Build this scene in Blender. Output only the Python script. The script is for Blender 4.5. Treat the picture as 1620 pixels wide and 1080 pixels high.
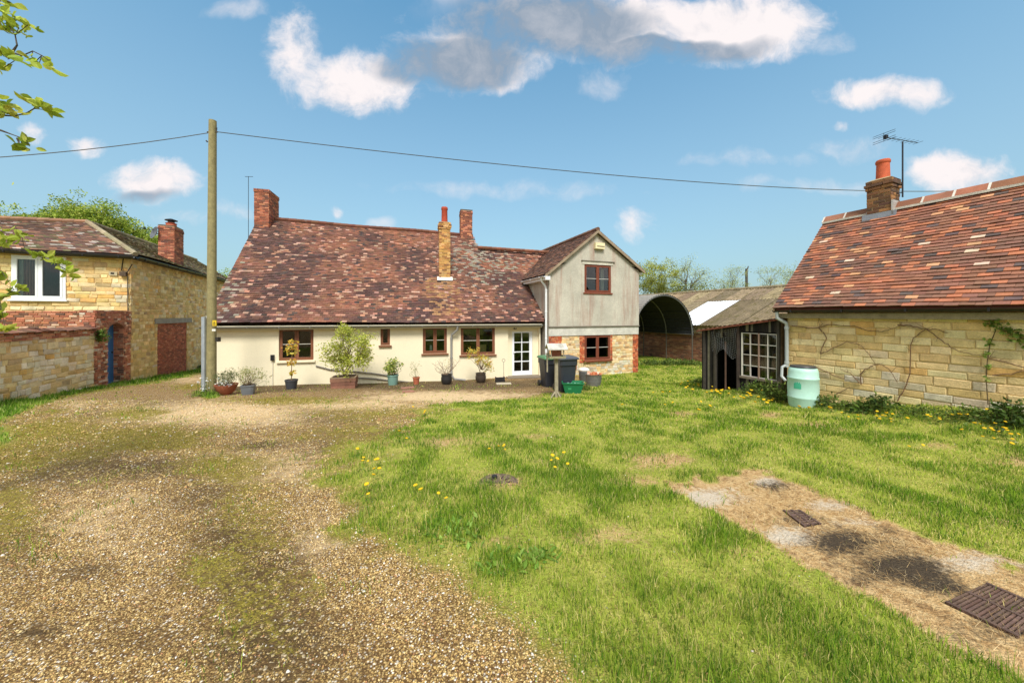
import bpy, math, random
import numpy as np
from mathutils import Vector
random.seed(7); rng = np.random.default_rng(7)
for o in list(bpy.data.objects): bpy.data.objects.remove(o)
scene = bpy.context.scene
C = scene.collection

# ------------------------------------------------------------------ camera
F = 550.0; CX = 810.0; HY = 498.0; CZ = 1.5      # focal length in photo pixels, horizon row, camera height
cam = bpy.data.cameras.new('camera'); cam_o = bpy.data.objects.new('camera', cam); C.objects.link(cam_o)
cam.sensor_width = 36; cam.lens = F / 1620 * 36; cam.shift_y = -(540 - HY) / 1620
cam.clip_start = 0.05; cam.clip_end = 3000
cam_o.location = (0, 0, CZ); cam_o.rotation_euler = (math.radians(90), 0, 0)
scene.camera = cam_o
# ------------------------------------------------------------------ light
SUN_DIR = Vector((0.03, -0.64, 0.82)).normalized()
sun = bpy.data.lights.new('sun', 'SUN'); sun.energy = 2.0; sun.angle = math.radians(18); sun.color = (1, .965, .91)
sun_o = bpy.data.objects.new('sun', sun); C.objects.link(sun_o)
sun_o.rotation_euler = SUN_DIR.to_track_quat('Z', 'Y').to_euler(); sun_o.location = SUN_DIR * 40
scene.view_settings.view_transform = 'Standard'; scene.view_settings.look = 'None'
scene.view_settings.exposure = 1.2; scene.view_settings.gamma = 1

world = bpy.data.worlds.new('World'); scene.world = world; world.use_nodes = True
def build_world():
    nt = world.node_tree; N = nt.nodes; L = nt.links; N.clear()
    out = N.new('ShaderNodeOutputWorld'); bg = N.new('ShaderNodeBackground'); bg.inputs['Strength'].default_value = 0.12
    L.new(bg.outputs[0], out.inputs[0])
    sky = N.new('ShaderNodeTexSky'); sky.sky_type = 'NISHITA'; sky.sun_disc = False
    sky.sun_elevation = math.asin(SUN_DIR.z); sky.sun_rotation = math.atan2(SUN_DIR.x, SUN_DIR.y)
    sky.air_density = 1.0; sky.dust_density = 1.2; sky.ozone_density = 1.4
    def sock(s_, v):
        if isinstance(v, (int, float)): s_.default_value = v
        elif isinstance(v, tuple): s_.default_value = v if len(v) == len(s_.default_value) else v + (1,)
        else: L.new(v, s_)
    def m(op, *a, clamp=False):
        n = N.new('ShaderNodeMath'); n.operation = op; n.use_clamp = clamp
        for i, v in enumerate(a): sock(n.inputs[i], v)
        return n.outputs[0]
    def vm(op, *a):
        n = N.new('ShaderNodeVectorMath'); n.operation = op
        for i, v in enumerate(a): sock(n.inputs[i], v)
        return n.outputs['Value'] if op == 'DOT_PRODUCT' else n.outputs[0]
    def mix(f, a, b, mode='MIX'):
        n = N.new('ShaderNodeMix'); n.data_type = 'RGBA'; n.blend_type = mode
        sock(n.inputs[0], f); sock(n.inputs[6], a); sock(n.inputs[7], b); return n.outputs[2]
    def mr(x, a, b, lo=0.0, hi=1.0, smooth=True):
        n = N.new('ShaderNodeMapRange'); n.interpolation_type = 'SMOOTHSTEP' if smooth else 'LINEAR'; L.new(x, n.inputs[0])
        for i, v in enumerate((a, b, lo, hi)): n.inputs[i + 1].default_value = v
        return n.outputs[0]
    d = vm('NORMALIZE', N.new('ShaderNodeTexCoord').outputs['Generated'])
    sp = N.new('ShaderNodeSeparateXYZ'); L.new(d, sp.inputs[0])
    def noise(scale, detail, rough, vec):
        n = N.new('ShaderNodeTexNoise'); n.inputs['Scale'].default_value = scale; n.inputs['Detail'].default_value = detail
        n.inputs['Roughness'].default_value = rough; L.new(vec, n.inputs['Vector']); return n
    # the cloud deck is laid out on an upright plane far to the front
    iy = m('DIVIDE', 1.0, m('MAXIMUM', sp.outputs[1], .12)); cb = N.new('ShaderNodeCombineXYZ')
    L.new(m('MULTIPLY', sp.outputs[0], iy), cb.inputs[0]); L.new(m('MULTIPLY', sp.outputs[2], iy), cb.inputs[1])
    q = cb.outputs[0]
    nw = noise(4.5, 3, .55, q); q2 = vm('MULTIPLY_ADD', vm('SUBTRACT', nw.outputs['Color'], (.5, .5, .5)), (.16, .12, 0), q)
    n1 = noise(7.0, 9, .66, q2).outputs[0]
    def field(cl, start):
        f = start
        for (px, py, rx, ry, a) in cl:
            ix, iz = F / rx, F / ry; cx_, cz_ = (px - CX) / F, (HY - py) / F
            t = vm('MULTIPLY_ADD', q2, (ix, iz, 0), (-cx_ * ix, -cz_ * iz, 0)); v = m('MULTIPLY_ADD', vm('DOT_PRODUCT', t, t), -a, a)
            f = v if f is None else m('MAXIMUM', f, v)
        return f
    cum = field([(570,128,120,60,1.45),(465,85,55,85,.95),(740,92,150,60,1.3),(950,38,300,68,1.35),(1150,42,190,66,1.6),(1400,150,115,30,1.2),(1515,270,98,42,1.4),(245,285,78,46,1.3),
                 (132,233,40,22,1.0),(55,211,30,20,.8),(1005,352,42,34,.65),(532,345,16,14,.8),(1320,192,18,9,.6)], None)
    wisp = field([(1345,228,80,24,.75),(375,326,60,18,.7),(950,126,55,28,.65),(380,10,60,20,.7),(800,300,230,18,.5),(1190,255,120,16,.5),(1320,292,190,14,.5),(600,354,26,9,.8),(285,342,40,14,.6),(1300,66,60,26,.8)], None)
    edge = m('MULTIPLY', m('SUBTRACT', n1, .5), 3.0)
    dens = mr(m('ADD', cum, edge), .0, 1.25); dw = m('MULTIPLY', mr(m('ADD', wisp, m('MULTIPLY', edge, .8)), .0, 1.3), .55)
    dens = m('MAXIMUM', dens, dw)
    # elsewhere: broken cumulus, its unseen cover thickened to brighten the ambient light
    n2 = noise(2.6, 6, .58, d).outputs[0]
    away = m('MAXIMUM', mr(sp.outputs[1], .45, .3), mr(sp.outputs[2], .62, .72))
    dens = m('MAXIMUM', dens, m('MULTIPLY', mr(n2, .40, .56), away))
    # cloud body: lit tops, blue-grey undersides
    gb = field([(720,95,130,48,1.2),(860,35,190,60,1.2),(1010,78,230,26,1.2),(220,312,60,14,.7)], None)
    grey = m('ADD', m('MULTIPLY', mr(gb, -.3, .7), .95), m('MULTIPLY', m('SUBTRACT', .5, n1), 1.1), clamp=True)
    ccol = mix(grey, CLOUD_W, CLOUD_G)
    tint = mix(1.0, sky.outputs[0], SKYT, 'MULTIPLY')
    base = mix(mr(sp.outputs[2], -.05, .66, .95, .02, False), tint, SKYH)
    L.new(mix(dens, base, ccol), bg.inputs['Color'])
    world.cycles.sampling_method = 'MANUAL'; world.cycles.sample_map_resolution = 256
SKYT = (.58, .93, .88); SKYH = (1.44, 1.76, 2.0); CLOUD_W = (3.6, 3.36, 3.36); CLOUD_G = (1.1, 1.38, 1.75)
build_world()

# ------------------------------------------------------------------ helpers
def lin(r, g, b, k=1.0):
    f = lambda c: (c / 255 / 12.92 if c / 255 <= .04045 else ((c / 255 + .055) / 1.055) ** 2.4) * k
    return (f(r), f(g), f(b))
def gz(x, y):
    """ground height: falls away from the camera, levels out in the yard behind, a low bank by the outbuilding"""
    x = np.asarray(x, float); y = np.asarray(y, float)
    yy = np.clip(y, -6, 60)
    base = -.079 * yy
    t = np.clip((x + 9.5) / 6, 0, 1); t = t * t * (3 - 2 * t)
    far_r = np.where(yy > 13.5, -1.066 - .01 * np.clip(yy - 13.5, 0, 12), base)
    far_l = np.where(yy > 21, -1.66, base)
    z = far_l * (1 - t) + far_r * t
    # bank along the outbuilding wall, growing towards the camera
    a = (x - 6.81) * .413 - (y - 8.6) * .911; mm = (x - 6.81) * .911 + (y - 8.6) * .413
    z = z + .36 * np.clip(a / 2.6, 0, 1) * np.exp(-np.clip(-mm, 0, 9) ** 2 / 1.1)
    a2 = np.clip((a + 2.6) / 1.2, 0, 1) * np.clip(-a / .4, 0, 1)
    z = z + .16 * a2 * np.exp(-mm ** 2 / 1.0)
    w = np.clip(1.4 - np.abs(x - 2) / 14, 0, 1) * np.clip(y / 2, 0, 1)
    z = z + w * (.014 * np.sin(1.7 * x + .6 * y) + .012 * np.sin(2.3 * y - 1.1 * x + 1))
    return z
def g1(x, y): return float(gz(x, y))
def proj(p): return (CX + F * p[0] / p[1], HY - F * (p[2] - CZ) / p[1])
def at(px, py, Y): return Vector(((px - CX) / F * Y, Y, CZ + (HY - py) / F * Y))
def ground_at(px, py):
    lo, hi = .8, 40
    for _ in range(50):
        Y = (lo + hi) / 2; X = (px - CX) / F * Y
        if HY - F * (g1(X, Y) - CZ) / Y > py: lo = Y
        else: hi = Y
    return Vector((X, Y, g1(X, Y)))
def frac(a, b, t): return a + (b - a) * t

class M:
    """collects geometry in world space; build() links it as ONE mesh object"""
    def __init__(s): s.v = []; s.f = []; s.c = []
    def add(s, vs, fs, col=(1, 1, 1)):
        b = len(s.v); s.v.extend([tuple(p) for p in vs]); s.f.extend([tuple(i + b for i in f) for f in fs])
        s.c.extend([col] * len(vs)) ; return s
    BF = [(0,3,2,1),(4,5,6,7),(0,1,5,4),(1,2,6,5),(2,3,7,6),(3,0,4,7)]
    def hexa(s, p8, col=(1,1,1)): return s.add(p8, s.BF, col)
    def box(s, c, sx, sy, sz, rz=0, col=(1,1,1), taper=1.0):
        """box standing on c"""
        ca, sa = math.cos(rz), math.sin(rz); ps = []
        for z, k in ((0, 1), (sz, taper)):
            for x, y in ((-1,-1),(1,-1),(1,1),(-1,1)):
                X, Y = x * sx / 2 * k, y * sy / 2 * k
                ps.append((c[0] + X * ca - Y * sa, c[1] + X * sa + Y * ca, c[2] + z))
        return s.hexa(ps, col)
    def tube(s, pts, r, n=8, col=(1,1,1), caps=True, flat=1.0):
        pts = [Vector(p) for p in pts]; R = r if isinstance(r, (list, tuple)) else [r] * len(pts)
        b = len(s.v); up0 = None
        for i, p in enumerate(pts):
            t = (pts[min(i + 1, len(pts) - 1)] - pts[max(i - 1, 0)])
            if t.length < 1e-9: t = Vector((0, 0, 1))
            t.normalize()
            if up0 is None: up0 = Vector((0, 0, 1)) if abs(t.z) < .9 else Vector((1, 0, 0))
            a = t.cross(up0); a = a.normalized() if a.length > 1e-6 else t.orthogonal().normalized()
            up0 = a.cross(t)
            for k in range(n):
                q = 2 * math.pi * k / n
                s.v.append(tuple(p + a * (math.cos(q) * R[i]) + up0 * (math.sin(q) * R[i] * flat)))
        m_ = len(pts)
        for i in range(m_ - 1):
            for k in range(n):
                s.f.append((b + i*n + k, b + i*n + (k+1) % n, b + (i+1)*n + (k+1) % n, b + (i+1)*n + k))
        if caps:
            s.f.append(tuple(b + k for k in range(n))[::-1]); s.f.append(tuple(b + (m_-1)*n + k for k in range(n)))
        s.c.extend([col] * (m_ * n)); return s
    def lathe(s, c, prof, n=20, col=(1,1,1), sq=None, rz=0):
        """prof: list of (radius, z); sq makes it a rounded square"""
        b = len(s.v)
        for (r, z) in prof:
            for k in range(n):
                q = 2 * math.pi * k / n; cx, cy = math.cos(q), math.sin(q)
                if sq:
                    e = (abs(cx) ** sq + abs(cy) ** sq) ** (-1 / sq); cx *= e; cy *= e
                x, y = cx * r, cy * r
                s.v.append((c[0] + x*math.cos(rz) - y*math.sin(rz), c[1] + x*math.sin(rz) + y*math.cos(rz), c[2] + z))
        for i in range(len(prof) - 1):
            for k in range(n):
                s.f.append((b + i*n + k, b + i*n + (k+1) % n, b + (i+1)*n + (k+1) % n, b + (i+1)*n + k))
        s.f.append(tuple(b + k for k in range(n))[::-1]); s.f.append(tuple(b + (len(prof)-1)*n + k for k in range(n)))
        s.c.extend([col] * (len(prof) * n)); return s
    def build(s, name, mat, parent=None, smooth=False, bevel=0):
        me = bpy.data.meshes.new(name)
        off = Vector((0, 0, 0)); p = parent
        while p is not None: off = off + Vector(p.location); p = p.parent
        if parent is None and s.v:
            a = np.array(s.v); mn, mx = a.min(0), a.max(0); off = Vector(((mn[0]+mx[0])/2, (mn[1]+mx[1])/2, mn[2]))
        me.from_pydata([(x - off.x, y - off.y, z - off.z) for x, y, z in s.v], [], s.f)
        ca = me.color_attributes.new('Col', 'FLOAT_COLOR', 'POINT')
        ca.data.foreach_set('color', np.column_stack([np.array(s.c, dtype=np.float32).reshape(-1, 3), np.ones(len(s.c), np.float32)]).ravel())
        if smooth: me.polygons.foreach_set('use_smooth', [True] * len(me.polygons))
        me.update()
        o = bpy.data.objects.new(name, me); C.objects.link(o)
        me.materials.append(mat)
        if parent is not None: o.parent = parent
        else: o.location = off
        if bevel:
            bv = o.modifiers.new('bevel', 'BEVEL'); bv.width = bevel; bv.segments = 2; bv.limit_method = 'ANGLE'
        if smooth and bevel == 0:
            try: me.set_sharp_from_angle(angle=math.radians(40))
            except Exception: pass
        return o
def fast_mesh(name, V, Fv, nper, col, mat, kind='stuff', parent=None):
    """V (n,3) float, Fv (m,nper) int, col (n,3)"""
    me = bpy.data.meshes.new(name); me.vertices.add(len(V)); me.vertices.foreach_set('co', V.astype(np.float32).ravel())
    m_ = len(Fv); me.loops.add(m_ * nper); me.loops.foreach_set('vertex_index', Fv.astype(np.int32).ravel())
    me.polygons.add(m_); me.polygons.foreach_set('loop_start', np.arange(0, m_ * nper, nper, dtype=np.int32))
    try: me.polygons.foreach_set('loop_total', np.full(m_, nper, np.int32))
    except Exception: pass
    ca = me.color_attributes.new('Col', 'FLOAT_COLOR', 'POINT')
    ca.data.foreach_set('color', np.column_stack([col, np.ones(len(col))]).astype(np.float32).ravel())
    me.update(calc_edges=True); me.validate()
    o = bpy.data.objects.new(name, me); C.objects.link(o); me.materials.append(mat)
    if kind: o['kind'] = kind
    if parent is not None: o.parent = parent
    return o
def thing(name, label, cat, loc, group=None):
    o = bpy.data.objects.new(name, None); C.objects.link(o); o.location = loc; o.empty_display_size = .2
    o['label'] = label; o['category'] = cat
    if group: o['group'] = group
    return o
def tag(o, label, cat, group=None):
    o['label'] = label; o['category'] = cat
    if group: o['group'] = group
    return o
def struct(o, kind='structure', label=None):
    o['kind'] = kind
    if label: o['label'] = label
    return o

def mat(name, rough=.85, col=None, n_scale=6, n_amt=.25, n2_scale=40, n2_amt=.2, bump=.3, b_scale=60, spec=.3, metal=0, dirt=None, dirt_scale=1.5, dirt_cut=.55,
        streak=None, trans=0, b_dist=.01):
    """procedural material: the mesh's own piece colour x two octaves of noise, optional stain, fine relief"""
    m_ = bpy.data.materials.new(name); m_.use_nodes = True; nt = m_.node_tree; N = nt.nodes; L = nt.links
    bs = N['Principled BSDF']; bs.inputs['Roughness'].default_value = rough; bs.inputs['Metallic'].default_value = metal
    bs.inputs['Specular IOR Level'].default_value = spec
    geo = N.new('ShaderNodeNewGeometry'); pos = geo.outputs['Position']
    def noise(sc, det=4, vec=None, ro=.6):
        n = N.new('ShaderNodeTexNoise'); n.inputs['Scale'].default_value = sc; n.inputs['Detail'].default_value = det; n.inputs['Roughness'].default_value = ro
        L.new(vec or pos, n.inputs['Vector']); return n.outputs[0]
    def mr(x, a, b, lo, hi):
        n = N.new('ShaderNodeMapRange'); L.new(x, n.inputs[0])
        for i, v in enumerate((a, b, lo, hi)): n.inputs[i + 1].default_value = v
        return n.outputs[0]
    def mx(f, a, b, mode='MIX'):
        n = N.new('ShaderNodeMix'); n.data_type = 'RGBA'; n.blend_type = mode
        for s_, v in ((n.inputs[0], f), (n.inputs[6], a), (n.inputs[7], b)):
            if isinstance(v, (int, float)): s_.default_value = v
            elif isinstance(v, tuple): s_.default_value = v + (1,)
            else: L.new(v, s_)
        return n.outputs[2]
    at_ = N.new('ShaderNodeAttribute'); at_.attribute_name = 'Col'
    c = at_.outputs['Color']
    if col: c = mx(1.0, c, col, 'MULTIPLY')
    def vary(c, sc, amt):
        v = mr(noise(sc), .25, .75, 1 - amt, 1 + amt)
        n = N.new('ShaderNodeVectorMath'); n.operation = 'SCALE'; L.new(c, n.inputs[0]); L.new(v, n.inputs['Scale']); return n.outputs[0]
    if n_amt: c = vary(c, n_scale, n_amt)
    if n2_amt: c = vary(c, n2_scale, n2_amt)
    if dirt:
        c = mx(mr(noise(dirt_scale, 6), dirt_cut, dirt_cut + .18, 0, .8), c, dirt)
    if streak:
        scol, amt, cut = streak
        mp = N.new('ShaderNodeMapping'); mp.inputs['Scale'].default_value = (2.6, 2.6, .22); L.new(pos, mp.inputs[0])
        c = mx(mr(noise(1.0, 8, mp.outputs[0], .7), cut, cut + .22, 0, amt), c, scol)
    L.new(c, bs.inputs['Base Color'])
    if bump:
        bp = N.new('ShaderNodeBump'); bp.inputs['Strength'].default_value = bump; bp.inputs['Distance'].default_value = b_dist
        L.new(noise(b_scale, 5), bp.inputs['Height']); L.new(bp.outputs[0], bs.inputs['Normal'])
    if trans:
        tr = N.new('ShaderNodeBsdfTranslucent'); L.new(c, tr.inputs[0]); ms = N.new('ShaderNodeMixShader'); ms.inputs[0].default_value = trans
        L.new(bs.outputs[0], ms.inputs[1]); L.new(tr.outputs[0], ms.inputs[2]); L.new(ms.outputs[0], N['Material Output'].inputs[0])
    return m_
MT = dict(
    stone=mat('limestone', .92, n_scale=5, n_amt=.2, n2_scale=45, n2_amt=.2, bump=.6, b_scale=35, b_dist=.02, dirt=lin(150,132,96,.9), dirt_scale=2.2, dirt_cut=.6),
    mortar=mat('lime_mortar', .95, n_scale=3, n_amt=.25, n2_scale=60, n2_amt=.2, bump=.6, b_scale=50, b_dist=.02),
    brick=mat('brick_clay', .9, n_scale=7, n_amt=.25, n2_scale=70, n2_amt=.2, bump=.5, b_scale=70, b_dist=.008, dirt=lin(95,88,72,.8), dirt_scale=2.5, dirt_cut=.62),
    tile=mat('clay_tile', .85, n_scale=4, n_amt=.2, n2_scale=60, n2_amt=.22, bump=.4, b_scale=80, b_dist=.006, dirt=lin(150,140,122,.6), dirt_scale=9, dirt_cut=.66),
    tile_old=mat('mossy_clay_tile', .9, n_scale=4, n_amt=.22, n2_scale=50, n2_amt=.25, bump=.5, b_scale=60, b_dist=.008, dirt=lin(150,142,125,.6), dirt_scale=7, dirt_cut=.6),
    cream=mat('cream_render', .9, n_scale=1.3, n_amt=.05, n2_scale=30, n2_amt=.05, bump=.25, b_scale=45, b_dist=.008, streak=(lin(176,160,120), .45, .6)),
    grey=mat('grey_render', .93, n_scale=1.2, n_amt=.2, n2_scale=25, n2_amt=.16, bump=.35, b_scale=50, b_dist=.008, streak=(lin(150,104,88), .75, .5)),
    wood_brown=mat('brown_stained_wood', .55, n_scale=12, n_amt=.15, n2_scale=80, n2_amt=.1, bump=.15, b_scale=90, b_dist=.004),
    white=mat('white_paint', .45, n_scale=5, n_amt=.04, n2_scale=40, n2_amt=.03, bump=.05, spec=.45),
    plastic=mat('plastic', .42, n_scale=6, n_amt=.08, n2_scale=50, n2_amt=.06, bump=.06, spec=.45),
    metal=mat('galvanised_metal', .5, n_scale=8, n_amt=.15, n2_scale=50, n2_amt=.15, bump=.1, metal=.55),
    rust=mat('rusty_iron', .8, n_scale=10, n_amt=.3, n2_scale=60, n2_amt=.3, bump=.4, metal=.1),
    wood=mat('weathered_wood', .9, n_scale=8, n_amt=.25, n2_scale=50, n2_amt=.25, bump=.5, b_scale=40, streak=(lin(90,84,62), .6, .52)),
    asb=mat('mossy_cement_sheet', .95, n_scale=2.5, n_amt=.3, n2_scale=20, n2_amt=.35, bump=.8, b_scale=25, b_dist=.03, dirt=lin(92,84,42,.8), dirt_scale=3.2, dirt_cut=.5),
    clay=mat('terracotta', .8, n_scale=9, n_amt=.2, n2_scale=50, n2_amt=.12, bump=.25),
    leaf=mat('leaf', .6, n_scale=3, n_amt=.15, n2_scale=20, n2_amt=.1, bump=0, trans=.38, spec=.25),
    bark=mat('bark', .95, n_scale=10, n_amt=.3, n2_scale=50, n2_amt=.25, bump=.7, b_scale=40, b_dist=.02),
    petal=mat('petal', .7, n_scale=9, n_amt=.05, n2_scale=50, n2_amt=.05, bump=0, trans=.2),
    dark=mat('dark_interior', .9, n_scale=3, n_amt=.2, n2_scale=20, n2_amt=.1, bump=0),
    fabric=mat('fabric', .95, n_scale=6, n_amt=.15, n2_scale=80, n2_amt=.1, bump=.2),
    pebble=mat('pebble', .75, n_scale=30, n_amt=.1, n2_scale=200, n2_amt=.15, bump=0),
    grass=mat('grass_blade', .6, n_scale=.9, n_amt=.12, n2_scale=12, n2_amt=.1, bump=0, trans=.35, spec=.2),
    concrete=mat('concrete', .95, n_scale=3, n_amt=.2, n2_scale=40, n2_amt=.2, bump=.5, b_scale=60),
)
def glass_mat():
    m_ = bpy.data.materials.new('window_glass'); m_.use_nodes = True; nt = m_.node_tree; N = nt.nodes; L = nt.links; N.clear()
    out = N.new('ShaderNodeOutputMaterial'); ms = N.new('ShaderNodeMixShader'); fr = N.new('ShaderNodeFresnel'); fr.inputs[0].default_value = 1.5
    ad = N.new('ShaderNodeMath'); ad.operation = 'MULTIPLY_ADD'; ad.inputs[1].default_value = 1.0; ad.inputs[2].default_value = .01; L.new(fr.outputs[0], ad.inputs[0])
    tr = N.new('ShaderNodeBsdfTransparent'); tr.inputs[0].default_value = (.8, .85, .82, 1); gl = N.new('ShaderNodeBsdfGlossy'); gl.inputs['Roughness'].default_value = .02
    geo = N.new('ShaderNodeNewGeometry'); no = N.new('ShaderNodeTexNoise'); no.inputs['Scale'].default_value = 3; L.new(geo.outputs['Position'], no.inputs['Vector'])
    bp = N.new('ShaderNodeBump'); bp.inputs['Strength'].default_value = .08; bp.inputs['Distance'].default_value = .02; L.new(no.outputs[0], bp.inputs['Height']); L.new(bp.outputs[0], gl.inputs['Normal'])
    L.new(ad.outputs[0], ms.inputs[0]); L.new(tr.outputs[0], ms.inputs[1]); L.new(gl.outputs[0], ms.inputs[2]); L.new(ms.outputs[0], out.inputs[0]); return m_
MT['glass'] = glass_mat()

class Wall:
    """vertical plane: o on the plane, d along it, n outwards"""
    def __init__(s, o, d, n=None):
        s.o = Vector((o[0], o[1])); s.d = Vector((d[0], d[1])).normalized()
        s.n = Vector((s.d.y, -s.d.x)) if n is None else Vector((n[0], n[1])).normalized()
    def p(s, u, w, z): q = s.o + s.d * u + s.n * w; return Vector((q.x, q.y, z))
    def uz(s, px, py, w=0):
        r = Vector(((px - CX) / F, 1)); o = s.o + s.n * w
        Y = s.n.dot(o) / s.n.dot(r); q = r * Y - o
        return q.dot(s.d), CZ + (HY - py) / F * Y
    def u(s, px, w=0): return s.uz(px, 500, w)[0]
    def rect(s, x0, y0, x1, y1, w=0):
        u0 = s.u(x0, w); u1 = s.u(x1, w); zm = s.uz((x0 + x1) / 2, y0, w)[1], s.uz((x0 + x1) / 2, y1, w)[1]
        return (min(u0, u1), max(u0, u1), zm[1], zm[0])       # u0,u1,z0,z1
    def box(s, m_, u0, u1, w0, w1, z0, z1, col=(1,1,1)):
        return m_.hexa([s.p(u0,w0,z0), s.p(u1,w0,z0), s.p(u1,w1,z0), s.p(u0,w1,z0), s.p(u0,w0,z1), s.p(u1,w0,z1), s.p(u1,w1,z1), s.p(u0,w1,z1)], col)
    def sheet(s, m_, us, zs, holes=(), w=0, depth=.18, col=(1,1,1), top=None):
        """wall face cut by holes (u0,u1,z0,z1), with reveals"""
        us = sorted(set(list(us) + [h[0] for h in holes] + [h[1] for h in holes])); zs = sorted(set(list(zs) + [h[2] for h in holes] + [h[3] for h in holes]))
        us = [u for u in us]; 
        for i in range(len(us) - 1):
            for j in range(len(zs) - 1):
                cu, cz = (us[i] + us[i+1]) / 2, (zs[j] + zs[j+1]) / 2
                if any(h[0] < cu < h[1] and h[2] < cz < h[3] for h in holes): continue
                a, b, c_, d_ = (us[i], zs[j]), (us[i+1], zs[j]), (us[i+1], zs[j+1]), (us[i], zs[j+1])
                if top:
                    if min(top(us[i]), top(us[i+1])) <= zs[j] and max(top(us[i]), top(us[i+1])) <= zs[j]: continue
                    c_ = (c_[0], max(zs[j], min(c_[1], top(c_[0])))); d_ = (d_[0], max(zs[j], min(d_[1], top(d_[0]))))
                m_.add([s.p(q[0], w, q[1]) for q in (a, b, c_, d_)], [(0, 1, 2, 3)], col)
        for (a, b, z0, z1) in holes:
            for q in ([(a,z0),(a,z1)], [(b,z1),(b,z0)], [(a,z1),(b,z1)], [(b,z0),(a,z0)]):
                m_.add([s.p(q[0][0], w, q[0][1]), s.p(q[1][0], w, q[1][1]), s.p(q[1][0], w - depth, q[1][1]), s.p(q[0][0], w - depth, q[0][1])], [(0,1,2,3)], col)

def block(W, u0, u1, z0, z1, w0, w1, jit, bev, col, R):
    """one rough stone or brick: back ring, shoulder ring, inset face; 18 triangles"""
    j = lambda: R.uniform(-jit, jit)
    cs = [(u0 + j(), z0 + j()), (u1 + j(), z0 + j()), (u1 + j(), z1 + j()), (u0 + j(), z1 + j())]
    cu, cz = (u0 + u1) / 2, (z0 + z1) / 2; v = []
    for (u, z) in cs: v.append(W.p(u, w0, z))
    for (u, z) in cs: v.append(W.p(u, w1 - bev * .7 + j() * .4, z))
    for (u, z) in cs:
        su = bev if u < cu else -bev; sz = bev if z < cz else -bev
        v.append(W.p(u + su, w1 + j() * .4, z + sz))
    f = [(8, 9, 10, 11)]
    for a in (0, 4):
        for k in range(4): f.append((a + k, a + (k+1) % 4, a + 4 + (k+1) % 4, a + 4 + k))
    return (v, f, col)
def masonry(W, u0, u1, z0, z1, hrow, wrow, gap, jit, bev, colf, holes=(), top=None, w0=-.05, w1=.0, wj=.01, seed=1, stagger=False, bottom=None):
    R = random.Random(seed); out = []; z = z0; row = 0
    while z < z1 - .02:
        h = R.uniform(*hrow); h = min(h, z1 - z)
        u = u0 - (R.uniform(0, wrow[0]) if not stagger else (row % 2) * wrow[0] / 2); 
        while u < u1:
            wd = R.uniform(*wrow); a, b = max(u, u0), min(u + wd, u1); u += wd
            if b - a < .04: continue
            za, zb = z, z + h
            segs = [(a, b)]
            for (h0, h1, y0, y1) in holes:
                if y0 < zb - .03 and y1 > za + .03:
                    ns = []
                    for (p, q) in segs:
                        if q <= h0 or p >= h1: ns.append((p, q)); continue
                        if h0 - p > .04: ns.append((p, h0))
                        if q - h1 > .04: ns.append((h1, q))
                    segs = ns
            for (p, q) in segs:
                t2 = zb
                if top:
                    tt = min(top(p), top(q), top((p + q) / 2)) 
                    if tt < za + .03: continue
                    t2 = min(zb, tt)
                if bottom is not None and zb < bottom((p + q) / 2): continue
                out.append(block(W, p + gap / 2, q - gap / 2, za + gap / 2, t2 - gap / 2, w0, w1 + R.uniform(-wj, wj), jit, bev, colf(R, (p + q) / 2, (za + t2) / 2), R))
        z += h; row += 1
    return out
def piece_px(pc):
    a = np.array([list(p) for p in pc[0]]); c = a.mean(0)
    if c[1] < .5: return -1
    px, py = proj(c); e = (a.max(0) - a.min(0)); s_ = math.hypot(max(e[0], e[1]), e[2]) * F / c[1]
    if not (-12 < px < 1632 and -12 < py < 1092): return -1
    return s_
def emit(pieces, parent, name, plural, mt, limit=300):
    """the pieces that show largest become objects of their own, the rest one joined part"""
    pc = sorted(pieces, key=piece_px, reverse=True); k = 0
    for p in pc:
        if k >= limit or piece_px(p) < 9: break
        m_ = M(); m_.add(*p); m_.build(name, mt, parent); k += 1
    if len(pc) > k:
        m_ = M()
        for p in pc[k:]: m_.add(*p)
        o = m_.build(plural, mt, parent); o['kind'] = 'stuff'
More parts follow.
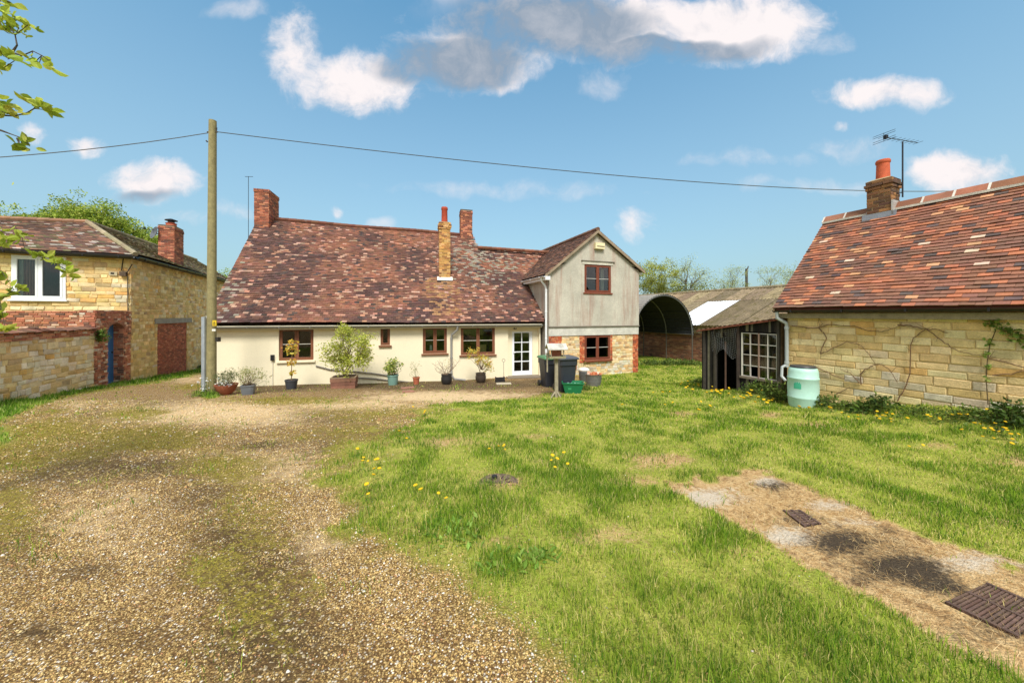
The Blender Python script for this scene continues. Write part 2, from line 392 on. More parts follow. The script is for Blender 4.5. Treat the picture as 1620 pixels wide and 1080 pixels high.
def tiles(P00, P10, P01, P11, width, gauge, colf, mask=None, seed=3, lift=.018, th=.013, rag=.006, sag=0.0):
    """plain tiles lapped up a slope: P00-P10 eave, P01-P11 top"""
    R = random.Random(seed); out = []
    P00, P10, P01, P11 = map(Vector, (P00, P10, P01, P11))
    n = (P10 - P00).cross(P01 - P00).normalized()
    if n.z < 0: n = -n
    Ls = ((P01 - P00).length + (P11 - P10).length) / 2; Lu = ((P10 - P00).length + (P11 - P01).length) / 2
    rows = max(1, int(Ls / gauge)); 
    def S(u, v): 
        p = (P00 * (1 - u) + P10 * u) * (1 - v) + (P01 * (1 - u) + P11 * u) * v
        if sag: p = p + n * (sag * (math.sin(u * 9 + v * 3) * .5 + math.sin(u * 4.3 - v * 5 + 1) * .6))
        return p
    for r in range(rows):
        v0 = r / rows; v1 = min(1.0, (r + 1.55) / rows); ro = (r % 2) * .5 + R.uniform(-.06, .06)
        nt = int(Lu / width) + 2; rl = R.uniform(-.003, .003)
        for i in range(-1, nt):
            u0 = (i + ro) * width / Lu; u1 = u0 + width / Lu * .975; u0 = max(u0, 0); u1 = min(u1, 1)
            if u1 - u0 < .3 * width / Lu: continue
            c = S((u0 + u1) / 2, v0)
            if mask and not mask(c, (u0 + u1) / 2, v0): continue
            dv = R.uniform(-rag, rag) / Ls; tl = lift + rl + R.uniform(-.005, .006)
            if R.random() < .02: tl += .012; dv -= .012 / Ls
            a, b, d_, e = S(u0, max(0, v0 + dv) if r else v0 + min(dv, 0)), S(u1, v0 + dv + R.uniform(-rag, rag) * .4 / Ls), S(u1, v1), S(u0, v1)
            v = [a + n * (tl - th), b + n * (tl - th), d_ + n * (-th), e + n * (-th), a + n * (tl + R.uniform(-.002, .002)), b + n * (tl + R.uniform(-.002, .002)), d_ + n * .003, e + n * .003]
            out.append((v, [(4,5,6,7), (0,1,5,4), (1,2,6,5), (3,0,4,7)], colf(R, (u0 + u1) / 2, v0, c)))
    return out
def vnoise(x, y, seed=0):
    """smooth value noise in numpy"""
    x = np.asarray(x, float); y = np.asarray(y, float)
    xi = np.floor(x).astype(np.int64); yi = np.floor(y).astype(np.int64); xf = x - xi; yf = y - yi
    def h(a, b):
        n = (a * 374761393 + b * 668265263 + seed * 1442695041) & 0x7fffffff
        n = ((n ^ (n >> 13)) * 1274126177) & 0x7fffffff
        return ((n ^ (n >> 16)) & 0xffff) / 65535.0
    u = xf * xf * (3 - 2 * xf); v = yf * yf * (3 - 2 * yf)
    return (h(xi, yi) * (1 - u) + h(xi + 1, yi) * u) * (1 - v) + (h(xi, yi + 1) * (1 - u) + h(xi + 1, yi + 1) * u) * v
def fbm(x, y, seed=0, oct=4):
    s_ = 0; a = .5; t = 0
    for k in range(oct): s_ = s_ + a * vnoise(x * 2 ** k, y * 2 ** k, seed + k); t += a; a *= .55
    return s_ / t
def jcol(R, c, a=.12):
    k = 1 + R.uniform(-a, a); return tuple(max(0, q * k * (1 + R.uniform(-a, a) * .35)) for q in c)
def pick(R, pal, a=.12):
    t = sum(w for _, w in pal); x = R.uniform(0, t)
    for c, w in pal:
        x -= w
        if x <= 0: return jcol(R, c, a)
    return jcol(R, pal[-1][0], a)

# ------------------------------------------------------------------ ground masks (photo pixel -> ground point)
def gpix(x, y):
    z = gz(x, y); Y = np.maximum(y, .9); return CX + F * x / Y, HY - F * (z - CZ) / Y
def sst(a, b, x): t = np.clip((x - a) / (b - a), 0, 1); return t * t * (3 - 2 * t)
EDGE_Y = [560, 598, 606, 612, 618, 624, 632, 640, 655, 675, 700, 730, 760, 800, 860, 920, 980, 1040, 1080, 1400]
EDGE_X = [925, 925, 928, 930, 918, 878, 800, 720, 668, 640, 600, 570, 555, 575, 640, 720, 790, 850, 885, 1150]
SLAB = [(1052, 778), (1120, 758), (1190, 742), (1330, 795), (1480, 850), (1640, 905), (1900, 1010), (1900, 1250), (1640, 1085), (1500, 1020), (1380, 950), (1200, 852), (1100, 795)]
def blobs(px, py, L):
    r = np.zeros_like(px)
    for (cx, cy, rx, ry, a) in L: r = np.maximum(r, a * np.exp(-(((px - cx) / rx) ** 2 + ((py - cy) / ry) ** 2)))
    return r
def inpoly(px, py, P):
    ins = np.zeros(px.shape, bool); n = len(P)
    for i in range(n):
        x0, y0 = P[i]; x1, y1 = P[(i + 1) % n]
        if y0 == y1: continue
        c = ((y0 > py) != (y1 > py)) & (px < (x1 - x0) * (py - y0) / (y1 - y0) + x0); ins ^= c
    return ins
def masks(x, y):
    px, py = gpix(x, y)
    n1 = fbm(x * 1.6, y * 1.6, 3) - .5; n2 = fbm(x * 5, y * 5, 9) - .5
    k = np.clip((py - 541) / 120, .15, 3)                                    # apparent scale
    xb = np.interp(py, EDGE_Y, EDGE_X)
    lawn = sst(-48, 46, (px - xb) / np.clip(k, .3, 2) + n1 * 120 + n2 * 90)
    lawn = np.where(y < 1.2, sst(-.3, .5, x - .1 + n1), lawn)
    lawn = np.where(y > 15.6, np.maximum(lawn, (x > -8) * 1.0), lawn)
    wb = np.interp(px, [-200, 0, 165, 325, 340], [681, 640, 607, 580, 577])
    verge = sst(20, 8, (py - wb) + n1 * 12 + np.clip((60 - px) / 6, -6, 14) * -1) * (px < 335) * (y > 5)
    verge = np.maximum(verge, (x < -15) * (y > 1.0) * .9 * (px < 100))
    verge = np.maximum(verge, sst(.3, .8, blobs(px, py, [(-60, 690, 90, 30, 1), (325, 582, 20, 6, 1), (332, 626, 18, 5, .9)]) + n1 * .3))
    lawn = np.maximum(lawn, verge)
    moss = blobs(px, py, [(40, 715, 110, 45, 1), (230, 700, 160, 22, .95), (215, 655, 70, 14, .9), (300, 612, 40, 8, .7), (150, 690, 90, 20, .8), (460, 634, 110, 7, 1), (530, 655, 60, 8, .55),
         (610, 655, 110, 18, .8), (370, 740, 100, 30, .8), (400, 810, 90, 60, .85), (60, 700, 150, 60, 1), (20, 800, 50, 60, .8), (200, 690, 170, 30, 1), (400, 960, 120, 80, .6), (580, 690, 120, 26, .75), (600, 820, 40, 60, .7), (480, 690, 100, 12, .7), (340, 900, 70, 70, .6), (420, 800, 60, 40, .85), (560, 780, 30, 60, .7), (30, 860, 60, 60, .5), (650, 870, 40, 40, .6), (500, 930, 40, 50, .6), (300, 980, 60, 60, .45), (440, 1020, 60, 60, .45)])
    moss = np.maximum(moss, 3.0 * lawn * (1 - lawn))
    moss = np.clip(moss + n1 * .9 * (moss > .05) + n2 * .5 * (moss > .05), 0, 1)
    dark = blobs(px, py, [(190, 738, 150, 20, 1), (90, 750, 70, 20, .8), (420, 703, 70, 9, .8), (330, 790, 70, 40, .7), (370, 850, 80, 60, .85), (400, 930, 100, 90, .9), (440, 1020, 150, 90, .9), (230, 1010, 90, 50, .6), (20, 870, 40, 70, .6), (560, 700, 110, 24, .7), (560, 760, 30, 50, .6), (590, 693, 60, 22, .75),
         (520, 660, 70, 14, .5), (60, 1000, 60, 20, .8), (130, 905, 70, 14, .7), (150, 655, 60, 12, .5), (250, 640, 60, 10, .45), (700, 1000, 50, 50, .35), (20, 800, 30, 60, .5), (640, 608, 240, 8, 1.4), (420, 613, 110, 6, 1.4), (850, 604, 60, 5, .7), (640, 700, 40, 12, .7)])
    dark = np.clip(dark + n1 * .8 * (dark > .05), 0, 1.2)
    pale = blobs(px, py, [(330, 655, 170, 22, 1), (560, 640, 140, 12, .8), (710, 628, 150, 11, 1), (440, 740, 110, 40, .5), (500, 850, 60, 80, .4), (180, 830, 90, 70, .4), (210, 960, 60, 60, .2), (620, 960, 60, 60, .25), (120, 640, 40, 15, .5), (300, 600, 60, 14, .6), (80, 1040, 100, 50, .2)])
    pale = np.clip(pale + n1 * .5 * (pale > .05), 0, 1)
    n3 = fbm(x * 14, y * 14, 17) - .5; jx, jy = px + n1 * 90 + n2 * 70 + n3 * 50, py + n1 * 40 + n2 * 45 + n3 * 40
    slab = inpoly(jx, jy, SLAB) * 1.0
    straw = blobs(px, py, [(795, 762, 42, 13, 1.2), (1045, 727, 55, 12, 1.1), (1020, 735, 30, 8, .7), (720, 697, 60, 9, .8), (1075, 655, 22, 6, .9), (1290, 672, 32, 6, .9), (1215, 657, 22, 5, .7), (1605, 730, 42, 9, 1), (955, 848, 60, 16, .75),
         (840, 690, 30, 6, .6), (860, 730, 30, 6, .6), (1330, 680, 20, 4, .7), (1590, 825, 35, 8, .7), (760, 860, 50, 12, .45), (1180, 870, 40, 15, .6), (1240, 940, 60, 25, .45), (1000, 760, 40, 8, .5), (940, 620, 22, 4, .6), (1480, 705, 30, 6, .6), (690, 795, 40, 10, .4)])
    straw = np.clip(straw + (n1 * 1.0 + n2 * .6) * (straw > .05), 0, 1)
    straw = np.maximum(straw * .95, slab)
    conc = blobs(px, py, [(1110, 790, 60, 16, 1), (1215, 763, 24, 7, 1), (1240, 850, 50, 14, .9), (1310, 800, 40, 8, .7), (1530, 890, 70, 16, .9), (1360, 825, 40, 10, .5)]) * slab
    conc = np.clip(conc + n2 * .8 * (conc > .1), 0, 1)
    burnt = blobs(px, py, [(1340, 850, 70, 22, .8), (1440, 900, 90, 24, 1), (1490, 925, 50, 16, 1), (1560, 1000, 90, 30, .8), (1265, 822, 50, 14, .6), (1230, 770, 30, 8, .6)]) * slab
    burnt = np.clip(burnt + (n1 + n2) * 1.0 * (burnt > .05), 0, 1)
    return dict(px=px, py=py, lawn=lawn, moss=moss, dark=dark, pale=pale, straw=straw, conc=conc, burnt=burnt, slab=slab, verge=verge)

def axis(a, b, step, lo, hi):
    m_ = list(np.arange(a, b + 1e-6, step)); s_ = step; p = b; r = []
    while p < hi: s_ *= 1.35; p += s_; r.append(p)
    s_ = step; p = a; l = []
    while p > lo: s_ *= 1.35; p -= s_; l.append(p)
    return np.array(l[::-1] + m_ + r)
def ground_mat():
    m_ = bpy.data.materials.new('yard_ground'); m_.use_nodes = True; nt = m_.node_tree; N = nt.nodes; L = nt.links
    bs = N['Principled BSDF']; bs.inputs['Roughness'].default_value = .95; bs.inputs['Specular IOR Level'].default_value = .15
    pos = N.new('ShaderNodeNewGeometry').outputs['Position']
    def noise(sc, det=5, ro=.62):
        n = N.new('ShaderNodeTexNoise'); n.inputs['Scale'].default_value = sc; n.inputs['Detail'].default_value = det; n.inputs['Roughness'].default_value = ro; L.new(pos, n.inputs['Vector']); return n.outputs[0]
    def mr(x, a, b, lo=0, hi=1):
        n = N.new('ShaderNodeMapRange'); L.new(x, n.inputs[0])
        for i, v in enumerate((a, b, lo, hi)): n.inputs[i + 1].default_value = v
        return n.outputs[0]
    def mth(op, a, b):
        n = N.new('ShaderNodeMath'); n.operation = op
        for i, v in enumerate((a, b)):
            if isinstance(v, (int, float)): n.inputs[i].default_value = v
            else: L.new(v, n.inputs[i])
        return n.outputs[0]
    def mx(f, a, b, mode='MIX'):
        n = N.new('ShaderNodeMix'); n.data_type = 'RGBA'; n.blend_type = mode
        for s_, v in ((n.inputs[0], f), (n.inputs[6], a), (n.inputs[7], b)):
            if isinstance(v, (int, float)): s_.default_value = v
            elif isinstance(v, tuple): s_.default_value = v + (1,)
            else: L.new(v, s_)
        return n.outputs[2]
    def att(nm):
        a = N.new('ShaderNodeAttribute'); a.attribute_name = nm; s_ = N.new('ShaderNodeSeparateColor'); L.new(a.outputs['Color'], s_.inputs[0]); return s_.outputs
    a1, a2, a3 = att('M1'), att('M2'), att('M3')
    def soft(mask, sc, w=.25):     # break a mask up with noise
        return mr(mth('ADD', mask, mth('MULTIPLY', mth('SUBTRACT', noise(sc), .5), 1.5)), .5 - w, .5 + w)
    vo = N.new('ShaderNodeTexVoronoi'); vo.inputs['Scale'].default_value = 85; L.new(pos, vo.inputs['Vector'])
    sc_ = N.new('ShaderNodeSeparateColor'); L.new(vo.outputs['Color'], sc_.inputs[0])
    grav = mx(sc_.outputs[0], lin(160, 128, 76), lin(206, 174, 114)); grav = mx(mr(sc_.outputs[1], .86, .9), grav, lin(232, 222, 204)); grav = mx(mr(sc_.outputs[2], .8, .85), grav, lin(122, 92, 60))
    grav = mx(mr(vo.outputs['Distance'], .3, .62), grav, lin(104, 78, 46))
    pale = mx(sc_.outputs[0], lin(198, 168, 122), lin(226, 200, 158)); pale = mx(mr(sc_.outputs[1], .8, .85), pale, lin(170, 140, 108))
    grav = mx(soft(a2[0], 6), grav, pale)
    soil = mx(noise(30), lin(64, 50, 32), lin(104, 82, 52)); soil = mx(mr(sc_.outputs[1], .9, .93), soil, lin(180, 162, 128))
    c = mx(soft(a1[2], 26, .35), grav, soil)
    moss = mx(mr(noise(16), .3, .7), lin(120, 106, 40), lin(174, 160, 64)); moss = mx(mr(noise(60), .45, .6), moss, lin(96, 82, 44))
    c = mx(mr(mth('ADD', mth('MULTIPLY', a1[1], 1.0), mth('MULTIPLY', mth('SUBTRACT', noise(24, 6, .7), .5), 2.2)), .42, .72, 0, .85), c, moss)
    lw = mx(mr(noise(2.2), .35, .65), lin(130, 142, 50), lin(176, 172, 84)); lw = mx(mr(noise(35), .5, .7), lw, lin(104, 96, 44))
    c = mx(a1[0], c, lw)
    st = mx(mr(noise(26), .35, .65), lin(168, 132, 86), lin(208, 178, 128)); st = mx(mr(noise(7), .55, .7), st, lin(122, 92, 60))
    c = mx(soft(a2[1], 18, .3), c, st)
    c = mx(soft(a2[2], 26, .3), c, mx(noise(30), lin(178, 162, 138), lin(214, 200, 178)))
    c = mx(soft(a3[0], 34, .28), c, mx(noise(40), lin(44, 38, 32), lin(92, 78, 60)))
    L.new(c, bs.inputs['Base Color'])
    bp = N.new('ShaderNodeBump'); bp.inputs['Strength'].default_value = .7; bp.inputs['Distance'].default_value = .02
    L.new(mth('ADD', noise(45), mth('MULTIPLY', vo.outputs['Distance'], -.6)), bp.inputs['Height']); L.new(bp.outputs[0], bs.inputs['Normal'])
    return m_
def build_ground():
    xs = axis(-16, 14, .085, -900, 900); ys = axis(.6, 21, .085, -700, 1200)
    X, Y = np.meshgrid(xs, ys); x, y = X.ravel(), Y.ravel(); z = gz(x, y)
    nx, ny = len(xs), len(ys); i = np.arange(nx * ny).reshape(ny, nx)
    Fv = np.column_stack([i[:-1, :-1].ravel(), i[:-1, 1:].ravel(), i[1:, 1:].ravel(), i[1:, :-1].ravel()])
    k = masks(x, y); far = (np.abs(x) > 30) | (y > 30); k['lawn'][far] = 1
    o = fast_mesh('ground', np.column_stack([x, y, z]), Fv, 4, np.ones((len(x), 3)), ground_mat(), 'structure'); me = o.data
    for nm, ch in (('M1', ('lawn', 'moss', 'dark')), ('M2', ('pale', 'straw', 'conc')), ('M3', ('burnt', 'slab', 'slab'))):
        a = me.color_attributes.new(nm, 'FLOAT_COLOR', 'POINT')
        a.data.foreach_set('color', np.column_stack([k[q] for q in ch] + [np.ones(len(x))]).astype(np.float32).ravel())
    me.polygons.foreach_set('use_smooth', [True] * len(me.polygons))
    o['label'] = 'sloping yard ground, mossy gravel drive on the left and lawn on the right'
build_ground()
def scatter(dens_bands):
    xs, ys, bb = [], [], []
    for b, (y0, y1, d) in enumerate(dens_bands):
        x0, x1 = -1.52 * y1 - 1.1, 1.52 * y1 + 1.1; x0 = max(x0, -19); x1 = min(x1, 13.5)
        n = int((x1 - x0) * (y1 - y0) * d); x = rng.uniform(x0, x1, n); y = rng.uniform(y0, y1, n)
        ok = np.abs(x) < 1.52 * y + 1.1; xs.append(x[ok]); ys.append(y[ok]); bb.append(np.full(ok.sum(), b))
    return np.concatenate(xs), np.concatenate(ys), np.concatenate(bb)
def inside_building(x, y):
    r = np.zeros(x.shape, bool)
    r |= ((x - 6.81) * .911 + (y - 8.6) * .413 > -.03) & (y < 10.9)
    r |= (y > 11.72 + .2567 * (x + 10.04)) & (x > -10.1) & (x < 1.3)
    r |= ((x - 1.497) * .94 + (y - 14.2) * .342 > -.1) & ((x - 1.497) * .94 + (y - 14.2) * .342 < 4.5) & (-(x - 1.497) * .342 + (y - 14.2) * .94 > -.02)
    r |= ((x + 14.7) * .911 + (y - 13.4) * .413 < .02)
    return r
def build_gravel():
    x, y, b = scatter([(1.25, 2.2, 9500), (2.2, 3.4, 6500), (3.4, 5.5, 2400), (5.5, 9, 700)])
    k = masks(x, y); r = rng.random(len(x)); mo = (fbm(x * 13, y * 13, 70, 3) - .5) * 1.7; k['dark'] = np.clip(k['dark'] + mo * (k['dark'] > .03), 0, 1); k['moss'] = np.clip(k['moss'] + mo * (k['moss'] > .03), 0, 1)
    p = (1 - k['lawn'] * .985) * (1 - .85 * k['moss']) * (1 - .8 * k['dark']) * (1 - k['slab'])
    ok = (r < p) & ~inside_building(x, y); x, y, b = x[ok], y[ok], b[ok]; k = {q: v[ok] for q, v in k.items()}; n = len(x)
    s_ = np.array([.0038, .0046, .0066, .01])[b] * np.exp(rng.normal(0, .34, n))
    base = np.array([(1,0,0),(0,1,0),(-1,0,0),(0,-1,0),(0,0,1),(0,0,-1)], float)
    sx = s_ * rng.uniform(.8, 1.5, n); sy = s_ * rng.uniform(.7, 1.2, n); szz = s_ * rng.uniform(.45, .8, n); a = rng.uniform(0, 6.28, n)
    lx = base[None, :, 0] * sx[:, None] * rng.uniform(.8, 1.2, (n, 6)); ly = base[None, :, 1] * sy[:, None] * rng.uniform(.8, 1.2, (n, 6)); lz = base[None, :, 2] * szz[:, None]
    lx = lx + rng.normal(0, .25, (n, 6)) * s_[:, None]; ly = ly + rng.normal(0, .25, (n, 6)) * s_[:, None]; lz = lz + rng.normal(0, .2, (n, 6)) * s_[:, None]
    ca, sa = np.cos(a)[:, None], np.sin(a)[:, None]
    V = np.stack([x[:, None] + lx * ca - ly * sa, y[:, None] + lx * sa + ly * ca, (gz(x, y) + szz * .25)[:, None] + lz], -1).reshape(-1, 3)
    oc = np.array([(0,1,4),(1,2,4),(2,3,4),(3,0,4),(1,0,5),(2,1,5),(3,2,5),(0,3,5)])
    Fv = (oc[None] + (np.arange(n) * 6)[:, None, None]).reshape(-1, 3)
    pal = np.array([lin(202,170,106), lin(184,152,92), lin(216,190,132), lin(166,134,82), lin(136,110,72), lin(240,232,216), lin(180,170,154), lin(196,142,98)])
    w = np.array([.25, .2, .2, .13, .11, .045, .03, .035]); col = pal[rng.choice(len(pal), n, p=w / w.sum())] * rng.uniform(.8, 1.15, (n, 1))
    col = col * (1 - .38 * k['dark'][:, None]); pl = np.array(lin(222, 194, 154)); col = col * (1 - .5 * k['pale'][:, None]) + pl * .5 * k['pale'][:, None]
    o = fast_mesh('gravel', V, Fv, 3, np.repeat(col, 6, 0), MT['pebble']); o['label'] = 'loose tan and white gravel stones over the drive'; o['category'] = 'gravel'
build_gravel()
def blades(name, x, y, L_, wd, col, lean, mt, label, cat, zoff=0, seg=2):
    n = len(x); a = rng.uniform(0, 6.28, n); t = rng.uniform(0, 6.28, n); z = gz(x, y) + zoff
    ax, ay = np.cos(a) * wd, np.sin(a) * wd; dx, dy = np.cos(t) * lean * L_, np.sin(t) * lean * L_; h = L_ * np.sqrt(np.clip(1 - lean ** 2, .03, 1))
    if seg == 2:
        V = np.stack([np.stack([x - ax, y - ay, z - .004], -1), np.stack([x + ax, y + ay, z - .004], -1),
                      np.stack([x + ax * .8 + dx * .35, y + ay * .8 + dy * .35, z + h * .6], -1), np.stack([x - ax * .8 + dx * .35, y - ay * .8 + dy * .35, z + h * .6], -1),
                      np.stack([x + dx, y + dy, z + h], -1)], 1).reshape(-1, 3)
        T = np.array([(0,1,2),(0,2,3),(3,2,4)]); q = 5
    else:
        V = np.stack([np.stack([x - ax, y - ay, z - .004], -1), np.stack([x + ax, y + ay, z - .004], -1), np.stack([x + dx, y + dy, z + h], -1)], 1).reshape(-1, 3)
        T = np.array([(0,1,2)]); q = 3
    Fv = (T[None] + (np.arange(n) * q)[:, None, None]).reshape(-1, 3)
    o = fast_mesh(name, V, Fv, 3, np.repeat(col, q, 0), mt); o['label'] = label; o['category'] = cat; return o
def build_grass():
    for nm, bands, seg, lab in (('lawn_grass', [(1.2, 2.4, 11000), (2.4, 4, 7000), (4, 6, 3600)], 2, 'uneven mown lawn grass close to the camera'),
                                ('far_lawn_grass', [(6, 9, 2600), (9, 13, 1500), (13, 22, 650)], 1, 'bright lawn grass reaching back towards the sheds and the bins')):
        x, y, b = scatter(bands); k = masks(x, y)
        tuft = fbm(x * 2.6, y * 2.6, 21); big = fbm(x * .7, y * .7, 33); fine = fbm(x * 9, y * 9, 5, 2)
        bare = np.clip((fbm(x * 1.9 + 40, y * 1.9, 61) - .56) * 6, 0, 1)
        p = k['lawn'] ** 1.6 * (1 - .93 * k['straw']) * (1 - k['slab'] * np.where(fbm(x * 5, y * 5, 23) > .62, .55, .985)) * np.clip(.25 + 1.4 * tuft, 0, 1) * (1 - .6 * bare)
        p = np.maximum(p, .07 * (fbm(x * 3.3, y * 3.3, 91) > .6) * (1 - k['slab']))
        ok = (rng.random(len(x)) < p) & ~inside_building(x, y); x, y, b, tuft, big, fine = x[ok], y[ok], b[ok], tuft[ok], big[ok], fine[ok]; k = {q: v[ok] for q, v in k.items()}; n = len(x)
        L_ = (.016 + .05 * np.clip((tuft - .34) * 2.4, 0, 1.3) + .012 * fine) * np.exp(rng.normal(0, .3, n)); L_ = np.where(k['verge'] > .4, L_ * 1.9, L_)
        wd = (np.array([.0016, .0022, .003]) if seg == 2 else np.array([.0075, .011, .017]))[b] * rng.uniform(.7, 1.3, n)
        g1_, g2_, g3_, g4_ = map(np.array, (lin(134, 164, 44), lin(176, 190, 72), lin(82, 120, 32), lin(216, 200, 128)))
        t = np.clip((tuft - .36) * 3.0 + rng.normal(0, .25, n), 0, 1)[:, None]; yel = np.clip((big - .46) * 4 + rng.normal(0, .3, n), 0, 1)[:, None]
        col = g2_ * (1 - t) + g1_ * t; col = col * (1 - .55 * yel * (1 - t)) + g2_ * 1.08 * .55 * yel * (1 - t)
        deep = (rng.random(n) < .14 + .34 * t[:, 0])[:, None]; col = np.where(deep, g3_, col); dead = (rng.random(n) < .06 + .18 * (1 - t[:, 0]))[:, None]; col = np.where(dead, g4_, col)
        col = np.where((k['verge'] > .4)[:, None], col * np.array([.72, .92, .8]), col) * rng.uniform(.75, 1.2, (n, 1))
        blades(nm, x, y, L_, wd, col, np.clip(np.abs(rng.normal(.45, .25, n)), 0, .95), MT['grass'], lab, 'grass', seg=seg)
    # moss in the drive
    x, y, b = scatter([(1.25, 2.5, 6500), (2.5, 4.5, 3800), (4.5, 8, 1700), (8, 13, 600)]); k = masks(x, y)
    ok = (rng.random(len(x)) < k['moss'] ** 1.3 * (1 - k['lawn']) * (fbm(x * 11, y * 11, 55) > .5)) & ~inside_building(x, y); x, y, b = x[ok], y[ok], b[ok]; n = len(x)
    pal = np.array([lin(158,148,54), lin(184,170,76), lin(130,120,44), lin(160,126,70)]); col = pal[rng.choice(4, n, p=[.35, .25, .3, .1])] * rng.uniform(.8, 1.15, (n, 1))
    blades('moss', x, y, np.array([.012, .016, .022, .03])[b] * np.exp(rng.normal(0, .35, n)), np.array([.002, .003, .006, .01])[b], col, np.clip(np.abs(rng.normal(.6, .2, n)), 0, .95), MT['grass'], 'yellow green moss creeping over the drive', 'moss', seg=1)
    # dry cut grass lying on the slab and the scalped spots
    x, y, b = scatter([(1.2, 2.5, 5200), (2.5, 4.5, 3600), (4.5, 8, 1300)]); k = masks(x, y); cl = fbm(x * 4, y * 4, 77)
    ok = (rng.random(len(x)) < np.clip(k['straw'] - .25 * (1 - k['slab']), 0, 1) * np.clip((cl - .3) * 3, .1, 1) * (1 - .6 * k['conc']) * (1 - .55 * k['burnt'])) & (k['lawn'] > .3); x, y, b = x[ok], y[ok], b[ok]; n = len(x)
    pal = np.array([lin(214,184,132), lin(190,154,100), lin(150,116,72), lin(232,210,164), lin(96,76,52)]); col = pal[rng.choice(5, n, p=[.3, .28, .18, .14, .1])] * rng.uniform(.8, 1.15, (n, 1))
    blades('dry_grass', x, y, np.array([.05, .055, .06])[b] * np.exp(rng.normal(0, .3, n)), np.array([.0011, .0018, .004])[b], col, np.clip(rng.normal(.94, .05, n), .6, .995), MT['grass'], 'dry straw coloured clippings lying on the bare slab', 'dry grass', zoff=.006, seg=1)
build_grass()

# ------------------------------------------------------------------ building helpers
def ray_plane(px, py, P, n):
    r = Vector(((px - CX) / F, 1, (HY - py) / F)); o = Vector((0, 0, CZ)); t = n.dot(P - o) / n.dot(r); return o + r * t
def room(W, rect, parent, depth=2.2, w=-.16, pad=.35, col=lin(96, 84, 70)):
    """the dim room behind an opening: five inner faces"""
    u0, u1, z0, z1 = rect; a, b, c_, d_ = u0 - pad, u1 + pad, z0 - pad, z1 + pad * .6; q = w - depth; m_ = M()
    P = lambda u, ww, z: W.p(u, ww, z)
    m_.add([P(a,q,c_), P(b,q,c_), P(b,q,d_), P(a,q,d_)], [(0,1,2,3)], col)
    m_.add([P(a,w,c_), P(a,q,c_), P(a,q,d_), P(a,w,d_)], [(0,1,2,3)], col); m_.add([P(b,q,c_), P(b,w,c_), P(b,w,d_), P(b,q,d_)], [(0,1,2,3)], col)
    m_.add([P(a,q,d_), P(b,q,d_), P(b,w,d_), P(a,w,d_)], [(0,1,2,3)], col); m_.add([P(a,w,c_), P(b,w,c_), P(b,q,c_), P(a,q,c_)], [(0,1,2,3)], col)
    return m_.build('interior', MT['dark'], parent)  # faces coloured dark to stand for the shade of an enclosed room
def window(W, rect, parent, col, lights=2, bars=1, fw=.055, w=-.04, mt='wood_brown', sill=None, barcol=None, curtain=False, rm=True, sash=.045):
    u0, u1, z0, z1 = rect; m_ = M(); t = .07
    def fr(m2, a, b, c_, d_, f, wa, wb, col):
        W.box(m2, a, a + f, wa, wb, c_, d_, col); W.box(m2, b - f, b, wa, wb, c_, d_, col)
        W.box(m2, a + f, b - f, wa, wb, d_ - f, d_, col); W.box(m2, a + f, b - f, wa, wb, c_, c_ + f, col)
    fr(m_, u0, u1, z0, z1, fw, w - t, w, col)
    panes = []; lw = (u1 - u0 - 2 * fw - (lights - 1) * fw * .7) / lights
    for i in range(lights):
        a = u0 + fw + i * (lw + fw * .7); b = a + lw
        if i: W.box(m_, a - fw * .7, a, w - t, w, z0 + fw, z1 - fw, col)
        fr(m_, a + .001, b - .001, z0 + fw + .001, z1 - fw - .001, sash, w - t + .02, w + .012, jcol(random, col, .06))
        ga, gb, gc, gd = a + sash, b - sash, z0 + fw + sash, z1 - fw - sash
        for k in range(bars + 1):
            c0 = gc + (gd - gc) * k / (bars + 1); c1 = gc + (gd - gc) * (k + 1) / (bars + 1)
            if k: W.box(m_, ga, gb, w - .035, w - .008, c0 - .009, c0 + .009, barcol or col)
            panes.append((ga, gb, c0, c1))
    o = m_.build('window', MT[mt], parent)
    for (a, b, c0, c1) in panes:
        g = M(); W.box(g, a - .005, b + .005, w - .03, w - .026, c0 - .002, c1 + .002); g.build('pane', MT['glass'], o)
    if sill:
        g = M(); W.box(g, u0 - .06, u1 + .06, w - .05, .07, z0 - sill[0], z0 - .004, sill[1]); g.build('sill', MT[sill[2]], o)
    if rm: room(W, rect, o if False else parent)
    return o
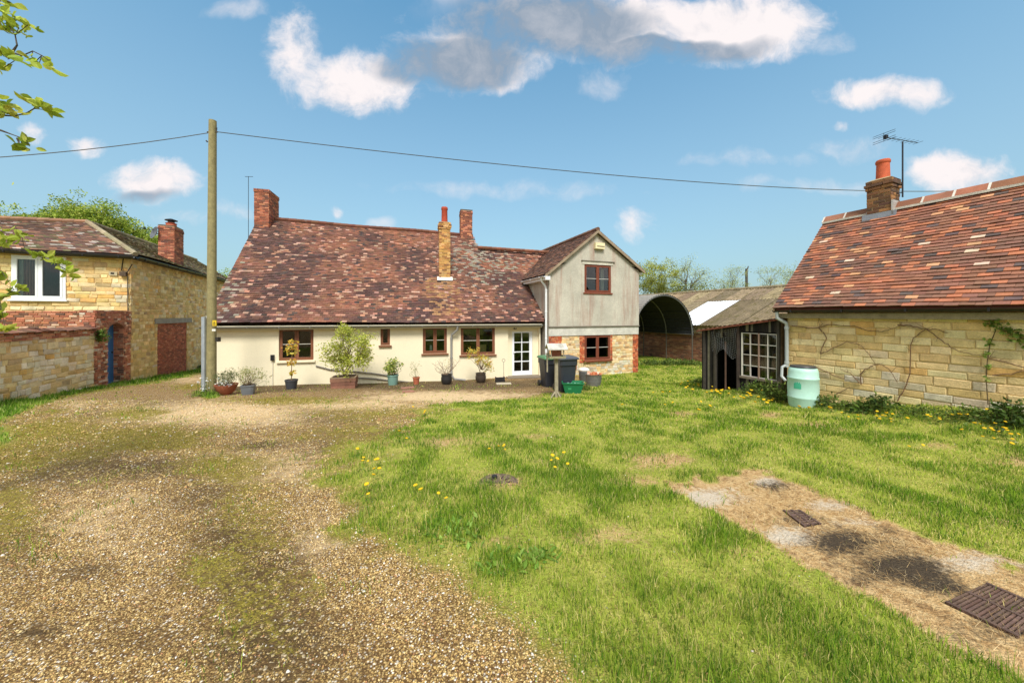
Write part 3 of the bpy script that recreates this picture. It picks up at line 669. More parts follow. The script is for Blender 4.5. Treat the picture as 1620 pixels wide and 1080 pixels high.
def chimney(parent, c, rz, sx, sy, z0, z1, pal, mort, cap=.18, proud=.035, as_pieces=False, seed=1, bh=.075, bl=.225):
    """rectangular stack at c (x,y): mortar core, bricks proud of it, oversailing top courses"""
    core = M(); core.box((c[0], c[1], z0), sx - .02, sy - .02, z1 - z0 + .005, rz, mort); co = core.build('chimney', MT['mortar'], parent)
    pcs = []; ca, sa = math.cos(rz), math.sin(rz)
    for k, (dx, dy, L_, D) in enumerate(((0, -1, sx, sy), (1, 0, sy, sx), (0, 1, sx, sy), (-1, 0, sy, sx))):
        n = Vector((dx * ca - dy * sa, dx * sa + dy * ca)); d = Vector((-n.y, n.x)); o = Vector((c[0], c[1])) + n * (D / 2) - d * (L_ / 2)
        W = Wall(o, d, n)
        if n.dot(Vector((c[0], c[1]))) > 0: continue                        # far faces keep the plain core
        f = lambda R, u, z: pick(R, pal, .18)
        pcs += masonry(W, 0, L_, z0, z1 - cap, (bh, bh), (bl * .9, bl * 1.05), .011, .003, .006, f, w0=-.06, w1=.0, wj=.004, seed=seed + k, stagger=True)
        for q in range(max(1, int(cap / bh))):
            e = proud * (1 if q < int(cap / bh) - 1 else .4) if q else proud * .5
            W2 = Wall(o + n * e - d * e, d, n)
            pcs += masonry(W2, 0, L_ + 2 * e, z1 - cap + q * bh, z1 - cap + (q + 1) * bh, (bh, bh), (bl * .9, bl * 1.05), .011, .003, .006, f, w0=-.09, w1=0, wj=.003, seed=seed + 20 + k * 5 + q)
    top = M(); top.box((c[0], c[1], z1), sx + .03, sy + .03, .05, rz, tuple(q * .8 for q in mort), taper=.6); top.build('flaunching', MT['mortar'], co)
    emit(pcs, co, 'brick', 'bricks', MT['brick'], 300 if as_pieces else 0)
    return co
def pot(parent, c, z0, z1, r, col):
    m_ = M(); h = z1 - z0
    m_.lathe((c[0], c[1], z0), [(r * 1.08, 0), (r * 1.02, h * .15), (r * .95, h * .8), (r * 1.08, h * .84), (r * 1.1, h * .93), (r * .98, h), (r * .8, h), (r * .8, h * .7)], 18, col)
    return m_.build('chimney_pot', MT['clay'], parent, smooth=True)
def halfpipe(W, u0, u1, w, z, r, col, n=8, slope=0):
    """half-round gutter along a wall"""
    m_ = M()
    for rr, s_ in ((r, 1), (r * .86, -1)):
        vs = []
        for u in (u0, u1):
            for k in range(n + 1):
                q = math.pi + math.pi * k / n; vs.append(W.p(u, w + math.cos(q) * rr, z + math.sin(q) * rr + (slope if u == u1 else 0)))
        m_.add(vs, [(k, k + 1, n + 2 + k, n + 1 + k) for k in range(n)], col)
    for u in np.arange(u0 + .4, u1, .95): W.box(m_, u - .015, u + .015, w - r * 1.05, w + r * 1.05, z - r * 1.02, z + .006, col)
    return m_

A2 = Vector((-.413, .911)).normalized(); B2 = Vector((A2.y, -A2.x))
RED = [(lin(170,102,76),3), (lin(150,88,68),3), (lin(130,80,64),2), (lin(188,124,94),1.8), (lin(108,74,64),1)]
YEL = [(lin(196,150,88),3), (lin(180,134,80),2.5), (lin(206,166,110),2), (lin(160,112,72),1.2), (lin(132,92,64),1)]

# ------------------------------------------------------------------ cottage
We = Wall((1.497, 14.2), (.94, .342))
WZ = (We.uz(868, 430)[1], (We.uz(945, 366, .1)[1] - We.uz(868, 430)[1]) / We.uz(945, 366, .1)[0])   # eave height and pitch of the wing's left slope
a_ = math.radians(14.4); Wc = Wall((-10.04, 11.7), (math.cos(a_), math.sin(a_)))
def build_cottage():
    cot = thing('cottage', 'long low cream cottage with brown windows under a big red brown tiled roof', 'house', Wc.p(5.8, 0, -1.1))
    uR = Wc.u(855); cream = lin(240, 228, 196, .93)
    H = [Wc.rect(441,519,496,570), Wc.rect(602,517,617,546), Wc.rect(669,517,707,559), Wc.rect(729,516,783,561), Wc.rect(804,520,853,601)]
    H[4] = (H[4][0], H[4][1], H[4][2], Wc.uz(828, 520)[1])
    m_ = M(); Wc.sheet(m_, [0, uR], [-1.7, 1.12], H, depth=.2, col=cream)
    # side and back of the body, closed
    P = Wc.p; q = -9.6; zr = 5.9
    m_.add([P(0,0,-1.9), P(0,0,1.12), P(0,-5,6.0), P(0,q,1.5), P(0,q,-1.9)], [(0,1,2,3,4)], cream)
    m_.add([P(uR,0,-1.9), P(uR,q,-1.9), P(uR,q,1.5), P(uR,-4.6,4.2), P(uR,0,1.12)], [(0,1,2,3,4)], cream)
    m_.add([P(0,q,-1.9), P(0,q,1.5), P(uR,q,1.5), P(uR,q,-1.9)], [(0,1,2,3)], cream)
    # recessed porch back wall round the door
    d0 = H[4]; m_.build('wall', MT['cream'], cot)
    # eaves board
    br = lin(128, 82, 58); barc = lin(206, 200, 186)
    win = [window(Wc, H[0], cot, br, 2, 1, sill=(.07, cream, 'cream'), barcol=barc, w=-.05), window(Wc, H[1], cot, br, 1, 0, sill=(.06, br, 'wood_brown'), w=-.03, fw=.04),
           window(Wc, H[2], cot, br, 2, 1, barcol=barc, w=-.02, sill=(.05, br, 'wood_brown')), window(Wc, H[3], cot, br, 2, 1, barcol=barc, w=-.02, sill=(.05, br, 'wood_brown'))]
    # things on the inner sills
    b = M(); r3 = Wc.rect(680, 546, 683.5, 556.5, -.25); Wc.box(b, r3[0], r3[1], -.3, -.24, H[2][2] - .05, r3[3], lin(232,236,236)); b.build('bottle', MT['plastic'], win[2])
    b = M(); r3 = Wc.rect(759, 545, 769, 555, -.25); Wc.box(b, r3[0], r3[1], -.33, -.25, H[3][2] - .05, r3[3], lin(206,176,122)); b.build('cardboard_box', MT['fabric'], win[3])
    # door: white frame, eight panes
    zf = g1(P((d0[0]+d0[1])/2, .1, 0).x, P((d0[0]+d0[1])/2, .1, 0).y); white = (.82, .83, .84)
    da = Wc.rect(810, 524, 842, 597.5, -.16); wd = -.16; zt = Wc.uz(826, 524, -.16)[1]; zb = zf + .05
    jm = M(); Wc.box(jm, d0[0] + .0, da[0], -.2, -.13, zf - .2, d0[3], cream); Wc.box(jm, da[1], d0[1], -.2, -.13, zf - .2, d0[3], cream); Wc.box(jm, da[0], da[1], -.2, -.13, zt, d0[3], cream); jm.build('door_surround', MT['cream'], cot)
    dm = M(); u0, u1 = da[0] + .004, da[1] - .004; st = .085
    ga, gb = u0 + st, u1 - st * 1.5; gt = zt - .06; gb_z = Wc.uz(825, 586.5, -.16)[1]
    Wc.box(dm, u0, ga, -.21, -.15, zb, zt, white); Wc.box(dm, gb, u1, -.21, -.15, zb, zt, white); Wc.box(dm, ga, gb, -.21, -.15, gt, zt, white); Wc.box(dm, ga, gb, -.21, -.15, zb, gb_z, white)
    cu = (ga + gb) / 2; Wc.box(dm, cu - .018, cu + .018, -.2, -.152, gb_z, gt, white)
    for k in range(1, 4): z = gb_z + (gt - gb_z) * k / 4; Wc.box(dm, ga, cu - .018, -.2, -.152, z - .018, z + .018, white); Wc.box(dm, cu + .018, gb, -.2, -.152, z - .018, z + .018, white)
    do = dm.build('door', MT['white'], cot)
    for i in range(2):
        for k in range(4):
            g = M(); a, b_ = (ga, cu - .018) if i == 0 else (cu + .018, gb); Wc.box(g, a, b_, -.184, -.18, gb_z + (gt - gb_z) * k / 4 + .018 * (k > 0), gb_z + (gt - gb_z) * (k + 1) / 4 - .018 * (k < 3)); g.build('pane', MT['glass'], do)
    g = M(); g.tube([Wc.p(u0 + .05, -.14, (zb + zt) / 2 + .03), Wc.p(u0 + .05, -.11, (zb + zt) / 2 + .03), Wc.p(u0 + .13, -.11, (zb + zt) / 2 + .03)], .009, 6, lin(190,190,186)); g.build('handle', MT['metal'], do)
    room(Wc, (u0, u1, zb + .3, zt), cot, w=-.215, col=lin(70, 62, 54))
    stp = M(); Wc.box(stp, d0[0] - .1, d0[1] + .05, -.19, .42, zf - .3, zf + .045, lin(120,108,92)); stp.build('doorstep', MT['concrete'], cot)
    # lantern over the door, meter box and its conduit, hose runs
    g = M(); r_ = Wc.rect(811, 515, 818, 520); cu = (r_[0] + r_[1]) / 2; Wc.box(g, cu - .05, cu + .05, .0, .1, r_[2] - .02, r_[3] + .03, lin(60,46,38)); Wc.box(g, cu - .03, cu + .03, .1, .13, r_[2], r_[3], lin(190,180,160)); g.build('outdoor_light', MT['plastic'], cot)
    g = M(); r_ = Wc.rect(429, 561, 434.5, 570); Wc.box(g, r_[0], r_[1], .0, .07, r_[2], r_[3], lin(34,32,32)); g.build('junction_box', MT['plastic'], cot)
    u_ = (r_[0] + r_[1]) / 2; g = M(); g.tube([Wc.p(u_, .02, r_[2]), Wc.p(u_, .02, -1.05)], .013, 6, lin(214,206,184)); g.build('conduit', MT['plastic'], cot)
    for pts in ([(500,578),(523,584),(560,587),(590,590),(618,594)], [(560,597),(590,598),(615,601),(640,603),(664,606)]):
        g = M(); g.tube([Wc.p(Wc.uz(x, y)[0], .04, Wc.uz(x, y)[1]) for x, y in pts], .022, 6, lin(104,96,84)); g.build('pipe', MT['plastic'], cot)
    # gutter and downpipe
    ze = Wc.uz(338, 516, .3)[1]; g_col = lin(118, 118, 112)
    halfpipe(Wc, -.25, uR + .02, .27, 1.1, .055, g_col).build('gutter', MT['plastic'], cot, smooth=True)
    fb = M(); Wc.box(fb, -.2, uR, .015, .2, .985, 1.13, lin(206,196,168)); fb.build('fascia', MT['cream'], cot)
    up = Wc.u(714, .06); g = M(); g.tube([Wc.p(up + .22, .27, 1.06), Wc.p(up + .22, .26, .93), Wc.p(up + .02, .09, .72), Wc.p(up, .07, .6), Wc.p(up, .07, -.85), Wc.p(up + .12, .12, -1.0), Wc.p(up + .55, .16, -1.06)], .042, 10, lin(138,136,130))
    for z in (.55, -.2, -.8): g.tube([Wc.p(up, .07, z), Wc.p(up, .07, z + .05)], .052, 10, lin(138,136,130))
    g.build('downpipe', MT['plastic'], cot, smooth=True)
    # roof
    wE, wR = .24, -5.0
    ul, zl = Wc.uz(322, 512.5, wE); ur, zr_ = Wc.uz(856, 508.5, wE); ze = (zl + zr_) / 2
    rl, zrl = Wc.uz(409, 346, wR); rr, zrr = Wc.uz(748, 373.5, wR)
    UE = 13.6; k = (zrr - zrl) / (rr - rl)
    P00 = P(ul, wE, ze); P10 = P(UE, wE, ze); P01 = P(rl, wR, zrl); P11 = P(UE, wR, zrl + k * (UE - rl))
    n = (P10 - P00).cross(P01 - P00).normalized()
    def low_ridge(px): return 391.5 + (px - 755) * .068
    def e_of(c): return (c.x - 1.497) * .94 + (c.y - 14.2) * .342
    def mask(c, u, v):
        px, py = proj(c)
        e = e_of(c)
        if e > -.01 and c.z < WZ[0] + e * WZ[1] + .03: return False
        if px > 748 and py < low_ridge(px) - (max(0, 757 - px) * 1.9): return False
        return True
    DK, MD, OR, PK, LI = lin(88,64,58), lin(112,78,65), lin(142,95,73), lin(172,136,117), lin(142,132,115)
    def colf(R, u, v, c):
        px, py = proj(c); nz = float(fbm(c.x * .9, v * 7, 4)); n2 = float(fbm(c.x * 2.6, v * 20, 14))
        t = min(1, max(0, (nz - .36) * 2.6 + (v - .45) * .35)); col = [frac(DK[i], OR[i], t) for i in range(3)]
        r = R.random(); pk = .03 + .14 * max(0, n2 - .45) * 2 + (.03 if v < .35 else 0)
        if r < pk: col = PK
        elif r < pk + .07: col = lin(168,122,100)
        elif r < pk + .14: col = lin(78,64,60)
        elif r < pk + .24: col = MD
        li = math.exp(-((px - 760) / 50) ** 2 - ((py - 412) / 30) ** 2) * .5 + math.exp(-((px - 352) / 22) ** 2 - ((py - 460) / 40) ** 2) * .35
        if R.random() < li: col = LI
        if 672 < px - (py - 445) * .22 < 722 and 442 < py < 500 and R.random() < .5: col = lin(150,112,78)
        return jcol(R, col, .22)
    pcs = tiles(P00, P10, P01, P11, .17, .105, colf, mask, 5, lift=.028, th=.016, rag=.011, sag=.035)
    ro = M(); thk = -.07
    # boarding under the tiles, split at the step in the ridge
    us = ray_plane(749, 384, P00, n); Us = (Vector((us.x, us.y)) - Wc.o).dot(Wc.d)
    S0 = lambda u, v: (P00 * (1 - u) + P10 * u) * (1 - v) + (P01 * (1 - u) + P11 * u) * v + n * -.05
    LA = ray_plane(752, 393, P00, n); LB = ray_plane(868, 400.5, P00, n); zl0 = LA.z
    vl = (LA - P00).dot((P01 - P00)) / (P01 - P00).length_squared
    fu = lambda u: (u - ul) / (UE - ul); sp = fu(Us) 
    vl = 1 - (zrr - LA.z) / (zrr - ze)
    end = fu(uR + 1.75)
    bk = lambda p, dz: Vector((p.x - Wc.n.x * 4.6, p.y - Wc.n.y * 4.6, dz))
    tcol = lin(70, 46, 40)
    for (a, b, vt) in ((0.001, sp, .997), (sp, end, vl - .01)):
        A_, B_, C_, D_ = S0(a, 0.004), S0(b, 0.004), S0(b, vt), S0(a, vt)
        ro.add([A_, B_, C_, D_, bk(C_, 1.4), bk(D_, 1.4)], [(0,1,2,3), (3,2,4,5)], tcol)
    C1, C2 = S0(sp, .997), S0(sp, vl - .01); ro.add([C1, C2, bk(C2, 1.4), bk(C1, 1.4)], [(0,1,2,3)], lin(120,72,56))
    roof = ro.build('roof', MT['tile_old'], cot)
    emit(pcs, roof, 'roof_tile', 'roof_tiles', MT['tile_old'], 0)
    # ridge tiles
    rt = M(); pr = [P(frac(rl, rr, t), wR, frac(zrl, zrr, t) + .02 * math.sin(t * 11)) for t in np.linspace(0.06, 1, 30)]
    for i in range(29):
        rt.tube([pr[i] + Vector((0,0,.02)), pr[i+1] + Vector((0,0,.03))], .1, 8, jcol(random, lin(112,72,56), .25))
    for i in range(16):
        a, b = ray_plane(frac(756, 874, i / 16), low_ridge(frac(756, 874, i / 16)), P00, n), ray_plane(frac(756, 874, (i+1) / 16), low_ridge(frac(756, 874, (i+1) / 16)), P00, n)
        rt.tube([a, b + Vector((0,0,.01))], .085, 8, jcol(random, lin(126,82,62), .25))
    o = rt.build('ridge_tiles', MT['tile_old'], roof, smooth=True); o['kind'] = 'stuff'
    # white end board of the eave at the left corner
    g = M(); g.add([P(ul - .03, wE + .03, ze - .16), P(ul - .03, wE + .03, ze + .05), P(ul - .03, -.5, ze + .68), P(ul - .03, -.5, ze + .46), P(ul + .01, wE + .03, ze - .16), P(ul + .01, wE + .03, ze + .05), P(ul + .01, -.5, ze + .68), P(ul + .01, -.5, ze + .46)],
                   [(0,1,2,3), (4,7,6,5), (0,4,5,1), (1,5,6,2)], lin(222,222,216)); g.build('bargeboard', MT['white'], roof)
    # chimneys
    wf = -4.35; u0, z1 = Wc.uz(401.5, 298, wf); u1, _ = Wc.uz(425.5, 300, wf); sx = u1 - u0; dep = 1.15
    c1 = P((u0 + u1) / 2, wf - dep / 2, 0); ch = chimney(cot, c1, a_, sx, dep, 3.2, z1, RED, lin(150,128,104), cap=.15, seed=11)
    fl = M(); fl.box((c1.x, c1.y, 3.6), sx + .14, dep + .2, .42, a_, lin(168,158,138)); fl.build('flashing', MT['mortar'], ch)
    pt = ray_plane(704, 442, P00, n); wq = (Vector((pt.x, pt.y)) - Wc.o).dot(Wc.n); u0, z1 = Wc.uz(694.5, 351, wq); u1, _ = Wc.uz(713, 351, wq); sx = u1 - u0
    c2 = P((u0 + u1) / 2, wq - sx / 2, 0); ch2 = chimney(cot, c2, a_, sx * .97, sx, pt.z - .3, z1, YEL, lin(176,146,100), cap=.3, proud=.05, seed=31)
    pot(ch2, c2, z1 + .03, Wc.uz(702, 328, wq - sx / 2)[1], .135, lin(168,72,50))
    fl = M(); fl.add([P(u0 - .08, wq + .1, pt.z - .05), P(u1 + .08, wq + .1, pt.z - .05), P(u1 + .08, wq - .02, pt.z + .12), P(u0 - .08, wq - .02, pt.z + .12)], [(0,1,2,3)], lin(224,218,206)); fl.build('flashing', MT['mortar'], ch2)
    u0, z1 = Wc.uz(729, 331, wR + .3); u1, _ = Wc.uz(747.5, 331, wR + .3); sx = u1 - u0
    c3 = P((u0 + u1) / 2, wR + .3 - .35, 0); ch3 = chimney(cot, c3, a_, sx, .7, 3.9, z1, [(c, w) for c, w in RED[1:]] + [(lin(196,130,96), 1.2)], lin(140,122,100), cap=.22, proud=.04, seed=51)
    # thin aerial mast behind the left stack
    am = M(); q0 = Wc.uz(393, 330, -6.2); q1 = Wc.uz(393, 279, -6.2); am.tube([P(q0[0], -6.2, 3.0), P(q1[0], -6.2, q1[1])], .012, 5, lin(60,66,74)); am.tube([P(q1[0] - .15, -6.2, q1[1] - .03), P(q1[0] + .2, -6.2, q1[1])], .012, 5, lin(60,66,74)); am.build('aerial', MT['metal'], cot)
    return cot
build_cottage()

# ------------------------------------------------------------------ rendered wing
Wl = Wall((1.497, 14.2), (-.342, .94), (-.94, -.342))
def build_wing():
    g0 = g1(3.3, 14.8); wing = thing('house_wing', 'two storey grey rendered gable wing with stone ground floor beside the cottage door', 'house', We.p(2.1, 0, g0))
    Wd = We.u(1010); ua, za = We.uz(945, 366, .1); zL = We.uz(868, 430)[1]; zR = We.uz(1010, 424)[1] - .05; grey = lin(186, 180, 164, .95)
    top = lambda u: (zL + (za - zL) * u / ua if u < ua else za + (zR - za) * (u - ua) / (Wd - ua)) - .06
    zb = We.uz(940, 516)[1]; zc = We.uz(940, 530)[1]
    U = We.rect(924, 419, 966, 463); Lw = We.rect(925, 531, 966, 569); Lw = (Lw[0], Lw[1], Lw[2], zc - .0)
    m_ = M(); We.sheet(m_, list(np.linspace(0, Wd, 9)) + [ua], [zb, zL - .3] , [U], w=.03, depth=.16, col=grey, top=top)
    # the gable triangle above the eaves
    vs = [We.p(0, .03, zL - .3), We.p(Wd, .03, zL - .3), We.p(Wd, .03, top(Wd)), We.p(ua, .03, top(ua)), We.p(0, .03, top(0))]
    if U[3] > zL - .3:
        pass
    h0 = zL - .3
    m2 = M(); m_ = M(); We.sheet(m_, [0, ua, Wd] + list(np.linspace(0, Wd, 12)), [zb, h0, za + .2], [U], w=.03, depth=.16, col=grey, top=top)
    m_.add([We.p(0,.03,zb), We.p(Wd,.03,zb), We.p(Wd,-.1,zb), We.p(0,-.1,zb)], [(0,1,2,3)], grey)
    Z0 = g0 - .6
    m_.add([Wl.p(0, -.0, Z0), Wl.p(0, .0, top(0)), Wl.p(7.5, 0, top(0)), Wl.p(7.5, 0, Z0)], [(0,1,2,3)], tuple(q * .96 for q in grey))
    m_.add([We.p(Wd, .03, zb), We.p(Wd, .03, top(Wd)), We.p(Wd, -7.5, top(Wd)), We.p(Wd, -7.5, zb)], [(0,1,2,3)], grey)
    m_.add([We.p(Wd, -.02, Z0), We.p(Wd, -.02, zb), We.p(Wd, -7.5, zb), We.p(Wd, -7.5, Z0)], [(0,1,2,3)], lin(150,110,84))
    m_.add([We.p(0, -7.5, Z0), We.p(Wd, -7.5, Z0), We.p(Wd, -7.5, top(Wd)), We.p(ua, -7.5, za - .5), We.p(0, -7.5, top(0))], [(0,1,2,3,4)], grey)
    m_.build('wall', MT['grey'], wing)
    bd = M(); We.box(bd, 0.0, Wd, -.02, .012, zc, zb - .004, lin(196,192,180)); bd.build('render_band', MT['concrete'], wing)
    st = M(); We.box(st, -.02, Wd + .02, -.02, .055, zb - .025, zb + .02, lin(120,112,100)); st.build('drip_course', MT['mortar'], wing)
    # stone and brick ground floor
    bk = M(); We.sheet(bk, [0, Wd], [Z0, zc], [Lw], w=-.03, depth=.14, col=lin(206,184,142)); bo = bk.build('ground_floor_wall', MT['mortar'], wing)
    wl, wr = Lw[0], Lw[1]
    isb = lambda u, z: (u > Wd - .28 + .08 * math.sin(z * 20)) or (wl - .26 < u < wl) or (u < .62 and z > zc - .32) or (wr < u < wr + .1)
    f1 = lambda R, u, z: pick(R, [(lin(218,184,132),3), (lin(202,166,116),3), (lin(224,202,158),3), (lin(178,142,104),1), (lin(208,190,158),2)], .12) if z > g0 + .55 or R.random() < .45 else pick(R, [(lin(206,198,178),3), (lin(184,172,148),2)], .1)
    pc = [p for p in masonry(We, 0, Wd, g0 - .15, zc, (.08, .13), (.11, .26), .014, .008, .01, f1, [Lw], w0=-.08, w1=-.018, wj=.008, seed=61) if not isb(sum((Vector((q.x, q.y)) - We.o).dot(We.d) for q in p[0][:4]) / 4, p[0][0].z)]
    emit(pc, bo, 'stone', 'stones', MT['stone'], 0)
    f2 = lambda R, u, z: pick(R, [(lin(186,96,60),3), (lin(170,84,56),2), (lin(200,122,84),2), (lin(146,84,62),1)], .15)
    pb = []
    for (x0, x1, y0, y1) in ((Wd - .3, Wd, g0 - .1, zc), (wl - .24, wl, Lw[2] - .1, zc), (0, .62, zc - .31, zc), (wr, wr + .11, Lw[2], zc)):
        pb += masonry(We, x0, x1, y0, y1, (.076, .076), (.11, .22), .012, .004, .006, f2, [Lw], w0=-.08, w1=-.008, wj=.005, seed=63 + int(x0 * 9), stagger=True)
    emit(pb, bo, 'brick', 'bricks', MT['brick'], 0)
    br = lin(122, 66, 48); barc = lin(200, 196, 186)
    w1 = window(We, U, wing, br, 2, 1, w=.012, sill=(.06, br, 'wood_brown'), barcol=barc)
    window(We, Lw, wing, br, 2, 1, w=-.03, sill=(.07, br, 'wood_brown'), barcol=barc)
    cu = M(); We.box(cu, U[1] - .33, U[1] - .16, -.3, -.26, U[2], U[3] - .05, lin(224,218,206)); cu.build('curtain', MT['fabric'], w1)
    lb = M(); We.box(lb, U[0] - .12, U[1] + .1, .032, .05, U[3], U[3] + .12, lin(196,190,174)); We.box(lb, U[0] - .16, U[1] + .18, .034, .075, U[3] + .12, U[3] + .16, lin(112,106,94)); lb.build('lintel', MT['mortar'], wing)
    vb = M(); r_ = We.rect(939, 385, 953.5, 394.5); We.box(vb, r_[0], r_[1], .03, .16, r_[2], r_[3], lin(226,212,168))
    We.box(vb, r_[0] + .08, r_[1] - .02, .16, .17, r_[2] + .09, r_[2] + .12, lin(90,70,50)); vb.build('bat_box', MT['plastic'], wing)
    # roof
    ov = .16; LEN = 8.2
    el = Vector((We.p(0, 0, 0).x, We.p(0, 0, 0).y)); dz = (za - zL) / ua
    E0 = We.p(-.22, ov, zL - .22 * dz + .06); E1 = We.p(-.22, -LEN, zL - .22 * dz + .06); R0 = We.p(ua, ov, za + .06); R1 = We.p(ua, -LEN, za + .06)
    dr = (za - zR) / (Wd - ua); G0 = We.p(Wd + .22, ov, zR - .22 * dr + .06); G1 = We.p(Wd + .22, -LEN, zR - .22 * dr + .06)
    rm = M(); d_ = Vector((0, 0, -.05))
    rm.add([E0 + d_, R0 + d_, R1 + d_, E1 + d_, G0 + d_, G1 + d_], [(0,1,2,3), (1,4,5,2)], lin(84,62,52)); roof = rm.build('roof', MT['tile_old'], wing)
    cf = lambda R, u, v, c: pick(R, [(lin(104,76,62),3), (lin(88,66,56),3), (lin(124,88,70),2), (lin(142,104,82),.6), (lin(78,64,58),1)], .18)
    pcs = tiles(E1, E0, R1, R0, .17, .11, cf, None, 71, lift=.026, th=.015, rag=.008, sag=.01) + tiles(G0, G1, R0, R1, .17, .11, cf, None, 72, lift=.026, th=.015, rag=.008)
    emit(pcs, roof, 'roof_tile', 'roof_tiles', MT['tile_old'], 0)
    rt = M()
    for i in range(22): rt.tube([R0.lerp(R1, i / 22) + Vector((0,0,.02)), R0.lerp(R1, (i + 1) / 22) + Vector((0,0,.03))], .1, 8, jcol(random, lin(112,84,68), .2))
    o = rt.build('ridge_tiles', MT['tile_old'], roof, smooth=True); o['kind'] = 'stuff'
    vg = M()
    for (a, b) in ((E0, R0), (R0, G0)):
        q = We.n; nn = Vector((q.x, q.y, 0)) * .02
        vg.hexa([a - Vector((0,0,.13)) + nn * -2, b - Vector((0,0,.13)) + nn * -2, b - Vector((0,0,.13)) + nn, a - Vector((0,0,.13)) + nn, a - Vector((0,0,.012)) + nn * -2, b - Vector((0,0,.012)) + nn * -2, b - Vector((0,0,.012)) + nn, a - Vector((0,0,.012)) + nn], lin(150,132,110))
    vg.build('verge', MT['mortar'], roof)
    # white eaves box, gutter, downpipe on the left side
    wz = zL - .22 * dz
    fs = M(); Wl.box(fs, -.2, 4.2, .02, .24, wz - .17, wz - .02, (.78,.78,.77)); fs.build('soffit_board', MT['white'], wing)
    halfpipe(Wl, -.2, 4.2, .29, wz - .02, .055, (.75,.76,.76)).build('gutter', MT['white'], wing, smooth=True)
    dp = M(); dp.tube([Wl.p(.12, .28, wz - .07), Wl.p(.12, .26, wz - .2), Wl.p(.1, .09, wz - .42), Wl.p(.1, .07, wz - .55), Wl.p(.1, .07, g0 + .25)], .042, 10, (.8,.81,.81))
    for z in (wz - .6, 1.6, .5): dp.tube([Wl.p(.1, .07, z), Wl.p(.1, .07, z + .05)], .052, 10, (.8,.81,.81))
    dp.build('downpipe', MT['white'], wing, smooth=True)
    ft = M(); ft.box(tuple(We.p(Wd + .14, -.2, zR - .24)), .2, .3, .12, math.atan2(.342, .94), (.75,.75,.73)); ft.build('soffit_board', MT['white'], wing)
build_wing()

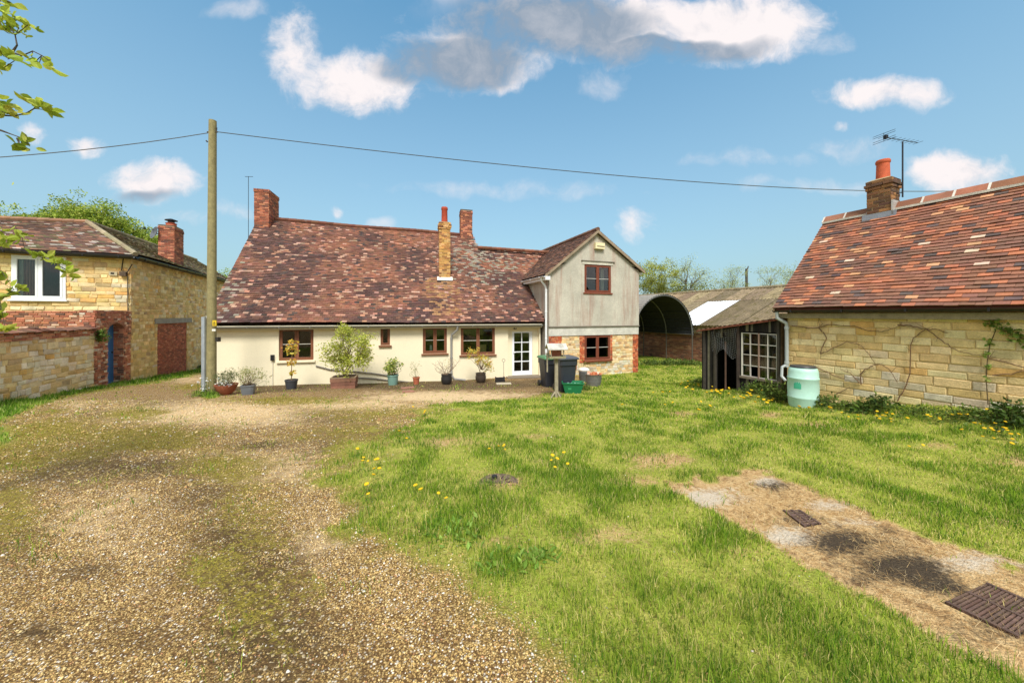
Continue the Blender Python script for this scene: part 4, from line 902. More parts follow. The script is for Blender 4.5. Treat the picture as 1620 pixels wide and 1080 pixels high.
# ------------------------------------------------------------------ stone house on the left
CL = Vector((-14.7, 13.4)); Ws_ = Wall(CL, A2, B2); Wf = Wall(CL, -B2, -A2); Wg = Wall(CL, -A2, B2)
STN = [(lin(224,198,142),4), (lin(212,182,122),3), (lin(202,172,118),2), (lin(228,208,162),2.5), (lin(216,172,104),1), (lin(186,160,120),.7), (lin(210,196,166),1)]
OLD = [(lin(182,118,90),3), (lin(166,102,80),3), (lin(196,138,108),2.5), (lin(142,96,78),1.3), (lin(206,170,146),1.2), (lin(120,88,76),.8)]
def build_stone_house():
    hs = thing('stone_house', 'two storey honey stone house with hipped mossy roof and white window', 'house', (CL.x, CL.y, g1(CL.x, CL.y)))
    ze = 3.74; wr = Wf.rect(18, 405, 104, 474); zbk = 1.66
    # front
    m_ = M(); Wf.sheet(m_, [0, 9], [-1.5, ze + .05], [wr], w=-.03, depth=.2, col=lin(212,186,136)); fw = m_.build('front_wall', MT['mortar'], hs)
    f = lambda R, u, z: pick(R, STN, .14)
    pc = masonry(Wf, 0, 5.6, zbk, ze, (.1, .19), (.18, .5), .012, .014, .016, f, [wr], w0=-.09, w1=-.012, wj=.012, seed=101)
    emit(pc, fw, 'stone', 'stones', MT['stone'], 300)
    fb = lambda R, u, z: pick(R, OLD, .18)
    pb = masonry(Wf, 0, 5.6, .55, zbk, (.078, .078), (.2, .24), .014, .005, .008, fb, w0=-.09, w1=-.004, wj=.008, seed=103, stagger=True)
    emit(pb, fw, 'brick', 'bricks', MT['brick'], 300)
    # side to the lane
    dr = (Ws_.u(250), Ws_.u(297), -1.6, Ws_.uz(274, 511)[1]); gb = lambda u: g1(*(Ws_.o + Ws_.d * u)) - .05
    m_ = M(); Ws_.sheet(m_, [0, 12], [-2.2, ze + .05], [dr], w=-.03, depth=.1, col=lin(214,188,136)); sw = m_.build('side_wall', MT['mortar'], hs)
    f3 = lambda R, u, z: pick(R, [(c, w) for c, w in STN] + [(lin(212,186,124), 3)], .13)
    pc = masonry(Ws_, .0, 12, -1.75, ze, (.1, .18), (.16, .42), .016, .018, .016, f3, [dr], w0=-.09, w1=-.012, wj=.012, seed=107, bottom=gb)
    emit(pc, sw, 'stone', 'stones', MT['stone'], 300)
    bm = M(); Ws_.box(bm, dr[0], dr[1], -.2, -.075, -2.2, dr[3], lin(164,138,112)); bo = bm.build('bricked_up_doorway', MT['mortar'], hs)
    pb = masonry(Ws_, dr[0], dr[1], -1.7, dr[3] - .0, (.078, .078), (.2, .24), .013, .004, .006, lambda R, u, z: pick(R, [(lin(176,104,78),3), (lin(160,92,70),3), (lin(188,120,90),1.5), (lin(138,84,66),1)], .14), w0=-.12, w1=-.055, wj=.004, seed=109, stagger=True)
    emit(pb, bo, 'brick', 'bricks', MT['brick'], 300)
    lt = M(); u0, u1 = Ws_.u(245), Ws_.u(303); z0, z1 = Ws_.uz(274, 511)[1], Ws_.uz(274, 503.5)[1]; Ws_.box(lt, u0, u1, -.06, .02, z0, z1, lin(150,146,136)); lt.build('lintel', MT['concrete'], hs)
    bx = M()
    for p in [(0, .0)]:
        for q in (Ws_.p(12,0,-2.2), ): pass
    bx.add([Wf.p(9,0,-1.5), Wf.p(9,0,ze), Wf.p(9,-6,ze), Wf.p(9,-6,-1.5)], [(0,1,2,3)], lin(186,160,112)); bx.add([Ws_.p(12,0,-2.2), Ws_.p(12,0,ze), Ws_.p(12,-6,ze), Ws_.p(12,-6,-2.2)], [(0,1,2,3)], lin(186,160,112)); bx.build('back_wall', MT['mortar'], hs)
    # white casement with curtain
    w_ = window(Wf, wr, hs, (.84, .85, .86), 2, 0, fw=.075, w=.01, mt='white', sill=(.05, (.82,.83,.84), 'white'), sash=.06)
    cu = M(); ul, ur = wr[0], wr[1]
    for i in range(9):
        u = ur - .2 - i * .035; Wf.box(cu, u - .02, u + .02, -.2 - (i % 2) * .04, -.16 - (i % 2) * .04, wr[2] - .2, wr[3], jcol(random, lin(176,124,120), .12))
    cu.build('curtain', MT['fabric'], w_)
    cr = M(); Wf.box(cr, ur - .2, ur - .06, -.15, -.13, wr[2] - .2, wr[3], lin(214,210,198)); cr.build('net_curtain', MT['fabric'], w_)
    ch = M(); uu = ul + .42; pts = [Wf.p(uu + .28 * math.cos(t), -.7, wr[2] + .0 + .24 * math.sin(t)) for t in np.linspace(0, math.pi, 12)]; ch.tube(pts, .018, 6, lin(150,108,70))
    for k in range(4): ch.tube([Wf.p(uu - .15 + k * .1, -.7, wr[2] - .3), Wf.p(uu - .15 + k * .1, -.7, wr[2] + .2)], .01, 5, lin(150,108,70))
    ch.build('chair_back', MT['wood_brown'], w_)
    # air vent and cable knot near the corner
    g = M(); r_ = Wf.rect(173, 430, 186, 436); Wf.box(g, r_[0], r_[1], -.0, .03, r_[2], r_[3], lin(196,182,150)); Wf.box(g, r_[0] + .08, r_[1] - .05, .03, .034, r_[2] + .05, r_[3] - .03, (.02,.02,.02)); g.build('air_vent', MT['mortar'], hs)
    g = M(); u, z = Wf.uz(196, 432); g.tube([Wf.p(u, .04, ze - .1), Wf.p(u + .05, .04, z + .1), Wf.p(u - .1, .05, z), Wf.p(u - .25, .04, z + .35)], .018, 6, lin(66,56,48)); Wf.box(g, u - .1, u + .08, .0, .12, z - .12, z + .05, lin(92,76,62)); g.tube([Wf.p(u - .12, .04, z - .1), Wf.p(u - .13, .03, .9)], .016, 6, lin(90,80,66)); g.build('cable_bracket', MT['rust'], hs)
    # roof: hip at the corner, ridges along both ranges
    zE = 3.8; Pk = Vector((-17.8, 14.57, 5.37)); A3 = Vector((A2.x, A2.y, 0)); B3 = Vector((B2.x, B2.y, 0))
    Ce = Vector((CL.x, CL.y, zE)) + B3 * .24 - A3 * .24
    F0, F1 = Ce - B3 * 9, Pk - B3 * 7 + Vector((0, 0, -.35)); S1, S2 = Ce + A3 * 12, Pk + A3 * 11
    rm = M(); d_ = Vector((0, 0, -.06)); bkp = Pk - B3 * 2.6 + A3 * 3 + Vector((0,0,-1.6))
    rm.add([F0 + d_, Ce + d_, Pk + d_, F1 + d_, S1 + d_, S2 + d_], [(0,1,2,3), (1,4,5,2)], lin(74,62,54))
    rm.add([Pk + d_, S2 + d_, S2 - B3 * 2.6 + Vector((0,0,-1.6)), bkp], [(0,1,2,3)], lin(74,62,54)); rm.add([F1 + d_, Pk + d_, bkp, F1 + A3 * 3 + Vector((0,0,-1.6))], [(0,1,2,3)], lin(74,62,54))
    roof = rm.build('roof', MT['tile_old'], hs)
    def cf(R, u, v, c):
        n = float(fbm(c.x * 1.3, v * 6, 44)); q = R.random()
        if q < .1 + .25 * max(0, n - .45): return jcol(R, lin(172,160,148), .15)
        return pick(R, [(lin(112,84,72),3), (lin(96,76,66),3), (lin(132,98,80),2), (lin(150,108,86),1), (lin(104,98,70),1)], .2)
    def cs(R, u, v, c): return pick(R, [(lin(124,112,78),3), (lin(104,94,72),3), (lin(142,130,92),2), (lin(112,84,70),1.5), (lin(170,160,140),.7)], .2)
    pcs = tiles(F0, Ce, F1, Pk, .18, .12, cf, None, 111, lift=.03, th=.018, rag=.014, sag=.05) + tiles(Ce, S1, Pk, S2, .18, .12, cs, None, 112, lift=.03, th=.018, rag=.012, sag=.04)
    emit(pcs, roof, 'roof_tile', 'roof_tiles', MT['tile_old'], 300)
    rt = M()
    for (a, b, k, cc) in ((Ce, Pk, 12, lin(150,136,108)), (Pk, S2, 34, lin(140,126,96)), (F1, Pk, 20, lin(150,112,88))):
        for i in range(k): rt.tube([a.lerp(b, i / k) + Vector((0,0,.02)), a.lerp(b, (i + 1) / k) + Vector((0,0,.035))], .09, 8, jcol(random, cc, .2))
    o = rt.build('ridge_tiles', MT['tile_old'], roof, smooth=True); o['kind'] = 'stuff'
    bk = (.012, .012, .014)
    halfpipe(Wf, -.22, 6, .3, zE - .09, .065, bk).build('gutter', MT['plastic'], hs, smooth=True); halfpipe(Ws_, -.22, 12, .3, zE - .09, .065, bk).build('gutter', MT['plastic'], hs, smooth=True)
    fb_ = M(); Wf.box(fb_, -.2, 6, .02, .22, zE - .16, zE - .03, bk); fb_.build('fascia', MT['plastic'], hs); fb_ = M(); Ws_.box(fb_, -.0, 12, .03, .23, zE - .16, zE - .035, bk); fb_.build('fascia', MT['plastic'], hs)
    nrm = (S1 - Ce).cross(Pk - Ce).normalized(); pt = ray_plane(276, 417, Ce, nrm)
    rz = math.atan2(B2.y, B2.x); sx, sy = .6, 1.0
    c = Vector((pt.x, pt.y, 0)) + Vector((A2.x, A2.y, 0)) * sy / 2 - Vector((B2.x, B2.y, 0)) * sx / 2
    Yt = pt.y; z1 = CZ + (HY - 357) / F * Yt
    chm = chimney(hs, c, rz, sx, sy, pt.z - .6, z1, RED, lin(158,132,108), cap=.22, proud=.035, as_pieces=True, seed=121)
    pot(chm, c, z1 + .03, z1 + .2, .2, lin(176,88,60))
    cw = M(); cw.tube([(c.x, c.y, z1 + .2), (c.x, c.y, z1 + .32)], .13, 10, lin(60,62,66)); cw.lathe((c.x, c.y, z1 + .32), [(.24, 0), (.24, .03), (.05, .1)], 14, lin(52,54,58)); cw.build('cowl', MT['metal'], chm, smooth=True)
    ds = M(); q = at(247, 369, Yt - .2); dn = Vector((-.4, -.9, .25)).normalized(); a = dn.orthogonal().normalized(); b = dn.cross(a); ring = [q]; R_ = .3
    for rr in (.5, 1):
        for k in range(16): t = k * math.pi / 8; ring.append(q + (a * math.cos(t) + b * math.sin(t)) * R_ * rr + dn * .09 * rr * rr)
    ds.add(ring, [(0, 1 + k, 1 + (k + 1) % 16) for k in range(16)] + [(1 + k, 17 + k, 17 + (k + 1) % 16, 1 + (k + 1) % 16) for k in range(16)], lin(112,116,120))
    ds.tube([q, q - dn * .15, Vector((c.x, c.y, q.z - .15)) - Vector((B2.x, B2.y, 0)) * sx * .5], .02, 6, lin(90,92,96)); ds.tube([q - b * .28, q + dn * .42], .01, 5, lin(90,92,96)); ds.box(tuple(q + dn * .42), .06, .06, .08, 0, lin(60,60,62)); ds.build('satellite_dish', MT['metal'], hs)
build_stone_house()

# ------------------------------------------------------------------ garden wall with the blue door
def build_garden_wall():
    gw = thing('garden_wall', 'rubble stone garden wall with brick top courses and arched blue door', 'wall', (-13.5, 10.8, g1(-13.5, 10.8)))
    up0, up1 = .0, Wg.u(150); ud0, ud1 = Wg.u(196), Wg.u(170); zt = .82; zb1 = 1.05; zp = 1.66; L_ = 7.6; gr = lambda u: g1(*(Wg.o + Wg.d * u)) - .1
    zsp = Wg.uz(183, 520)[1]; hole = (ud0, ud1, -2.2, zsp + .24)
    m_ = M(); Wg.sheet(m_, [0.0, up1], [-2.2, zp], [hole], w=-.01, depth=.36, col=lin(204,178,148)); Wg.sheet(m_, [up1, L_], [-2.2, zb1], [], w=-.03, col=lin(214,190,144))
    m_.add([Wg.p(up1,-.4,-2.2), Wg.p(L_,-.4,-2.2), Wg.p(L_,-.4,zb1), Wg.p(up1,-.4,zb1)], [(3,2,1,0)], lin(190,166,120)); m_.add([Wg.p(L_,-.03,-2.2), Wg.p(L_,-.4,-2.2), Wg.p(L_,-.4,zb1), Wg.p(L_,-.03,zb1)], [(0,1,2,3)], lin(190,166,120))
    m_.add([Wg.p(0,-.01,zp), Wg.p(up1,-.01,zp), Wg.p(up1,-.36,zp), Wg.p(0,-.36,zp)], [(0,1,2,3)], lin(160,120,92)); m_.add([Wg.p(up1,-.01,zb1-.2), Wg.p(up1,-.36,zb1-.2), Wg.p(up1,-.36,zp), Wg.p(up1,-.01,zp)], [(0,1,2,3)], lin(170,110,84))
    core = m_.build('wall_core', MT['mortar'], gw)
    R_ = lambda u: .5
    f = lambda R, u, z: pick(R, STN + [(lin(230,218,190), 7), (lin(216,202,172), 4)], .1)
    pc = masonry(Wg, up1 + .0, L_, -1.35, zt, (.09, .19), (.16, .46), .014, .02, .018, f, w0=-.09, w1=-.01, wj=.016, seed=131, bottom=gr)
    emit(pc, core, 'stone', 'stones', MT['stone'], 300)
    fb = lambda R, u, z: pick(R, OLD + [(lin(206,186,168), .8)], .18)
    pb = masonry(Wg, up1, L_, zt, zb1, (.076, .076), (.2, .24), .014, .005, .008, fb, w0=-.09, w1=0, wj=.01, seed=133, stagger=True)
    pb += masonry(Wg, 0.02, up1, -1.35, zp, (.078, .078), (.11, .23), .014, .006, .009, fb, [hole], w0=-.07, w1=.02, wj=.012, seed=137, bottom=gr)
    emit(pb, core, 'brick', 'bricks', MT['brick'], 300)
    Wpe = Wall(Wg.p(up1, -.36, 0).xy, Wg.n, Wg.d)
    pr = masonry(Wpe, .0, .38, zb1 - .1, zp, (.078, .078), (.11, .23), .014, .005, .008, fb, w0=-.03, w1=.016, wj=.008, seed=141); emit(pr, core, 'brick', 'bricks', MT['brick'], 300)
    # reveal bricks of the door opening, on the far jamb
    Wr = Wall(Wg.p(ud0, 0, 0).xy, -Wg.n, Wg.d)
    pr = masonry(Wr, .0, .34, -1.3, zsp + .1, (.078, .078), (.11, .23), .014, .004, .006, fb, w0=-.03, w1=.018, wj=.005, seed=139, bottom=lambda u: gr(ud0))
    emit(pr, core, 'brick', 'bricks', MT['brick'], 300)
    # coping: a row of uneven half-buried clay tiles
    k = 0; u = up1 + .02
    while u < L_:
        wd_ = random.uniform(.24, .3); c = M(); t = random.uniform(-.02, .025); cc = jcol(random, lin(124,88,72), .3)
        vs = []
        for uu in (u, u + wd_):
            for (w, z) in ((.07, -.045), (.09, -.02), (-.02, .03), (-.2, .06), (-.4, .0), (-.2, .03), (-.02, .0)): vs.append(Wg.p(uu + t, w, zb1 + .02 + z + (t * 1.3 if uu > u else 0)))
        c.add(vs, [(i, i + 1, i + 8, i + 7) for i in range(6)] + [(6, 0, 7, 13), (0, 1, 2, 6), (2, 3, 5, 6)], cc); c.build('coping_tile', MT['tile_old'], gw); u += wd_
    # pointed arch: two curved haunches closing the head of the opening
    ah = M(); um = (ud0 + ud1) / 2
    for s_ in (-1, 1):
        ue = um + s_ * (ud1 - ud0) / 2; prof = [(ue, zsp - .02), (um + s_ * (ud1 - ud0) * .42, zsp + .09), (um + s_ * (ud1 - ud0) * .25, zsp + .16), (um, zsp + .225), (um, zsp + .26), (ue, zsp + .26)]
        vs = [Wg.p(a, .022, z) for a, z in prof] + [Wg.p(a, -.2, z) for a, z in prof]; n = len(prof)
        ah.add(vs, [tuple(range(n)), tuple(range(2 * n - 1, n - 1, -1))] + [(i, (i + 1) % n, n + (i + 1) % n, n + i) for i in range(n)], lin(150,104,82))
    ah.build('arch', MT['brick'], gw)
    do = None; nb = 6
    fr = M(); Wg.box(fr, ud0 + .01, ud1 - .01, -.33, -.3, gr(.6), zsp + .22, lin(38,74,128)); do = fr.build('door', MT['white'], gw)
    for i in range(nb):
        a = frac(ud0 + .012, ud1 - .012, i / nb); b = frac(ud0 + .012, ud1 - .012, (i + 1) / nb); pl = M(); Wg.box(pl, a + .003, b - .003, -.3, -.275, gr(.6) + .12, zsp + .215, jcol(random, lin(48,104,166), .08)); pl.build('plank', MT['white'], do)
    rg = M(); Wg.box(rg, ud0 + .1, ud0 + .13, -.275, -.25, .1, .16, (.03,.03,.03)); rg.build('latch', MT['metal'], do)
build_garden_wall()

# ------------------------------------------------------------------ stone outbuilding on the right
Wb = Wall((6.81, 8.6), -A2, -B2)
def build_outbuilding():
    ob = thing('stone_outbuilding', 'single storey stone outbuilding with orange red tiled roof, right edge', 'outbuilding', Wb.p(2, 0, g1(8, 7)))
    LEN = 6.4; zt = 1.44; g0 = lambda u: g1(*(Wb.o + Wb.d * u)) - .12
    m_ = M(); Wb.sheet(m_, [0, LEN], [-1.2, 1.6], [], w=-.03, col=lin(206,182,132))
    m_.add([Wb.p(0,-.0,-1.2), Wb.p(0,0,1.6), Wb.p(0,-2.4,3.9), Wb.p(0,-4.8,1.6), Wb.p(0,-4.8,-1.2)], [(0,1,2,3,4)], lin(190,166,116)); m_.add([Wb.p(LEN,0,-1.2), Wb.p(LEN,0,1.6), Wb.p(LEN,-2.4,3.9), Wb.p(LEN,-4.8,1.6), Wb.p(LEN,-4.8,-1.2)], [(4,3,2,1,0)], lin(190,166,116))
    m_.add([Wb.p(0,-4.8,-1.2), Wb.p(0,-4.8,1.6), Wb.p(LEN,-4.8,1.6), Wb.p(LEN,-4.8,-1.2)], [(0,1,2,3)], lin(190,166,116)); wl = m_.build('wall', MT['mortar'], ob)
    def f(R, u, z):
        low = min(1, max(0, (.45 - z) / .7)) * min(1, max(0, (u - .9) / 1.2))
        if R.random() < low * .65: return pick(R, [(lin(216,202,172),3), (lin(204,188,156),2), (lin(222,210,186),2)], .07)
        return pick(R, [(lin(226,198,140),4), (lin(216,184,124),3), (lin(230,208,156),3), (lin(214,172,104),1), (lin(210,190,150),1)], .08)
    pc = masonry(Wb, 0, LEN, -.95, zt, (.13, .165), (.24, .5), .010, .008, .012, f, w0=-.09, w1=-.014, wj=.006, seed=201, bottom=g0)
    emit(pc, wl, 'stone', 'stones', MT['stone'], 300)
    fb = M(); Wb.box(fb, -.16, LEN, .02, .1, 1.42, 1.535, lin(150,138,112)); fb.build('eaves_beam', MT['wood'], ob)
    halfpipe(Wb, -.2, LEN, .2, 1.62, .06, (.012,.012,.013)).build('gutter', MT['plastic'], ob, smooth=True)
    # roof
    E0, E1 = Wb.p(-.18, .26, 1.65), Wb.p(LEN, .26, 1.65); R0, R1 = Wb.p(-.18, -2.15, 4.09), Wb.p(LEN, -2.15, 4.09); G0, G1 = Wb.p(-.18, -4.6, 1.65), Wb.p(LEN, -4.6, 1.65); d_ = Vector((0,0,-.05))
    rm = M(); rm.add([E0+d_, E1+d_, R1+d_, R0+d_, G0+d_, G1+d_], [(0,1,2,3), (3,2,5,4)], lin(110,62,46)); roof = rm.build('roof', MT['tile'], ob)
    O1, O2, BR, DK = lin(174,110,80), lin(148,98,76), lin(122,90,75), lin(94,79,74)
    def cf(R, u, v, c):
        n = float(fbm(c.x * 1.1 + c.y * .8, v * 5, 81)); n2 = float(fbm(c.x * 2 + c.y * 3, v * 12, 82)); q = R.random()
        if q < .012: return jcol(R, lin(206,180,154), .08)
        if q < .05: return jcol(R, lin(196,146,106), .1)
        if q < .12 + .3 * max(0, n2 - .5): return jcol(R, DK, .15)
        t = min(1, max(0, (n - .3) * 2.3)); col = [frac(BR[i], O2[i], t) for i in range(3)]
        if q > .82 - .4 * max(0, n - .5): col = O1
        return jcol(R, col, .14)
    pcs = tiles(E0, E1, R0, R1, .172, .1, cf, None, 211, lift=.034, th=.017, rag=.008, sag=.016)
    emit(pcs, roof, 'roof_tile', 'roof_tiles', MT['tile'], 300)
    pb = tiles(G1, G0, R1, R0, .172, .1, cf, None, 213, lift=.026); emit(pb, roof, 'roof_tile', 'back_roof_tiles', MT['tile'], 0)
    vd = M(); vd.hexa([E0 + Vector((0,0,-.06)), E0 + Vector((0,0,-.06)) + Vector((-A2.x,-A2.y,0)) * .03, R0 + Vector((0,0,-.06)) + Vector((-A2.x,-A2.y,0)) * .03, R0 + Vector((0,0,-.06)), E0 + Vector((0,0,.02)), E0 + Vector((0,0,.02)) + Vector((-A2.x,-A2.y,0)) * .03, R0 + Vector((0,0,.02)) + Vector((-A2.x,-A2.y,0)) * .03, R0 + Vector((0,0,.02))], lin(176,150,126)); vd.build('verge', MT['mortar'], roof)
    # angular ridge tiles bedded on pale mortar
    L_ = .46; k = 0; u = -.18
    while u < LEN:
        rt = M(); a, b = u + .012, min(u + L_ - .012, LEN); cc = jcol(random, lin(140,92,70), .22); vs = []
        for uu in (a, b):
            for (w, z) in ((.15, -.075), (.02, .075), (0, .088), (-.02, .075), (-.15, -.075), (-.13, -.09), (0, .055), (.13, -.09)): vs.append(Wb.p(uu, -2.15 + w, 4.13 + z))
        rt.add(vs, [(i, (i + 1) % 8, 8 + (i + 1) % 8, 8 + i) for i in range(8)] + [tuple(range(8))[::-1], tuple(range(8, 16))], cc); rt.build('ridge_tile', MT['tile'], roof)
        jt = M(); vs = []
        for uu in (u - .018, u + .018):
            for (w, z) in ((.155, -.08), (.02, .082), (-.02, .082), (-.155, -.08)): vs.append(Wb.p(uu, -2.15 + w, 4.13 + z))
        jt.add(vs, [(0,1,5,4), (1,2,6,5), (2,3,7,6), (0,1,2,3), (4,5,6,7)], lin(206,198,184)); jt.build('mortar_joint', MT['mortar'], roof); u += L_
    bd = M(); Wb.box(bd, -.18, LEN, -2.02, -1.985, 4.0, 4.05, lin(200,194,180)); bd.build('ridge_bedding', MT['mortar'], roof)
    # chimney with pot and lead skirt
    c = Wb.p(.98, -2.15, 0); rz = math.atan2(-A2.y, -A2.x)
    chm = chimney(ob, c, rz, .45, .46, 3.85, 4.8, [(lin(128,92,62),3), (lin(108,78,58),3), (lin(150,108,70),2), (lin(90,68,56),2)], lin(186,162,122), cap=.225, proud=.04, as_pieces=True, seed=221)
    pot(chm, c, 4.83, 5.32, .125, lin(188,92,60))
    ld = M(); Wb.box(ld, .98 - .3, .98 + .3, -1.96, -1.9, 3.86, 3.99, lin(150,156,164)); Wb.box(ld, .98 + .225, .98 + .26, -2.4, -1.9, 3.9, 4.24, lin(196,192,184)); ld.build('lead_flashing', MT['metal'], chm)
    # television aerial
    ae = M(); mx_, my_ = Wb.p(1.32, -2.3, 0).x, Wb.p(1.32, -2.3, 0).y; Y = my_; zt_ = CZ + (HY - 224) / F * Y; dk = lin(52, 56, 62)
    mp = at(1428, 300, 8.3); mx_, my_ = mp.x, mp.y; zt_ = at(1428, 224, 8.3).z
    ae.tube([(mx_, my_, at(1428, 312, 8.3).z), (mx_, my_, zt_)], .016, 6, dk)
    for z in (4.42, 4.62): ae.tube([(mx_, my_, z), (c.x + (mx_ - c.x) * .3, c.y + (my_ - c.y) * .3, z)], .012, 5, dk)
    b0, b1 = at(1397, 217, 8.1), at(1452, 226, 8.5); ae.tube([b0, b1], .008, 5, dk); q = (b1 - b0).normalized(); s_ = q.cross(Vector((0,0,1))).normalized()
    for i in range(9): t = i / 8; p = b0.lerp(b1, t); ae.tube([p - s_ * .09, p + s_ * .09], .004, 4, dk)
    for dz in (-.09, -.045, .045, .09): ae.tube([b0 + q * .03 + Vector((0,0,dz)) - s_ * .2, b0 + q * .03 + Vector((0,0,dz)) + s_ * .2], .005, 4, dk)
    ae.tube([b0 + q * .03 + Vector((0,0,-.1)), b0 + q * .03 + Vector((0,0,.1))], .006, 4, dk); ae.box(tuple(b0 + q * .1 + Vector((0,0,-.03))), .06, .06, .08, 0, dk); ae.build('television_aerial', MT['metal'], ob)
    # downpipe into the water butt
    dp = M(); gc = lin(170,176,174); dp.tube([Wb.p(-.12, .2, 1.57), Wb.p(-.12, .2, 1.42), Wb.p(.03, .1, 1.3), Wb.p(.03, .08, 1.2), Wb.p(.03, .08, .22)], .04, 10, gc)
    for z in (1.15, .3): dp.tube([Wb.p(.03, .08, z), Wb.p(.03, .08, z + .06)], .052, 10, gc)
    dp.tube([Wb.p(.03, .08, .28), Wb.p(-.02, .18, .22), Wb.p(-.02, .2, .0), Wb.p(.08, .22, -.1)], .032, 8, gc); dp.build('downpipe', MT['plastic'], ob, smooth=True)
build_outbuilding()

# ------------------------------------------------------------------ black lean-to shed
Wk = Wall((6.74, 8.75), A2, -B2)
def build_shed():
    sh = thing('lean_to_shed', 'tumbledown black timber lean-to with cobwebbed sixteen pane window', 'shed', Wk.p(1.1, 0, g1(5.9, 9.8)))
    U1 = Wk.u(1113); zl = lambda u: frac(Wk.uz(1236, 504)[1], Wk.uz(1110, 521)[1], u / U1); gf = lambda u: g1(*(Wk.o + Wk.d * u)) - .06
    wn = Wk.rect(1174, 527.5, 1241, 601); wn = (max(.06, wn[0]), wn[1], Wk.uz(1205, 598)[1], Wk.uz(1205, 528)[1]); d0, d1 = Wk.u(1166), Wk.u(1132)
    tar = lin(26, 24, 23); m_ = M(); Wk.sheet(m_, list(np.linspace(0, U1, 8)), [-1.3, wn[2], 2], [wn, (d0, d1, -1.3, zl(1.6) - .3)], w=-.045, depth=.05, col=tar, top=lambda u: zl(u) - .02)
    m_.add([Wk.p(U1,-.04,-1.3), Wk.p(U1,-3.2,-1.3), Wk.p(U1,-3.2,zl(U1)), Wk.p(U1,-.04,zl(U1))], [(0,1,2,3)], tar); m_.add([Wk.p(0,-3.2,-1.3), Wk.p(U1,-3.2,-1.3), Wk.p(U1,-3.2,zl(U1)), Wk.p(0,-3.2,zl(0))], [(0,1,2,3)], lin(70,60,50))
    m_.add([Wk.p(0,-.04,-1.3), Wk.p(0,-3.2,-1.3), Wk.p(0,-3.2,zl(0)), Wk.p(0,-.04,zl(0))], [(0,1,2,3)], lin(120,100,74)); wl = m_.build('wall', MT['wood'], sh)
    # vertical boards with pale weathered edges
    u = .0; i = 0
    while u < U1:
        wd = random.uniform(.05, .085); a, b = u + .006, u + wd; c = (a + b) / 2; zt = zl(c) - .015; cc = jcol(random, random.choice([lin(36,32,30), lin(28,26,25), lin(46,41,37), lin(34,30,28), lin(120,112,98), lin(40,34,31)]), .2)
        spans = [(gf(c), zt)]
        if wn[0] - .03 < c < wn[1] + .03: spans = [(gf(c), wn[2] - .08), (wn[3] + .05, zt)]
        elif d0 < c < d1: spans = [(zl(c) - .3, zt)]
        for (z0, z1) in spans:
            if z1 - z0 < .03: continue
            p = M(); k = random.uniform(-.008, .008); Wk.box(p, a, b, -.04, -.005 + k, z0 + random.uniform(0, .05) * (z0 < 0), z1, cc); p.build('board', MT['wood'], wl)
        u += wd; i += 1
    for (uu, w_) in ((U1 - .03, .07), (d1 + .02, .05), (d0 - .04, .07), (wn[0] - .03, .06)):
        p = M(); Wk.box(p, uu - w_ / 2, uu + w_ / 2, -.05, .025, gf(uu), zl(uu) - .02, jcol(random, lin(70,62,54), .2)); p.build('post', MT['wood'], sh)
    p = M(); um = Wk.u(1147); Wk.box(p, um - .01, um + .01, -.05, .0, gf(um), Wk.uz(1147, 540)[1], lin(92,70,58)); p.build('post', MT['wood'], sh)
    # window: four by four panes in a flaking white frame
    wf = M(); fc = lin(206, 200, 188); n = 4
    for k in range(n + 1):
        uu = frac(wn[0], wn[1], k / n); t = .016 if k in (0, n) else (.017 if k == 2 else .009); Wk.box(wf, uu - t / 1, uu + t / 1, -.03, .012, wn[2] - .01, wn[3] + .01, lin(150,122,106) if k == 2 else jcol(random, fc, .08))
    for k in range(n + 1):
        z = frac(wn[2], wn[3], k / n)
        for j in range(n): Wk.box(wf, frac(wn[0], wn[1], j / n) + .013, frac(wn[0], wn[1], (j + 1) / n) - .013, -.026, .006, z - .008, z + .008, jcol(random, fc, .1))
    wo = wf.build('window', MT['white'], sh)
    for i in range(n):
        for j in range(n):
            if (i, j) == (2, 0): continue                                          # the broken one
            g = M(); Wk.box(g, frac(wn[0], wn[1], i / n) + .004, frac(wn[0], wn[1], (i + 1) / n) - .004, -.016, -.013, frac(wn[2], wn[3], j / n) + .004, frac(wn[2], wn[3], (j + 1) / n) - .004); g.build('pane', MT['glass'], wo)
    sl = M(); Wk.box(sl, wn[0] - .05, wn[1] + .05, -.04, .05, wn[2] - .07, wn[2] - .012, lin(120,108,92)); sl.build('sill', MT['wood'], wo)
    # inner clutter seen through the glass
    for (u0, u1, w, z0, z1, cc) in ((.25, .5, -.9, -.9, .9, lin(168,160,146)), (.62, .75, -.7, -.9, 1.0, lin(140,132,118)), (.1, .9, -1.3, -.9, -.1, lin(128,84,52)), (.15, .45, -.5, -.9, -.25, lin(110,70,44))):
        b = M(); Wk.box(b, u0, u1, w - .1, w, z0, z1, cc); Wk.box(b, u0 + .05, u1 - .05, w, w + .02, z0 + .2, z1 - .1, tuple(q * .7 for q in cc)); b.build('stored_board', MT['wood'], sh)
    # wire netting hung over the doorway, torn at the bottom
    ne = M(); nc = lin(150,152,150); v0, v1 = Wk.u(1166), Wk.u(1127)
    def npt(s_, t): 
        uu = frac(v0, v1, s_); zt = zl(uu) - .1; bot = zt - (.78 - .25 * s_ + .12 * math.sin(s_ * 9)); return Wk.p(uu + .03 * math.sin(t * 3), .012 + .025 * math.sin(s_ * 7 + t * 4), frac(zt, bot, t))
    for i in range(15):
        ne.tube([npt(i / 14, t) for t in np.linspace(0, 1, 7)], .0024, 3, nc, caps=False)
    for j in range(14): ne.tube([npt(s_, j / 13) for s_ in np.linspace(0, 1, 7)], .0024, 3, nc, caps=False)
    ne.build('wire_netting', MT['metal'], sh)
